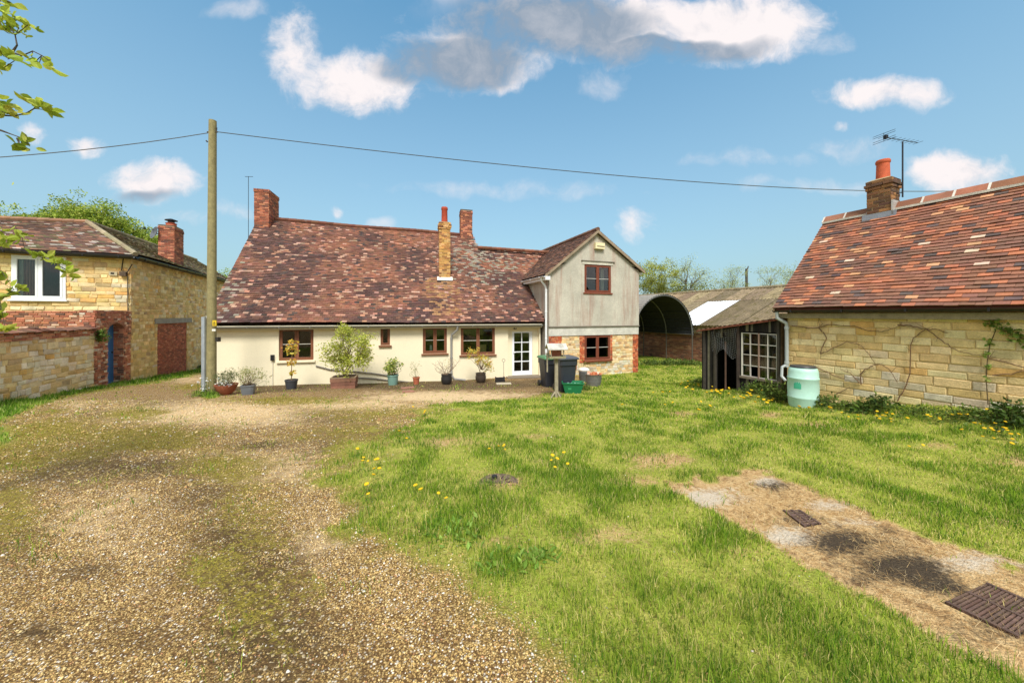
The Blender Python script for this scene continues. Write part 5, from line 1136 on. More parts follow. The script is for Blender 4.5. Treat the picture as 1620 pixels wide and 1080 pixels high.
    dk = M(); Wk.box(dk, d0 - .02, d1 + .02, -2.4, -2.3, -1.2, .8, lin(40,34,30)); dk.build('inner_wall', MT['wood'], sh)
    # sheet roof with rusty front edge
    ro = M(); a = -.1; nn = 46; vs = []
    for i in range(nn + 1):
        uu = frac(-.02, U1 + .14, i / nn); zz = zl(uu) + .012 + .012 * math.sin(i * 2.1); vs += [Wk.p(uu, .13, zz), Wk.p(uu, -3.3, zz + .16)]
    ro.add(vs, [(2 * i, 2 * i + 2, 2 * i + 3, 2 * i + 1) for i in range(nn)], lin(142,104,76)); ro.build('roof_sheet', MT['rust'], sh)
    ed = M(); ed.hexa([Wk.p(-.02,.1,zl(-.02) - .045), Wk.p(U1 + .14,.1,zl(U1 + .14) - .045), Wk.p(U1 + .14,.135,zl(U1 + .14) - .045), Wk.p(-.02,.135,zl(-.02) - .045), Wk.p(-.02,.1,zl(-.02) - .008), Wk.p(U1 + .14,.1,zl(U1 + .14) - .008), Wk.p(U1 + .14,.135,zl(U1 + .14) - .008), Wk.p(-.02,.135,zl(-.02) - .008)], lin(122,70,52)); ed.build('eaves_board', MT['rust'], sh)
build_shed()

# ------------------------------------------------------------------ long shed behind, arched shelter
MB, A0 = 17.3, 6.0
Wq = Wall((B2 * MB + A2 * A0), A2, -B2)
def corr(m_, P00, P10, P01, P11, waves, amp, col, per=5):
    P00, P10, P01, P11 = map(Vector, (P00, P10, P01, P11)); n = (P10 - P00).cross(P01 - P00).normalized(); n = n if n.z > 0 else -n; k = waves * per; vs = []
    for i in range(k + 1): t = i / k; h = n * (amp * math.sin(t * waves * 2 * math.pi)); vs += [P00.lerp(P10, t) + h, P01.lerp(P11, t) + h]
    m_.add(vs, [(2*i, 2*i+2, 2*i+3, 2*i+1) for i in range(k)], col)
def build_long_shed():
    ls = thing('long_shed', 'long brick shed with mossy corrugated roof and white clear sheets behind the black lean-to', 'shed', Wq.p(10, 0, -1.15))
    L_ = 26; ze = 1.02; zr = 3.1; wr = -5.0
    m_ = M(); Wq.sheet(m_, [0, L_], [-1.8, ze], [], w=-.02, col=lin(160,136,110)); m_.add([Wq.p(0,-.02,-1.8), Wq.p(0,-.02,ze), Wq.p(0,wr,zr), Wq.p(0,-10,ze), Wq.p(0,-10,-1.8)], [(0,1,2,3,4)], lin(160,130,104)); m_.add([Wq.p(L_,-.02,-1.8), Wq.p(L_,-.02,ze), Wq.p(L_,wr,zr), Wq.p(L_,-10,ze), Wq.p(L_,-10,-1.8)], [(4,3,2,1,0)], lin(160,130,104)); wl = m_.build('wall', MT['mortar'], ls)
    f = lambda R, u, z: pick(R, [(lin(150,104,80),3), (lin(132,94,76),3), (lin(166,126,98),2), (lin(114,86,72),1)], .16) if z < .45 else pick(R, [(lin(196,178,146),3), (lin(180,160,128),2)], .1)
    emit(masonry(Wq, 2, 22, -1.2, ze, (.08, .08), (.24, .3), .016, .004, .006, f, w0=-.06, w1=.0, wj=.006, seed=301, stagger=True), wl, 'brick', 'bricks', MT['brick'], 0)
    rf = M(); d_ = Vector((0,0,-.09)); rf.add([Wq.p(0,.1,ze)+d_, Wq.p(L_,.1,ze)+d_, Wq.p(L_,wr,zr)+d_, Wq.p(0,wr,zr)+d_, Wq.p(0,-10.1,ze)+d_, Wq.p(L_,-10.1,ze)+d_], [(0,1,2,3), (3,2,5,4)], lin(90,80,64)); roof = rf.build('roof', MT['asb'], ls)
    W_ = 1.0; n = int(L_ / W_)
    for i in range(n):
        for r, (t0, t1) in enumerate(((-.03, .66), (.63, 1.01))):
            u0, u1 = i * W_ - .03, (i + 1) * W_ + .03; S = lambda u, t: Wq.p(u, frac(.16, wr, t), frac(ze - .02, zr, t) + r * .02 + (i % 2) * .014)
            sky = r == 0 and i in (7, 8); m_ = M(); corr(m_, S(u0, t0), S(u1, t0), S(u0, t1), S(u1, t1), 6, .022, (.78,.8,.82) if sky else jcol(random, random.choice([lin(128,112,88), lin(112,98,76), lin(140,122,96)]), .16)); m_.build('clear_roof_sheet' if sky else 'roof_sheet', MT['plastic' if sky else 'asb'], roof)
    rc = M(); rc.tube([Wq.p(0, wr, zr + .03), Wq.p(L_, wr, zr + .03)], .11, 8, lin(140,126,98)); rc.build('ridge_cap', MT['asb'], roof, smooth=True)
build_long_shed()
def build_shelter():
    c0 = Vector((8.0, 18.2)); r = 2.15; zs = .42; Ln = 5.4; g = g1(8, 19)
    sh = thing('arched_shelter', 'open fronted half round corrugated iron shelter on thin posts', 'shelter', (c0.x, c0.y, g))
    P = lambda th, t, rr: Vector((c0.x + B2.x * math.cos(th) * rr + A2.x * t, c0.y + B2.y * math.cos(th) * rr + A2.y * t, zs + math.sin(th) * rr))
    ns, na = 3, 6
    for j in range(ns):
        for i in range(na):
            m_ = M(); a0, a1 = math.pi * i / na - .01, math.pi * (i + 1) / na + .01; k = 48; vs = []
            for q in range(k + 1): th = frac(a0, a1, q / k); rr = r + .02 * math.sin(th * 78) + (j % 2) * .01; vs += [P(th, Ln * j / ns - .02, rr), P(th, Ln * (j + 1) / ns + .02, rr)]
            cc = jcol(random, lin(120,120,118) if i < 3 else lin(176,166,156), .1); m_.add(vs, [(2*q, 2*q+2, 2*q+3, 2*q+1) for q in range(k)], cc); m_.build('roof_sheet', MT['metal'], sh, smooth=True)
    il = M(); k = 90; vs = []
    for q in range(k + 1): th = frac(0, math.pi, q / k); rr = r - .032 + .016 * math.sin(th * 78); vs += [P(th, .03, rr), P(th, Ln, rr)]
    il.add(vs, [(2*q, 2*q+2, 2*q+3, 2*q+1) for q in range(k)], lin(52,54,56)); il.build('inner_shade_skin', MT['rust'], sh, smooth=True)  # added dark skin under the sheets; its colour stands for the interior shade
    for t in (0.03, 1.78, 3.55, 5.3):
        rb = M(); rb.tube([P(th, t, r - .05) for th in np.linspace(0, math.pi, 25)], .028, 6, lin(130,132,130)); rb.build('arch_rib', MT['metal'], sh, smooth=True)
        for th in (0, math.pi): q = P(th, t, r - .05); po = M(); po.tube([(q.x, q.y, g1(q.x, q.y) - .1), (q.x, q.y, zs)], .032, 7, lin(110,106,98)); po.build('post', MT['metal'], sh, smooth=True)
    for th in (0, math.pi): rl = M(); rl.tube([P(th, 0, r - .05), P(th, Ln, r - .05)], .025, 6, lin(120,118,112)); rl.build('rail', MT['metal'], sh)
    be = M(); k = 40; vs = []
    for q in range(k + 1): x = frac(-r, r, q / k); h = math.sqrt(max(0, r * r - x * x)); base = c0 + B2 * x + A2 * (Ln - .05 + .02 * (q % 2)); vs += [Vector((base.x, base.y, zs - .05)), Vector((base.x, base.y, zs + h))]
    be.add(vs, [(2*q, 2*q+2, 2*q+3, 2*q+1) for q in range(k)], lin(34,34,34)); be.build('end_sheet', MT['rust'], sh)  # end sheet coloured near black to deepen the shade inside
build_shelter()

# ------------------------------------------------------------------ pole and cables
def build_pole():
    b = ground_at(334, 623); Y = b.y; g = b.z
    t = thing('telegraph_pole', 'tall greenish brown wooden pole at the left corner of the cottage', 'pole', b)
    top = at(336.5, 191, Y); m_ = M(); n = 14
    pts = [Vector((frac(b.x, top.x, k / n), Y, frac(g - .3, top.z, k / n))) for k in range(n + 1)]; m_.tube(pts, [frac(.125, .092, k / n) for k in range(n + 1)], 14, lin(142,132,92)); m_.build('pole', MT['wood'], t, smooth=True)
    q = at(335.5, 209, Y); br = M(); br.tube([q + Vector((-.14,0,0)), q + Vector((.16,0,.0))], .02, 6, lin(90,84,74)); br.tube([q + Vector((.12,0,.0)), q + Vector((.15,-.02,.12))], .018, 6, lin(84,80,74)); br.tube([q + Vector((-.12,-.02,-.3)), q + Vector((-.15,-.02,-.26))], .02, 6, lin(70,66,60)); br.build('bracket', MT['rust'], t)
    gd = M(); z0 = g - .1; z1 = at(329, 501, Y).z; x = b.x - .1
    gd.hexa([(x - .045, Y - .16, z0), (x + .045, Y - .16, z0), (x + .045, Y - .1, z0), (x - .045, Y - .1, z0), (x - .045, Y - .16, z1), (x + .045, Y - .16, z1), (x + .045, Y - .1, z1), (x - .045, Y - .1, z1)], lin(176,184,190)); gd.build('cable_guard', MT['metal'], t)
    s_ = M(); c = at(339, 511, Y - .13); s_.hexa([(c.x - .055, c.y, c.z - .08), (c.x + .055, c.y, c.z - .08), (c.x + .055, c.y + .02, c.z - .08), (c.x - .055, c.y + .02, c.z - .08), (c.x - .055, c.y, c.z + .08), (c.x + .055, c.y, c.z + .08), (c.x + .055, c.y + .02, c.z + .08), (c.x - .055, c.y + .02, c.z + .08)], lin(214,182,40))
    so = s_.build('warning_plate', MT['plastic'], t); tr = M(); tr.add([(c.x - .035, c.y - .004, c.z - .02), (c.x + .035, c.y - .004, c.z - .02), (c.x, c.y - .004, c.z + .05)], [(0,1,2)], (.02,.02,.02)); tr.add([(c.x - .02, c.y - .006, c.z - .011), (c.x + .02, c.y - .006, c.z - .011), (c.x, c.y - .006, c.z + .03)], [(0,1,2)], lin(214,182,40)); tr.add([(c.x - .006, c.y - .008, c.z - .006), (c.x + .01, c.y - .008, c.z + .008), (c.x - .002, c.y - .008, c.z + .022), (c.x - .004, c.y - .008, c.z + .008)], [(0,1,2,3)], (.02,.02,.02)); tr.add([(c.x - .035, c.y - .004, c.z - .05), (c.x + .035, c.y - .004, c.z - .05), (c.x + .035, c.y - .004, c.z - .04), (c.x - .035, c.y - .004, c.z - .04)], [(0,1,2,3)], (.02,.02,.02)); tr.build('warning_mark', MT['plastic'], so)
    s2 = M(); c = at(338, 522, Y - .13); s2.hexa([(c.x - .05, c.y, c.z - .03), (c.x + .05, c.y, c.z - .03), (c.x + .05, c.y + .015, c.z - .03), (c.x - .05, c.y + .015, c.z - .03), (c.x - .05, c.y, c.z + .03), (c.x + .05, c.y, c.z + .03), (c.x + .05, c.y + .015, c.z + .03), (c.x - .05, c.y + .015, c.z + .03)], lin(226,224,214)); s2.build('number_plate', MT['plastic'], t)
    bx = M(); c = at(345, 537, Y - .02); bx.box((c.x, c.y, c.z - .06), .08, .1, .13, 0, lin(50,46,42)); bx.build('junction_box', MT['plastic'], t)
    # cables: a fairly straight one to the left, a long sagging one to the right
    P0 = at(329, 210.5, Y); P1 = at(-420, 262, 7.5); w = M(); w.tube([P0.lerp(P1, k / 12) - Vector((0, 0, .25 * (1 - (2 * k / 12 - 1) ** 2))) for k in range(13)], .011, 5, lin(84,84,82)); tag(w.build('overhead_cable', MT['plastic'], None), 'thin overhead cable from the pole to the left edge of the sky', 'cable')
    P0 = at(345, 209, Y); P1 = at(1640, 296, 27); n = 40; w = M(); pts = []
    for k in range(n + 1):
        u = k / n; p = P0.lerp(P1, u); pts.append(p - Vector((0, 0, .9 * (1 - (2 * u - 1) ** 2))))
    w.tube(pts, [frac(.012, .03, k / n) for k in range(n + 1)], 5, lin(74,76,76)); tag(w.build('overhead_cable', MT['plastic'], None), 'long overhead cable from the pole across the sky to the right', 'cable')
build_pole()

# ------------------------------------------------------------------ leaves
def leafmesh(m_, pts, size, pal, up=.35, R=random, asp=.5, ovate=False):
    """one folded leaf at each point: four triangles"""
    for p in pts:
        p = Vector(p); d = Vector((R.gauss(0, 1), R.gauss(0, 1), R.gauss(up, .7))).normalized(); s_ = d.cross(Vector((R.gauss(0,1), R.gauss(0,1), R.gauss(0,1)))); 
        if s_.length < 1e-4: continue
        s_.normalize(); n = d.cross(s_); L_ = size * R.uniform(.6, 1.25); w = L_ * asp * .5; c = pick(R, pal, .16)
        if ovate:
            e = [(0, 0, 0), (.22, .8, .1), (.5, 1, .3), (.78, .66, .25), (1, 0, -.1)]; q = lambda a, b, c_: p + d * (L_ * a) + s_ * (w * b) + n * (w * c_)
            m_.add([q(a, b, c_) for a, b, c_ in e] + [q(a, -b, c_) for a, b, c_ in e[1:4]] + [q(.5, 0, 0)], [(0,1,8), (1,2,8), (2,3,8), (3,4,8), (4,7,8), (7,6,8), (6,5,8), (5,0,8)], c); continue
        m_.add([p, p + d * L_ * .5 + s_ * w + n * w * .35, p + d * L_, p + d * L_ * .5 - s_ * w + n * w * .35, p + d * L_ * .5], [(0,1,4), (1,2,4), (2,3,4), (3,0,4)], c)
def inball(R, c, rx, ry, rz, shell=.35):
    while True:
        v = Vector((R.uniform(-1,1), R.uniform(-1,1), R.uniform(-1,1))); l = v.length
        if shell < l <= 1: return Vector((c[0] + v.x * rx, c[1] + v.y * ry, c[2] + v.z * rz))
GRN = [(lin(116,142,52),3), (lin(146,168,66),2), (lin(86,112,42),2)]
YLG = [(lin(190,196,84),3), (lin(168,178,70),3), (lin(206,206,110),2), (lin(140,150,60),1)]
YEL_ = [(lin(222,196,84),3), (lin(206,170,64),2), (lin(196,186,90),2), (lin(216,160,70),1)]

def potted(name, label, px, py, prof, potcol, potmat, sq=None, rz=0, cat='potted plant', nseg=18, Yoff=0, soil=None):
    b = ground_at(px, py); t = thing(name, label, cat, b)
    m_ = M(); m_.lathe(b, prof, nseg, potcol, sq, rz); m_.build('pot', MT[potmat], t, smooth=sq is None)
    r, z = max(p[0] for p in prof), max(p[1] for p in prof); s_ = M(); s_.lathe((b.x, b.y, b.z + (soil or z * .86)), [(r * .84, 0), (r * .8, .012), (r * .3, .03)], nseg, lin(70,54,40), sq, rz); s_.build('soil', MT['mortar'], t)
    return t, b, z
def rim(r0, r1, h, lip=.012): return [(r0, 0), (frac(r0, r1, .5), h * .5), (r1 - lip, h * .86), (r1 + .002, h * .87), (r1, h), (r1 - .02, h), (r1 - .03, h * .8)]
def stems(m_, base, tips, r=.008, col=lin(104,84,60), R=random, bend=.1, n=5):
    ends = []
    for tp in tips:
        tp = Vector(tp); b = Vector(base); o = Vector((R.gauss(0, bend), R.gauss(0, bend), 0)); pts = [b.lerp(tp, k / n) + o * math.sin(math.pi * k / n) for k in range(n + 1)]; m_.tube(pts, [frac(r, r * .4, k / n) for k in range(n + 1)], 5, col); ends.append(pts)
    return ends
def build_pots():
    R = random.Random(5)
    # bowl with white flowers by the pole
    t, b, h = potted('potted_plant', 'shallow terracotta bowl with grey green shrub and white flowers by the pole', 358, 624, [(.1, 0), (.2, .1), (.27, .26), (.285, .3), (.255, .3), (.22, .22)], lin(158,92,68), 'clay')
    st, lf, fl = M(), M(), M(); tips = [inball(R, (b.x, b.y, b.z + .48), .28, .25, .18) for _ in range(26)]; stems(st, b + Vector((0,0,.24)), tips, .006, R=R)
    for tp in tips: leafmesh(lf, [tp + Vector((R.gauss(0,.05), R.gauss(0,.05), R.gauss(0,.06))) for _ in range(34)], .055, [(lin(116,126,80),3), (lin(146,152,104),2), (lin(90,100,62),2)], .6, R, .3)
    for _ in range(30): c = inball(R, (b.x + .06, b.y - .18, b.z + .36), .24, .1, .12, 0); leafmesh(fl, [c] * 4, .035, [((.82,.82,.78), 1)], .3, R, .9)
    st.build('stem', MT['bark'], t); lf.build('foliage', MT['leaf'], t); fl.build('flowers', MT['petal'], t)
    # daisies at the pole foot
    c0 = ground_at(322, 626); t = thing('daisy_clump', 'low clump of white daisies at the foot of the pole', 'flowers', c0); lf, fl = M(), M()
    leafmesh(lf, [(c0.x + R.gauss(0,.16), c0.y + R.gauss(0,.12), g1(c0.x, c0.y) + R.uniform(0,.1)) for _ in range(240)], .09, GRN, .7, R, .25)
    for _ in range(22): p = Vector((c0.x + .1 + R.gauss(0,.2), c0.y + R.gauss(0,.12), c0.z + R.uniform(.2, .5))); lf.tube([(p.x, p.y, c0.z), p], .004, 3, lin(100,120,50)); leafmesh(fl, [p] * 5, .035, [((.82,.82,.79), 1)], .1, R, .8)
    lf.build('foliage', MT['leaf'], t); fl.build('flowers', MT['petal'], t)
    # square grey pot
    t, b, h = potted('potted_plant', 'square grey pot with pale feathery plant next to the bowl', 393, 623.5, rim(.13, .17, .28), lin(104,108,112), 'plastic', sq=8, rz=.4)
    st, lf = M(), M(); tips = [inball(R, (b.x - .05, b.y + .1, b.z + .52), .36, .25, .2) for _ in range(24)] + [Vector((b.x + .5, b.y, b.z + .4)), Vector((b.x + .42, b.y, b.z + .55))]; stems(st, b + Vector((0,0,.24)), tips, .006, R=R)
    for tp in tips: leafmesh(lf, [tp + Vector((R.gauss(0,.06), R.gauss(0,.06), R.gauss(0,.06))) for _ in range(26)], .06, [(lin(188,184,128),3), (lin(160,160,92),2), (lin(136,146,78),2)], .5, R, .35)
    st.build('stem', MT['bark'], t); lf.build('foliage', MT['leaf'], t)
    # slim yellow acer in a black pot
    t, b, h = potted('potted_tree', 'black pot with slim yellow leaved sapling under the left window', 461, 615, rim(.14, .19, .3), lin(66,68,72), 'plastic')
    st, lf = M(), M(); zt = at(461, 540, b.y).z; st.tube([b + Vector((0,0,.26)), b + Vector((.01,0,.8)), Vector((b.x + .03, b.y, zt))], [.014, .011, .005], 6, lin(136,112,84))
    for k, (dz, rr) in enumerate(((-.0, .12), (-.12, .18), (-.24, .2), (-.36, .17), (-.62, .14), (-.72, .1), (-1.0, .05))):
        for s_ in (-1, 1): leafmesh(lf, [Vector((b.x + .02 + s_ * R.uniform(.02, rr), b.y + R.gauss(0, .05), zt + dz + R.gauss(0, .03))) for _ in range(16)], .085, YEL_, -.2, R, .7); st.tube([(b.x + .02, b.y, zt + dz - .06), (b.x + s_ * rr * .8, b.y, zt + dz)], .004, 4, lin(136,112,84))
    st.build('stem', MT['bark'], t); lf.build('foliage', MT['leaf'], t)
    # big shrub in a wooden trough
    b = ground_at(545, 613); t = thing('potted_shrub', 'large yellow green shrub in a weathered wooden trough', 'potted plant', b); m_ = M(); hw, hd, hh = .36, .24, .34; ca = math.cos(a_ ); sa = math.sin(a_)
    for k in range(3):
        z0 = b.z + .01 + k * .112; e = 1 - .05 * k * -1; m_.box((b.x, b.y, z0), hw * 2 * (1 + .03 * k), hd * 2 * (1 + .03 * k), .104, a_, jcol(R, lin(132,92,72), .15))
    m_.box((b.x, b.y, b.z + .346), hw * 2.14, hd * 2.14, .03, a_, lin(150,128,102)); m_.build('trough', MT['wood'], t)
    s2 = M(); s2.box((b.x, b.y, b.z + .374), hw * 1.8, hd * 1.8, .02, a_, lin(70,54,40)); s2.build('soil', MT['mortar'], t)
    st, lf = M(), M(); tips = []
    for (px, py, rx, ry, n) in ((552, 535, 22, 14, 20), (575, 541, 16, 14, 13), (530, 556, 17, 13, 13), (556, 562, 26, 18, 26), (540, 580, 18, 8, 9), (526, 570, 10, 8, 5), (572, 566, 14, 10, 7), (547, 522, 8, 6, 5)):
        for _ in range(n): q = at(px + R.uniform(-rx, rx), py + R.uniform(-ry, ry), b.y); tips.append(Vector((q.x, q.y + R.gauss(0, .22), q.z)))
    main = stems(st, b + Vector((0,0,.34)), [b + Vector((-.12,0,.85)), b + Vector((.1,.05,.95)), b + Vector((.35,0,.85))], .03, lin(120,104,84), R, .05)
    for tp in tips: src = min((p for mm in main for p in mm[2:]), key=lambda q: (q - tp).length); stems(st, src, [tp], .009, lin(120,104,84), R, .05, 4); leafmesh(lf, [tp + Vector((R.gauss(0,.085), R.gauss(0,.085), R.gauss(0,.085))) for _ in range(46)], .085, YLG, .3, R, .45)
    st.build('stem', MT['bark'], t); lf.build('foliage', MT['leaf'], t)
    # teal pot, variegated shrub
    t, b, h = potted('potted_shrub', 'teal pot with small round variegated shrub', 621.5, 608.5, rim(.15, .195, .36), lin(116,150,138), 'plastic')
    st, lf = M(), M(); tips = [inball(R, (b.x, b.y, b.z + .66), .32, .28, .22, .1) for _ in range(26)]; stems(st, b + Vector((0,0,.32)), tips, .007, R=R)
    for tp in tips: leafmesh(lf, [tp + Vector((R.gauss(0,.05), R.gauss(0,.05), R.gauss(0,.05))) for _ in range(24)], .085, [(lin(190,196,96),3), (lin(116,146,58),3), (lin(216,212,140),1.5), (lin(92,120,50),1.5)], .4, R, .5)
    st.build('stem', MT['bark'], t); lf.build('foliage', MT['leaf'], t)
    # small terracotta pot
    t, b, h = potted('potted_plant', 'small terracotta pot with a few thin leafy stalks', 658.5, 607.5, rim(.085, .125, .25), lin(176,100,70), 'clay')
    st, lf = M(), M(); tips = [b + Vector((R.uniform(-.2, .14), R.gauss(0,.06), R.uniform(.4, .75))) for _ in range(9)]; stems(st, b + Vector((0,0,.22)), tips, .005, lin(130,120,80), R)
    for tp in tips: leafmesh(lf, [tp + Vector((R.gauss(0,.03), R.gauss(0,.03), R.gauss(-.04,.05))) for _ in range(9)], .05, [(lin(170,172,106),2), (lin(140,150,80),2)], .3, R, .4)
    st.build('stem', MT['bark'], t); lf.build('foliage', MT['leaf'], t)
    # black glazed pot with bare twigs
    gl = [(.13, 0), (.19, .1), (.2, .22), (.18, .3), (.195, .36), (.17, .36), (.15, .28)]
    t, b, h = potted('potted_plant', 'black glazed pot with bare spreading twigs in front of the downpipe', 706.5, 607.5, gl, lin(44,42,42), 'plastic')
    st, lf = M(), M(); tips = [at(px, py, b.y) for px, py in ((683,574),(692,570),(688,582),(712,566),(717,572),(722,578),(701,572),(727,569),(697,586),(710,580))]; e = stems(st, b + Vector((0,0,.32)), tips, .011, lin(140,118,96), R, .06)
    for pts in e:
        for k in (2, 3, 4): stems(st, pts[k], [pts[k] + Vector((R.gauss(0,.12), R.gauss(0,.08), R.uniform(.05,.2))) for _ in range(2)], .004, lin(150,128,104), R, .02, 3)
    leafmesh(lf, [at(R.uniform(702, 714), R.uniform(568, 584), b.y + R.gauss(0,.06)) for _ in range(45)] + [at(R.uniform(684, 728), R.uniform(566, 584), b.y) for _ in range(22)], .045, [(lin(196,186,110),2), (lin(160,164,84),2)], .3, R, .45); st.build('stem', MT['bark'], t); lf.build('foliage', MT['leaf'], t)
    # dark glazed pot with yellow flowering shrub
    t, b, h = potted('potted_shrub', 'dark glazed pot with yellow leaved shrub below the right hand window', 760.5, 605, gl, lin(62,52,44), 'plastic')
    st, lf = M(), M(); tips = []
    for (px, py, rx, ry, n) in ((749, 559, 8, 6, 10), (765, 571, 12, 8, 16), (772, 580, 6, 5, 6), (757, 568, 5, 5, 4)):
        for _ in range(n): q = at(px + R.uniform(-rx, rx), py + R.uniform(-ry, ry), b.y); tips.append(Vector((q.x, q.y + R.gauss(0,.1), q.z)))
    stems(st, b + Vector((0,0,.32)), [at(751, 566, b.y), at(766, 576, b.y), at(773, 584, b.y)], .014, lin(122,100,78), R, .05)
    for tp in tips: stems(st, at(762, 585, b.y), [tp], .005, lin(122,100,78), R, .03, 3); leafmesh(lf, [tp + Vector((R.gauss(0,.05), R.gauss(0,.05), R.gauss(0,.05))) for _ in range(18)], .075, YEL_ + [(lin(186,190,100), 3)], .3, R, .55)
    st.build('stem', MT['bark'], t); lf.build('foliage', MT['leaf'], t)
    # boot scraper and the long handled hook by the door
    b = ground_at(791, 604); m_ = M()
    for k in range(4): m_.box((b.x, b.y - .03 + .0, b.z + .01 + k * .045), .3, .12, .03, a_, jcol(R, lin(56,52,50), .2))
    m_.box((b.x - .16 * math.cos(a_), b.y - .03 - .16 * math.sin(a_), b.z - .02), .025, .16, .22, a_, lin(50,46,44)); m_.box((b.x + .16 * math.cos(a_), b.y - .03 + .16 * math.sin(a_), b.z - .02), .025, .16, .22, a_, lin(50,46,44)); tag(m_.build('boot_scraper', MT['rust'], None), 'small dark boot scraper on the ground left of the door', 'boot scraper')
    b = ground_at(797, 602); tp = at(796.5, 573, b.y); m_ = M(); m_.tube([b + Vector((0,.1,-.02)), Vector((tp.x, tp.y + .12, tp.z))], .009, 6, lin(120,110,96)); m_.tube([Vector((tp.x + .06 * math.sin(q), tp.y + .12, tp.z + .06 - .06 * math.cos(q))) for q in np.linspace(0, 6.28, 13)], .008, 5, lin(120,110,96)); tag(m_.build('ring_stake', MT['rust'], None), 'thin upright metal stake with ring top beside the door', 'stake')
    # loose bricks and slabs on the bed edge
    for (px, py, sx, sy, h, c, lab) in ((645, 614, .42, .2, .05, lin(146,104,86), 'flat red brick lying behind the other at the bed edge'), (646, 620, .36, .2, .05, lin(152,108,88), 'flat red brick lying nearest the gravel at the bed edge'), (797, 607, .55, .35, .035, lin(176,164,140), 'pale stone slab on the ground below the ring stake')):
        b = ground_at(px, py); m_ = M(); m_.box((b.x, b.y, b.z - .015), sx, sy, h, a_ + R.uniform(-.2, .2), c, .97); tag(m_.build('loose_brick' if h == .05 else 'stone_slab', MT['brick' if h == .05 else 'concrete'], None, bevel=.006), lab, 'brick' if h == .05 else 'slab')
build_pots()

# ------------------------------------------------------------------ bins and tubs by the wing
def wheelie(px, py, Hh, rz, label, lid, col):
    b = ground_at(px, py); t = thing('wheelie_bin', label, 'bin', b); ca, sa = math.cos(rz), math.sin(rz); T = lambda x, y, z: Vector((b.x + x * ca - y * sa, b.y + x * sa + y * ca, b.z + z)); h = Hh * .9
    m_ = M(); lv = [(.2, .22, .0), (.205, .23, .05), (.26, .3, h * .82), (.285, .33, h * .83), (.285, .335, h)]
    vs = []; f = []
    for (x, y, z) in lv:
        for (a, c) in ((-.82,-1),(.82,-1),(1,-.82),(1,.82),(.82,1),(-.82,1),(-1,.82),(-1,-.82)): vs.append(T(a * x, c * y, z))
    n = 8
    for i in range(len(lv) - 1): f += [(i*n+k, i*n+(k+1) % n, (i+1)*n+(k+1) % n, (i+1)*n+k) for k in range(n)]
    f += [tuple(range(n))[::-1], tuple(range((len(lv)-1)*n, len(lv)*n))]; m_.add(vs, f, col); m_.build('body', MT['plastic'], t)
    l_ = M(); vs = []
    for (x, y, z) in ((.3, .36, h + .005), (.305, .365, h + .04), (.26, .3, h + .085)):
        for (a, c) in ((-1,-1),(1,-1),(1,1),(-1,1)): vs.append(T(a * x, c * y - .01, z))
    l_.add(vs, [(0,1,5,4),(1,2,6,5),(2,3,7,6),(3,0,4,7),(4,5,9,8),(5,6,10,9),(6,7,11,10),(7,4,8,11),(8,9,10,11),(3,2,1,0)], lid); l_.build('lid', MT['plastic'], t)
    hd = M(); hd.tube([T(-.22, .38, h + .02), T(.22, .38, h + .02)], .018, 8, col); hd.build('handle', MT['plastic'], t)
    for s_ in (-1, 1): w = M(); w.tube([T(s_ * .23, .24, .1), T(s_ * .29, .24, .1)], .1, 14, (.02,.02,.02)); w.build('wheel', MT['plastic'], t, smooth=True)
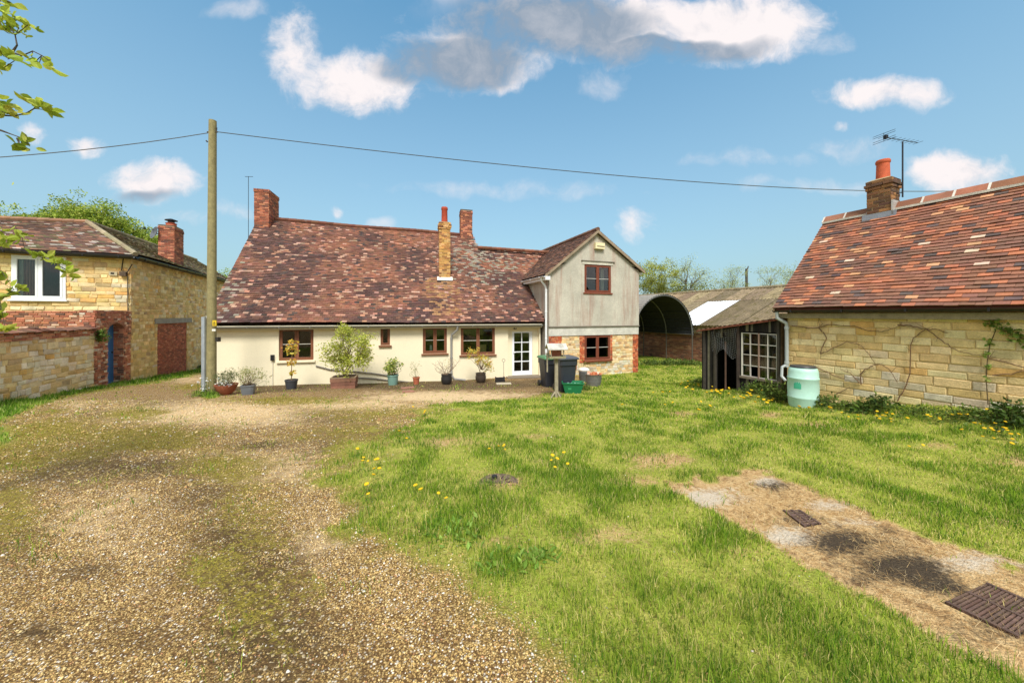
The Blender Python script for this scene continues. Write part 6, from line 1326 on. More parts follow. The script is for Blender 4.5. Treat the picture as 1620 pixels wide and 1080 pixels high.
def build_bins():
    bl = lin(50, 54, 62)
    wheelie(868.5, 611, 1.05, .3, 'black wheelie bin with green topped lid behind the bird table', lin(88,132,92), lin(44,46,52)); wheelie(894, 618.5, 1.12, .25, 'dark grey wheelie bin standing right of the bird table', lin(72,76,84), bl)
    # green box
    b = ground_at(906, 621.5); t = thing('recycling_box', 'open dark green plastic recycling box on the grass by the bins', 'box', b); rz = -.12; ca, sa = math.cos(rz), math.sin(rz); T = lambda x, y, z: Vector((b.x + x * ca - y * sa, b.y + x * sa + y * ca, b.z + z)); g = lin(26,112,70); m_ = M(); vs = []
    lv = [(.22, .15, 0), (.3, .205, .3), (.325, .225, .3), (.325, .225, .335), (.295, .2, .335), (.215, .145, .02)]
    for (x, y, z) in lv:
        for (p, q) in ((-1,-1),(1,-1),(1,1),(-1,1)): vs.append(T(p * x, q * y, z))
    f = [(3,2,1,0)] + [(i*4+k, i*4+(k+1) % 4, i*4+4+(k+1) % 4, i*4+4+k) for i in range(5) for k in range(4)] + [(20,21,22,23)]; m_.add(vs, f, g); m_.build('body', MT['plastic'], t)
    lb = M(); lb.add([T(-.14, -.186, .13), T(-.05, -.186, .13), T(-.05, -.194, .19), T(-.14, -.194, .19)], [(0,1,2,3)], lin(60,150,100)); lb.build('moulded_mark', MT['plastic'], t)
    ct = M()
    for k in range(4): c = T(-.15 + k * .1, .02 * (-1) ** k, .05); ct.tube([c, c + Vector((.02, .0, .25))], .035, 8, random.choice([lin(210,216,214), lin(150,190,170), lin(190,206,200)]))
    ct.build('bottles', MT['plastic'], t, smooth=True)
    # tubs
    for (px, py, r, h, cc, lab, top) in ((939, 609.5, .28, .4, lin(132,130,130), 'galvanised tub heaped with orange brown rubble under the lower window', lin(204,128,84)), (924, 604, .2, .42, lin(124,128,134), 'smaller grey tub topped with a white bowl behind the green box', lin(226,218,206))):
        b = ground_at(px, py); t = thing('garden_tub', lab, 'tub', b); m_ = M(); m_.lathe(b, [(r * .86, 0), (r * .9, h * .3), (r * .93, h * .32), (r * .95, h * .6), (r * .98, h * .62), (r * .98, h * .95), (r * 1.03, h), (r * .95, h), (r * .93, h * .8)], 22, cc); m_.build('tub', MT['metal'], t, smooth=True)
        if px > 930:
            fill = M()
            for _ in range(34): q = random.uniform(0, 6.28); rr = random.uniform(0, r * .85); fill.box((b.x + rr * math.cos(q), b.y + rr * math.sin(q), b.z + h - .05 + random.uniform(0, .05)), random.uniform(.06, .14), random.uniform(.05, .09), .08, random.uniform(0, 3), jcol(random, random.choice([top, lin(186,104,70), lin(224,196,170)]), .1), .7)
            fill.build('rubble', MT['clay'], t)
        else:
            bw = M(); bw.lathe((b.x, b.y, b.z + h), [(r * .95, .0), (r * 1.05, .05), (r * .9, .1), (r * .4, .13)], 20, top); bw.build('bowl', MT['white'], t, smooth=True)
    b = at(906.5, 583, 12.6); t = We.uz(906.5, 585)[0]; m_ = M(); c = We.p(t, .1, We.uz(906.5, 585, .1)[1]); m_.lathe((c.x, c.y, c.z), [(.07, 0), (.1, .02), (.11, .16), (.125, .2), (.1, .2)], 14, lin(178,92,66)); m_.tube([(c.x, c.y, c.z + .18), We.p(t, -.005, c.z + .36)], .008, 5, lin(90,80,66)); tag(m_.build('hanging_pot', MT['clay'], None, smooth=True), 'small terracotta pot hanging on the stone wall behind the bins', 'plant pot')
    # bird table
    b = ground_at(880, 628); t = thing('bird_table', 'weathered wooden bird table on a post in front of the bins', 'bird table', b); Y = b.y; wc = lin(150,140,118); rz = .15; ca, sa = math.cos(rz), math.sin(rz); T = lambda x, y, z: Vector((b.x + x * ca - y * sa, b.y + x * sa + y * ca, b.z + z))
    zp = at(880, 566, Y).z - b.z; p = M(); p.hexa([T(-.045,-.045,0), T(.045,-.045,0), T(.045,.045,0), T(-.045,.045,0), T(-.04,-.04,zp), T(.04,-.04,zp), T(.04,.04,zp), T(-.04,.04,zp)], wc); p.build('post', MT['wood'], t)
    for q in range(4): a = q * math.pi / 2 + .5; f = M(); f.tube([T(.02 * math.cos(a), .02 * math.sin(a), .17), T(.2 * math.cos(a), .2 * math.sin(a), .0)], .022, 4, wc); f.build('brace', MT['wood'], t)
    tr = M(); tr.box(T(0, 0, zp), .44, .32, .025, rz, lin(160,150,118)); 
    for s_ in (-1, 1): tr.box(T(0, s_ * .155, zp + .024), .44, .02, .035, rz, lin(150,142,110)); tr.box(T(s_ * .215, 0, zp + .024), .02, .29, .035, rz, lin(150,142,110))
    tr.build('tray', MT['wood'], t); zr = at(880, 552, Y).z - b.z
    for x in (-1, 1):
        for y in (-1, 1): k = M(); k.tube([T(x * .17, y * .12, zp + .02), T(x * .17, y * .12, zr + .03)], .014, 5, wc); k.build('corner_post', MT['wood'], t)
    rf = M()
    for s_ in (-1, 1): rf.hexa([T(-.27, s_ * .2, zr - .01), T(.27, s_ * .2, zr - .01), T(.27, 0, zr + .13), T(-.27, 0, zr + .13), T(-.27, s_ * .2, zr + .015), T(.27, s_ * .2, zr + .015), T(.27, 0, zr + .155), T(-.27, 0, zr + .155)], lin(186,182,170))
    rf.build('roof', MT['wood'], t); bk = M(); bk.box(T(.02, .1, zp + .03), .26, .04, zr - zp - .03, rz, lin(172,108,84)); bk.build('back_board', MT['brick'], t); bt = M(); bt.box(T(-.24, .05, zp - .38), .03, .06, .5, rz, wc); bt.box(T(-.24, .05, zp - .38 + .48), .12, .05, .03, rz, wc); bt.build('side_batten', MT['wood'], t)
    # water butt
    Yb = 7.85; X = (1270.5 - CX) / F * Yb; g = g1(X, Yb); t = thing('water_butt', 'pale mint green water butt at the corner of the stone outbuilding', 'water butt', (X, Yb, g)); c = lin(176,214,198); Hh = .92; r = .285
    m_ = M(); m_.lathe((X, Yb, g), [(r * .86, 0), (r * .93, .05), (r * .97, .2), (r * 1.0, .215), (r * 1.0, .235), (r * .97, .25), (r, .45), (r * .98, .62), (r * 1.015, .635), (r * 1.015, .66), (r * .97, .675), (r * .95, .8), (r * .87, .87), (r * .8, .885)], 32, c); m_.build('body', MT['plastic'], t, smooth=True)
    l_ = M(); l_.lathe((X, Yb, g), [(r * .82, .88), (r * .84, .9), (r * .8, .925), (r * .3, .94)], 28, lin(62,64,66)); l_.build('lid', MT['plastic'], t, smooth=True)
    th0 = math.atan2(-Yb, -X) - .35; q = M(); vs = []
    def sp_(a, z): return Vector((X + (r * 1.006) * math.cos(th0 + a), Yb + (r * 1.006) * math.sin(th0 + a), g + z))
    k = 10; w = .24
    for i in range(k + 1):
        a = frac(-w, w, i / k); tz = .545 + .04 * abs(math.sin(i * .95)) * (1 if 1 < i < 9 else 0); vs += [sp_(a, .43), sp_(a, tz)]
    q.add(vs, [(2*i, 2*i+2, 2*i+3, 2*i+1) for i in range(k)], lin(72,172,138)); q.build('printed_emblem', MT['plastic'], t)
build_bins()

# ------------------------------------------------------------------ covers in the ground
def build_covers():
    b = ground_at(789, 763); m_ = M(); r = .2; m_.lathe((b.x, b.y, b.z - .038), [(r * 1.06, 0), (r * 1.06, .04), (r * .98, .045), (r * .97, .038), (r * .4, .04), (r * .1, .042)], 28, lin(112,94,80))
    for k in range(10): a = k * .628; m_.box((b.x + .11 * math.cos(a), b.y + .11 * math.sin(a), b.z + .008), .06, .012, .006, a, lin(88,74,64))
    m_.tube([(b.x - .05, b.y + .1, b.z + .0), (b.x - .05, b.y + .1, b.z + .03)], .03, 8, (.03,.03,.03)); tag(m_.build('manhole_cover', MT['rust'], None), 'small round iron cover set in the lawn', 'manhole cover')
    for (c0, c1, c2, c3, lab, n) in (((1238,808),(1262,808),(1296,830),(1272,834),'small rusty slotted grating let into the bare slab', 7), ((1495,955),(1560,925),(1660,968),(1610,1010),'large rusty slotted iron grating at the right edge of the slab', 14)):
        P = [ground_at(*c) for c in (c0, c1, c2, c3)]; up = Vector((0,0,.012)); t = thing('drain_grating', lab, 'grating', (P[0] + P[2]) / 2); dk = M(); dk.add([p + Vector((0,0,.004)) for p in P], [(0,1,2,3)], lin(40,34,30)); dk.build('pit', MT['rust'], t)
        for i in range(n):
            a, b_ = P[0].lerp(P[3], i / n), P[1].lerp(P[2], i / n); c_, d_ = P[1].lerp(P[2], (i + .6) / n), P[0].lerp(P[3], (i + .6) / n); s_ = M(); s_.hexa([a, b_, c_, d_, a + up, b_ + up, c_ + up, d_ + up], jcol(random, lin(104,82,70), .15)); s_.build('bar', MT['rust'], t)
        for k in (0, .5, .985):
            a, b_ = P[0].lerp(P[1], k), P[3].lerp(P[2], k); dd = (P[1] - P[0]).normalized() * .02; s_ = M(); u2 = Vector((0,0,.016)); s_.hexa([a, b_, b_ + dd, a + dd, a + u2, b_ + u2, b_ + dd + u2, a + dd + u2], lin(96,76,66)); s_.build('frame_bar', MT['rust'], t)
build_covers()

# ------------------------------------------------------------------ trees
def leaves_np(centers, rad, n_each, size, pal, w, R, asp=.5):
    C_ = np.repeat(np.array([list(c) for c in centers]), n_each, 0); n = len(C_)
    v = R.normal(0, 1, (n, 3)); v /= np.linalg.norm(v, axis=1)[:, None]; v *= (R.random(n) ** .45)[:, None]
    rr = np.repeat(np.array(rad), n_each)[:, None] if np.ndim(rad) else rad
    C_ = C_ + v * rr * np.array([1, 1, .72])
    d = R.normal(0, 1, (n, 3)); d /= np.linalg.norm(d, axis=1)[:, None]; e = np.cross(d, R.normal(0, 1, (n, 3))); e /= np.linalg.norm(e, axis=1)[:, None]
    L_ = (size * R.uniform(.6, 1.3, n))[:, None]; s_ = e * L_ * asp * .5; nn = np.cross(d, e) * L_ * asp * .2
    V = np.stack([C_, C_ + d * L_ * .5 + s_ + nn, C_ + d * L_, C_ + d * L_ * .5 - s_ + nn], 1).reshape(-1, 3)
    pal = np.array(pal); col = pal[R.choice(len(pal), n, p=np.array(w) / sum(w))] * R.uniform(.75, 1.2, (n, 1)); cl = np.repeat(R.uniform(.8, 1.15, len(centers)), n_each)[:, None]
    return V, np.repeat(col * cl, 4, 0)
def tree(name, label, base, trunk_h, lobes, leaf, npal, seed, n_each=110, lr=.55, r0=.22, group=None, bark=lin(104,92,74), per=9, twig=True):
    """lobes: (offset from base, radii): limbs reach scattered points in each lobe, every point carries twigs and a leaf clump"""
    R = np.random.default_rng(seed); Rp = random.Random(seed); b = Vector(base); t = thing(name, label, 'tree', b, group); m_ = M()
    top = b + Vector((Rp.gauss(0, .2), Rp.gauss(0, .2), trunk_h)); m_.tube([b - Vector((0,0,.3)), b.lerp(top, .5) + Vector((Rp.gauss(0,.1), 0, 0)), top], [r0 * 1.2, r0 * .85, r0 * .6], 9, bark); cs = []
    for (o, rad) in lobes:
        c = b + Vector(o); k0 = top.lerp(c, .5) + Vector((Rp.gauss(0,.3), Rp.gauss(0,.3), Rp.gauss(0,.2))); m_.tube([top - Vector((0,0,.3)), top.lerp(k0, .5), k0, k0.lerp(c, .6)], [r0 * .5, r0 * .38, r0 * .26, r0 * .16], 6, bark)
        for _ in range(per):
            p = inball(Rp, c, *rad, .25); st = k0.lerp(c, Rp.uniform(0, .6)); md = st.lerp(p, .5) + Vector((Rp.gauss(0,.2), Rp.gauss(0,.2), Rp.gauss(.1,.15))); m_.tube([st, md, p], [r0 * .14, r0 * .09, r0 * .03], 4, bark); cs.append(p)
            if twig:
                for _ in range(4): q = p + Vector((Rp.gauss(0, lr * .8), Rp.gauss(0, lr * .8), Rp.gauss(.1, lr * .7))); m_.tube([md.lerp(p, .6), p.lerp(q, .4), q], [r0 * .05, r0 * .03, r0 * .015], 3, bark, caps=False); cs.append(q)
    m_.build('trunk', MT['bark'], t)
    V, col = leaves_np(cs, lr, n_each, leaf, [c for c, _ in npal], [w for _, w in npal], R); n = len(V) // 4; Fv = np.arange(n * 4).reshape(-1, 4); V = V - np.array([b.x, b.y, b.z]); o = fast_mesh('crown', V, Fv, 4, col, MT['leaf'], None, t); return t
def build_trees():
    gd = -1.6
    OAK = [(lin(150,172,66),3), (lin(182,194,84),2.5), (lin(116,142,52),2.5), (lin(206,210,112),1)]
    WIL = [(lin(196,198,80),3), (lin(160,168,62),3), (lin(204,204,104),1.5), (lin(128,136,52),1.5)]
    X = lambda px, Y: (px - CX) / F * Y
    def Z(py, Y): return CZ + (HY - py) / F * Y
    Y = 31
    tree('oak_tree', 'big spring green tree rising behind the stone house roof', (X(118, Y), Y, gd), 5, [((-1.4, 0, Z(354, Y) - gd), (2.6, 2, 1.2)), ((1.0, 0, Z(346, Y) - gd), (2.4, 2, 1.1)), ((3.2, 0, Z(360, Y) - gd), (1.6, 1.6, 1.0)), ((-.2, 0, Z(385, Y) - gd), (4.6, 2, 1.3)), ((2.0, 0, Z(340, Y) - gd), (1.8, 1.3, .5))], .2, OAK, 401, 46, .62, .34, 'trees beyond the buildings', per=12)
    tree('oak_tree', 'lower green tree at the far left edge behind the stone house', (X(20, Y), Y, gd), 4, [((-2, 0, Z(358, Y) - gd), (2.4, 2, 1.0)), ((1.2, 0, Z(354, Y) - gd), (2.4, 2, 1.0)), ((3.0, 0, Z(362, Y) - gd), (1.6, 1.5, .9)), ((0, 0, Z(390, Y) - gd), (3.4, 2, 1.2))], .2, OAK, 402, 46, .6, .28, 'trees beyond the buildings', per=10)
    tree('oak_tree', 'small green tree top behind the stone house chimney', (X(190, Y), Y + 2, gd), 4, [((0, 0, Z(384, Y + 2) - gd), (1.4, 1.4, 1.1)), ((-.9, 0, Z(372, Y + 2) - gd), (1, 1, .8))], .2, OAK, 403, 46, .55, .22, 'trees beyond the buildings', per=9)
    tree('hedge_tree', 'green bush in the gap between the pole and the cottage roof', (X(354, 30), 30, gd), 2.4, [((0, 0, Z(446, 30) - gd), (1.1, 1, 1.1)), ((-.6, 0, Z(462, 30) - gd), (1.3, 1, .8)), ((.8, 0, Z(455, 30) - gd), (.9, 1, .8))], .15, OAK, 404, 60, .45, .15, 'trees beyond the buildings', per=7)
    Y = 36; gd = -1.25
    tree('willow_tree', 'yellow green tree rising right behind the grey gable', (X(1040, Y), Y, gd), 3, [((-.8, 0, Z(432, Y) - gd), (1.5, 1.2, 1.3)), ((.9, 0, Z(428, Y) - gd), (1.3, 1.2, 1.2)), ((0, 0, Z(455, Y) - gd), (2.2, 1.4, 1.2))], .14, WIL, 411, 34, .5, .2, 'trees beyond the buildings', per=13)
    tree('willow_tree', 'loose pale tree with bare twigs above the arched shelter', (X(1085, Y), Y, gd), 3.4, [((-.2, 0, Z(428, Y) - gd), (1.4, 1.1, 1.0)), ((1.3, 0, Z(436, Y) - gd), (1.3, 1.1, 1.0)), ((.3, 0, Z(452, Y) - gd), (2.0, 1.2, .7))], .11, WIL, 412, 11, .5, .2, 'trees beyond the buildings', per=14)
    for (px, w, top_, sd, lab) in ((1028, 2.2, 447, 413, 'low dense green bush left of the arched shelter top'), (1075, 2.3, 449, 414, 'low dense green bush straight above the arched shelter'), (1118, 2.0, 452, 415, 'low dense green bush above the near end of the mossy roof')):
        tree('hedge_bush', lab, (X(px, 34), 34, gd), 1.6, [((0, 0, Z(top_ + 12, 34) - gd - .3), (w, 1.2, 1.0)), ((0, 0, Z(top_ + 26, 34) - gd - .4), (w * 1.1, 1.2, 1.2))], .15, [(lin(128,134,48),3), (lin(102,110,42),3), (lin(160,164,70),1.5)], sd, 40, .5, .12, 'trees beyond the buildings', per=9)
    for (px, top_, sd, rx, lab) in ((1160, 433, 416, 1.1, 'thin sparse sapling left of the grey dead trunk'), (1215, 430, 417, 1.4, 'loose pale tree between the dead trunk and the outbuilding roof'), (1250, 430, 418, 1.0, 'sparse pale tree close against the orange roof edge'), (1145, 447, 419, 1.0, 'small low sapling above the white roof sheets')):
        tree('sapling', lab, (X(px, Y), Y, gd), 3.2, [((0, 0, Z(top_ + 2, Y) - gd), (rx, .9, .75)), ((.3, 0, Z(top_ + 18, Y) - gd), (rx * .9, .9, .7))], .11, [(lin(180,186,110),3), (lin(150,164,84),3), (lin(204,206,140),1.5)], sd, 9, .42, .11, 'trees beyond the buildings', per=12)
    b = Vector((X(1180, Y), Y, gd)); m_ = M(); m_.tube([b, b + Vector((.1, 0, 3)), Vector((X(1181, Y), Y, Z(425, Y)))], [.2, .16, .12], 7, lin(86,84,78)); m_.tube([Vector((X(1181, Y), Y, Z(430, Y))), Vector((X(1184, Y), Y, Z(421, Y)))], [.08, .05], 5, lin(86,84,78)); tag(m_.build('dead_trunk', MT['bark'], None), 'grey broken dead trunk standing above the mossy shed roof', 'dead tree')
build_trees()
def build_rear_trees():
    for i, (x, y, lab) in enumerate(((-13, -13, 'leafy garden tree behind the viewer, far left'), (-6, -16, 'leafy garden tree behind the viewer, left of the middle'), (1, -15, 'leafy garden tree straight behind the viewer'), (8, -16, 'leafy garden tree behind the viewer, right of the middle'), (15, -12, 'leafy garden tree behind the viewer, far right'))):
        tree('garden_tree', lab, (x, y, .45), 2, [((-1.6, 0, 3.2), (1.9, 1.5, 1.6)), ((1.6, .2, 3.4), (1.9, 1.5, 1.6)), ((0, 0, 5.2), (2, 1.5, 1.6)), ((0, .4, 1.6), (3.2, 1.2, 1.2))], .3, [(lin(104,130,48),3), (lin(80,106,40),3), (lin(132,152,62),1)], 450 + i, 26, .8, .25, 'garden trees behind the viewer', per=9)
build_rear_trees()
def build_near_tree():
    R = random.Random(77); b = Vector((-5.4, 2.7, g1(-5.4, 2.7))); t = thing('pear_tree', 'leafy fruit tree whose branches reach in at the left edge', 'tree', b); st, lf = M(), M(); bk = lin(84, 76, 68)
    top = b + Vector((.1, .1, 2.1)); st.tube([b - Vector((0,0,.2)), b.lerp(top, .5) + Vector((.06,0,0)), top, top + Vector((.1, -.1, 1.3))], [.14, .12, .1, .06], 10, bk)
    pal = [(lin(172,186,66),3), (lin(200,206,96),2), (lin(140,160,54),2)]
    BR = [([(-250,70,2.4),(-90,62,2.25),(0,78,2.1),(20,84,2.1),(36,88,2.08),(52,81,2.05),(66,88,2.05),(78,96,2.05)], [(12,94,9),(5,108,8),(58,96,5),(62,101,5),(50,90,3)]), ([(20,82,2.1),(27,72,2.1),(24,56,2.1),(14,40,2.1)], [(4,22,10),(16,32,9),(30,44,8),(44,40,6),(8,48,8),(-12,30,10)]),
          ([(-220,150,2.5),(-80,176,2.2),(0,182,2.1),(22,184,2.1),(42,179,2.08),(54,172,2.05)], [(58,164,9),(66,168,7),(74,174,6),(10,168,9),(2,176,7),(-14,170,9),(30,178,3)]), ([(-160,180,2.5),(-40,196,2.2),(0,206,2.1),(22,214,2.1),(36,219,2.08),(41,214,2.06)], [(34,226,4),(44,230,4)]), ([(28,219,2.1),(30,226,2.1),(38,232,2.08)], [(40,234,3)]),
          ([(-140,0,2.4),(-30,-12,2.2),(0,-2,2.1),(16,4,2.1)], [(12,4,5),(0,8,6)]),
          ([(-180,330,3.3),(-60,372,3.3),(0,392,3.3),(40,398,3.3),(80,412,3.3),(112,432,3.3)], [(22,378,10),(34,372,9),(8,384,9),(76,406,10),(92,418,10),(104,428,9),(66,408,6),(112,434,7),(2,366,6)]), ([(-120,440,3.3),(-30,470,3.3),(0,474,3.3),(22,458,3.3),(36,456,3.3)], [(14,462,7),(32,456,7),(4,470,7),(0,500,7),(8,520,8),(2,524,6),(-6,490,6),(2,428,5),(0,446,6)])]
    for (pts, cl) in BR:
        P = [at(*p) for p in pts]; P = ([top.lerp(top + Vector((.1,-.1,1.3)), min(1, max(0, (P[0].z - top.z) / 1.3)))] if pts[0][0] < -100 else []) + P; n = len(P); r0 = .03 if pts[0][0] < -100 else .007; st.tube(P, [frac(r0, .003, min(1, k / (n - 1) * 1.6) ** .6) for k in range(n)], 6, bk)
        Y = pts[-1][2]
        for (px, py, k) in cl:
            c = at(px, py, Y); st.tube([min(P, key=lambda q: (q - c).length), c], .0022, 4, bk); leafmesh(lf, [c + Vector((R.gauss(0,.012), R.gauss(0,.02), R.gauss(0,.012))) for _ in range(k)], .062 if Y < 3 else .08, pal, .25, R, .6, ovate=True)
        if pts[0][0] < -100:
            for k in range(3, 4 + 0): pass
    # the rest of the crown, out of the picture to the left
    for _ in range(38):
        c = inball(R, (-5.9, 2.4, 3.3), 1.3, 1.2, 1.2, .3)
        if c.x > -1.62 * c.y: continue
        st.tube([top + Vector((0,0,R.uniform(0, .9))), c], [.02, .004], 5, bk); leafmesh(lf, [c + Vector((R.gauss(0,.14), R.gauss(0,.14), R.gauss(0,.12))) for _ in range(40)], .065, pal, .25, R, .52)
    st.build('trunk', MT['bark'], t); lf.build('crown', MT['leaf'], t)
build_near_tree()

# ------------------------------------------------------------------ weeds, creepers, dandelions
def weed(label, px, py, rx, h, n, leaf, pal, seed, w=None, name='weed_clump', cat='weeds', ry=.2):
    R = random.Random(seed); b = ground_at(px, py); t = thing(name, label, cat, b, 'weeds along the walls'); lf, st = M(), M(); pts = []
    for _ in range(n):
        x, y = R.gauss(0, rx * .45), R.gauss(0, ry * .5)
        hh = h * max(.15, 1 - (x / rx) ** 2) * R.uniform(.35, 1); p = Vector((b.x + x, b.y + y, g1(b.x + x, b.y + y)))
        tp = p + Vector((R.gauss(0,.06), R.gauss(0,.06), hh)); st.tube([p - Vector((0,0,.02)), tp], [.004, .002], 3, lin(110,110,62), caps=False)
        pts += [p.lerp(tp, R.uniform(.25, 1)) + Vector((R.gauss(0,.03), R.gauss(0,.03), 0)) for _ in range(5)]
    leafmesh(lf, pts, leaf, pal, .45, R, .5); st.build('stem', MT['leaf'], t); lf.build('foliage', MT['leaf'], t)
def build_weeds():
    NET = [(lin(92,116,46),3), (lin(118,140,60),2), (lin(70,92,38),3), (lin(146,160,80),1)]
    weed('nettles and brambles under the lean-to window beside the water butt', 1228, 632, .5, .5, 110, .085, NET, 501, ry=.3); weed('leafy weeds at the foot of the lean-to under its left window edge', 1196, 622, .4, .38, 90, .08, NET, 502); weed('low weeds by the doorway post of the lean-to', 1150, 613, .45, .22, 80, .07, NET, 503); weed('low weeds outside the far corner of the lean-to', 1105, 606, .4, .22, 70, .07, NET, 504)
    weed('dark bramble bush against the pale foot of the outbuilding wall', 1380, 650, .36, .34, 120, .085, [(lin(84,108,40),3), (lin(62,84,34),3), (lin(112,134,56),1.5)], 505); weed('weeds just right of the water butt base', 1303, 644, .28, .32, 70, .07, NET, 506); weed('dry tangled weeds low on the wall between water butt and bramble', 1335, 646, .3, .16, 60, .06, NET, 507)
    weed('dark leafy weeds at the outbuilding wall, far right edge', 1606, 672, .3, .4, 110, .08, [(lin(84,108,40),3), (lin(62,84,34),3)], 508); weed('thick grassy weeds along the outbuilding wall near the right edge', 1530, 662, .5, .16, 100, .06, NET, 509); weed('thin weeds at the wall foot right of the bramble', 1450, 655, .4, .12, 60, .05, NET, 510)
    for i, (px, lab) in enumerate(((1030, 'weeds under the left end of the arched shelter'), (1060, 'weeds in the middle under the arched shelter'), (1090, 'weeds by the right hand post of the arched shelter'))): weed(lab, px, 577, .9, .3, 90, .12, NET, 520 + i, ry=.5)
    weed('fern like plant rooted on top of the garden wall left of the blue door', 152, 545, .3, .3, 20, .06, NET, 530) if False else None
    weed('grass tuft and weeds at the far end of the stone house by the pole', 318, 584, .6, .3, 90, .1, NET, 531, ry=.4); weed('weeds beside the green box under the tubs', 926, 617, .2, .18, 50, .06, NET, 532); weed('tall single weed against the wing wall by the lower window', 922, 598, .08, .8, 14, .09, NET, 533)
    # creeper bush on the garden wall
    R = random.Random(9); c = Wg.p(Wg.u(152), .12, Wg.uz(152, 532)[1]); t = thing('wall_plant', 'bushy green plant growing out of the garden wall top left of the blue door', 'plant', c - Vector((0,0,.2)), 'weeds along the walls'); lf, st = M(), M()
    for _ in range(60): p = inball(R, c, .26, .12, .22, 0); st.tube([Wg.p(Wg.u(152), -.02, c.z), p], .003, 3, lin(90,90,50), caps=False); leafmesh(lf, [p + Vector((R.gauss(0,.04), R.gauss(0,.04), R.gauss(0,.04))) for _ in range(8)], .06, [(lin(94,124,48),3), (lin(122,150,62),2), (lin(70,94,38),2)], .3, R, .6)
    st.build('stem', MT['leaf'], t); lf.build('foliage', MT['leaf'], t)
    # bare creeper stems on the outbuilding wall
    V = [[(1253,515),(1290,520),(1310,514),(1345,515),(1372,522),(1395,524),(1415,518),(1435,514)], [(1362,608),(1361,592),(1368,584),(1380,578),(1395,576),(1410,588),(1420,605)], [(1303,525),(1308,535),(1300,550),(1298,560),(1320,550),(1340,541),(1360,545),(1372,556),(1385,575)], [(1300,525),(1296,518),(1302,512)], [(1420,634),(1432,612),(1440,590),(1441,545),(1445,535),(1465,520),(1480,520),(1500,527)], [(1420,514),(1440,515),(1465,520),(1490,538),(1510,552),(1540,561),(1575,565)], [(1560,565),(1600,576),(1640,585)], [(1570,594),(1600,590),(1640,583)], [(1290,580),(1330,598),(1345,602)], [(1320,625),(1345,612)], [(1360,606),(1345,590),(1330,585)]]
    for i, pl in enumerate(V): pass
    t = thing('bare_creeper', 'leafless brown creeper stems spreading over the outbuilding stone wall', 'creeper', Wb.p(1.8, .03, g1(7.4, 7)))
    for pl in V:
        m_ = M(); P = [Wb.p(Wb.uz(x, y, .02)[0], .022 + .01 * math.sin(x), Wb.uz(x, y, .02)[1]) for x, y in pl]; Q = []
        for k in range(len(P) - 1):
            for s_ in range(4): Q.append(P[k].lerp(P[k + 1], s_ / 4) + Vector((0, 0, R.gauss(0, .008))))
        Q.append(P[-1]); m_.tube(Q, [frac(.011, .005, k / (len(Q) - 1)) for k in range(len(Q))], 5, lin(126,98,72))
        for k in range(2, len(Q), 3):
            d = Wb.d * R.gauss(0, .07); m_.tube([Q[k], Q[k] + Vector((d.x, d.y, R.gauss(.02, .06)))], [.004, .002], 3, lin(116,90,66), caps=False)
        m_.build('stem', MT['bark'], t)
    t = thing('ivy', 'green ivy strand climbing the outbuilding wall near the right edge', 'ivy', Wb.p(Wb.u(1562), .03, g1(8.6, 6.2))); lf = M(); pl = [(1563,640),(1560,600),(1562,570),(1566,545),(1574,525),(1578,512),(1572,505)]; p2 = [(1578,520),(1595,524),(1610,532),(1640,545)]
    for q_ in (pl, p2): st = M(); st.tube([Wb.p(Wb.uz(x, y, .02)[0], .02, Wb.uz(x, y, .02)[1]) for x, y in q_], .007, 5, lin(100,84,60)); st.build('stem', MT['bark'], t)
    pts = []
    for (x, y, n, s_) in ((1574,510,46,6), (1590,522,40,7), (1606,530,44,7), (1625,540,60,9), (1566,540,14,4), (1560,560,12,3), (1562,580,10,3), (1561,600,6,3)): pts += [Wb.p(Wb.u(x + R.gauss(0, s_), .05), R.uniform(.02, .1), Wb.uz(x, y + R.gauss(0, s_ * .8), .05)[1]) for _ in range(n)]
    leafmesh(lf, pts, .06, [(lin(128,150,62),3), (lin(98,122,48),3), (lin(156,172,84),1)], .2, R, .75); lf.build('foliage', MT['leaf'], t)
    # dock rosettes in the lawn
    for i, (px, py, s_, lab) in enumerate(((705, 828, .2, 'broad leaved weed rosette in the lawn nearest the gravel edge'), (735, 850, .18, 'second broad leaved weed patch in the lawn by the gravel'), (835, 888, .16, 'broad leaved rosette in the middle of the lawn foreground'), (860, 880, .1, 'small broad leaved rosette just behind the foreground one'), (787, 900, .1, 'small broad leaved weed low in the lawn foreground'))):
        b = ground_at(px, py); t = thing('dock_rosette', lab, 'weed', b, 'broad leaved weeds in the lawn'); lf = M(); R2 = random.Random(600 + i)
        for _ in range(int(60 * s_ / .15)):
            x, y = R2.gauss(0, s_ * .55), R2.gauss(0, s_ * .45); p = Vector((b.x + x, b.y + y, g1(b.x + x, b.y + y) + .01)); leafmesh(lf, [p], .06, [(lin(128,162,66),3), (lin(150,178,84),2), (lin(104,138,54),1)], .55, R2, .42)
        lf.build('leaves', MT['leaf'], t)
    # dandelions
    spots = []
    def cl(px, py, rx, ry, n, w='in the open lawn'): spots.extend([(R.gauss(px, rx), R.gauss(py, ry), w) for _ in range(n)])
    A_, B_, C_, D_ = 'below the black lean-to', 'in front of the outbuilding wall', 'near the gravel edge', 'near the round iron cover'
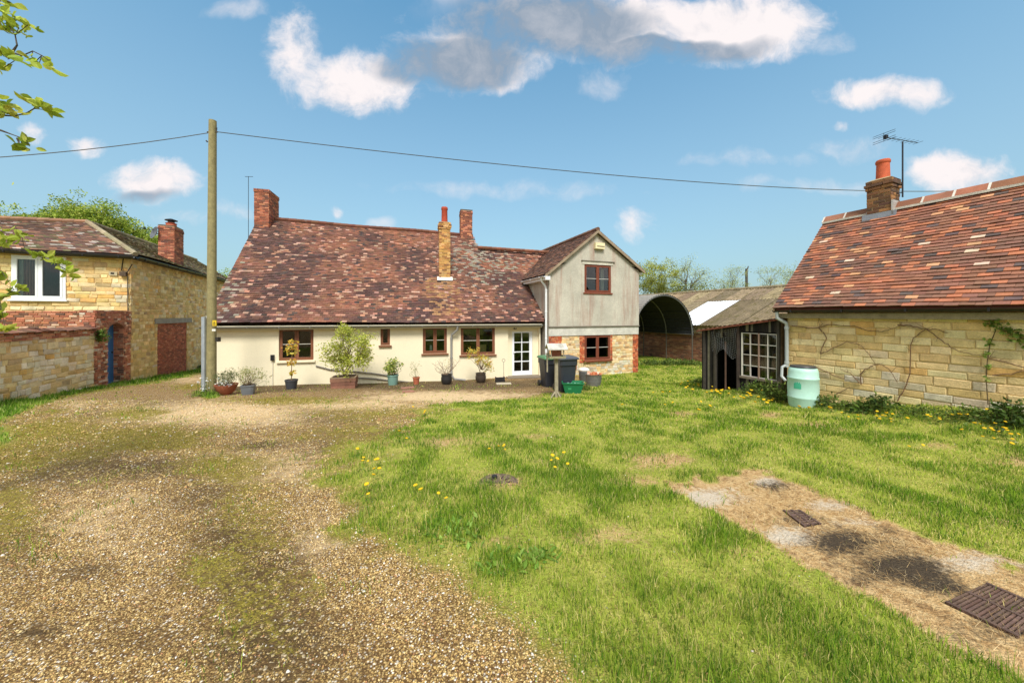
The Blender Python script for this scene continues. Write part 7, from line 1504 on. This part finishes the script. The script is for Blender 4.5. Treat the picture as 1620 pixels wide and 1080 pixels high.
    cl(1095, 613, 14, 4, 14, A_); cl(1135, 622, 16, 3, 12, A_); cl(1180, 632, 18, 4, 12, A_); cl(1225, 640, 16, 3, 6, A_); cl(1288, 648, 12, 3, 5, B_); cl(1395, 668, 14, 4, 12, B_); cl(1500, 668, 25, 5, 10, B_); cl(1565, 688, 22, 6, 14, B_); cl(1590, 700, 20, 5, 6, B_); cl(1350, 665, 8, 3, 3, B_); cl(1060, 640, 20, 6, 4); cl(590, 745, 14, 8, 6, C_); cl(620, 720, 40, 20, 5, C_); cl(580, 780, 10, 10, 4, C_); cl(797, 720, 12, 4, 5, D_); cl(880, 745, 10, 8, 6, D_); cl(1115, 650, 10, 6, 3); cl(665, 655, 12, 3, 3, C_); cl(1440, 700, 60, 20, 3); cl(640, 790, 30, 20, 4, C_); cl(985, 650, 40, 14, 3)
    hm = M(); hm.lathe((0, 0, .0), [(.004, -.006), (.02, .0), (.024, .006), (.018, .011), (.006, .013)], 9, lin(240,196,30)); me_h = None; sm = M(); sm.tube([(0,0,-.06), (0,0,.0)], .0022, 4, lin(140,150,70))
    for k in range(7): a = k * .9; sm.add([(0,0,-.06), (.05 * math.cos(a) + .01, .05 * math.sin(a), -.045), (.085 * math.cos(a), .085 * math.sin(a), -.055), (.05 * math.cos(a), .05 * math.sin(a) + .012, -.045)], [(0,1,2,3)], lin(96,126,48))
    proto_h = hm.build('flower', MT['petal'], None); proto_s = sm.build('leaves', MT['leaf'], None); 
    for p in (proto_h, proto_s):
        me = p.data; off = np.array(p.location); co = np.zeros(len(me.vertices) * 3, np.float32); me.vertices.foreach_get('co', co); co = co.reshape(-1, 3) + off; me.vertices.foreach_set('co', co.ravel().astype(np.float32)); me.update()
    mh, ms = proto_h.data, proto_s.data; bpy.data.objects.remove(proto_h); bpy.data.objects.remove(proto_s)
    for (px, py, wh) in spots:
        if px > 1612 or px < 560: continue
        b = ground_at(px, py); hh = R.uniform(.07, .13); t = thing('dandelion', 'single yellow dandelion flower growing ' + wh, 'dandelion', b, 'dandelions ' + wh)
        s_ = R.uniform(.8, 1.4) * (1.25 if b.y > 7 else .75)
        for (nm, me) in (('flower', mh), ('leaves', ms)):
            o = bpy.data.objects.new(nm, me); C.objects.link(o); o.parent = t; o.location = (0, 0, hh if nm == 'flower' else .058 * s_ + .0); o.scale = (s_, s_, s_ if nm == 'flower' else s_); o.rotation_euler = (R.gauss(0,.25), R.gauss(0,.25), R.uniform(0, 6)) if nm == 'flower' else (0, 0, R.uniform(0, 6))
build_weeds()
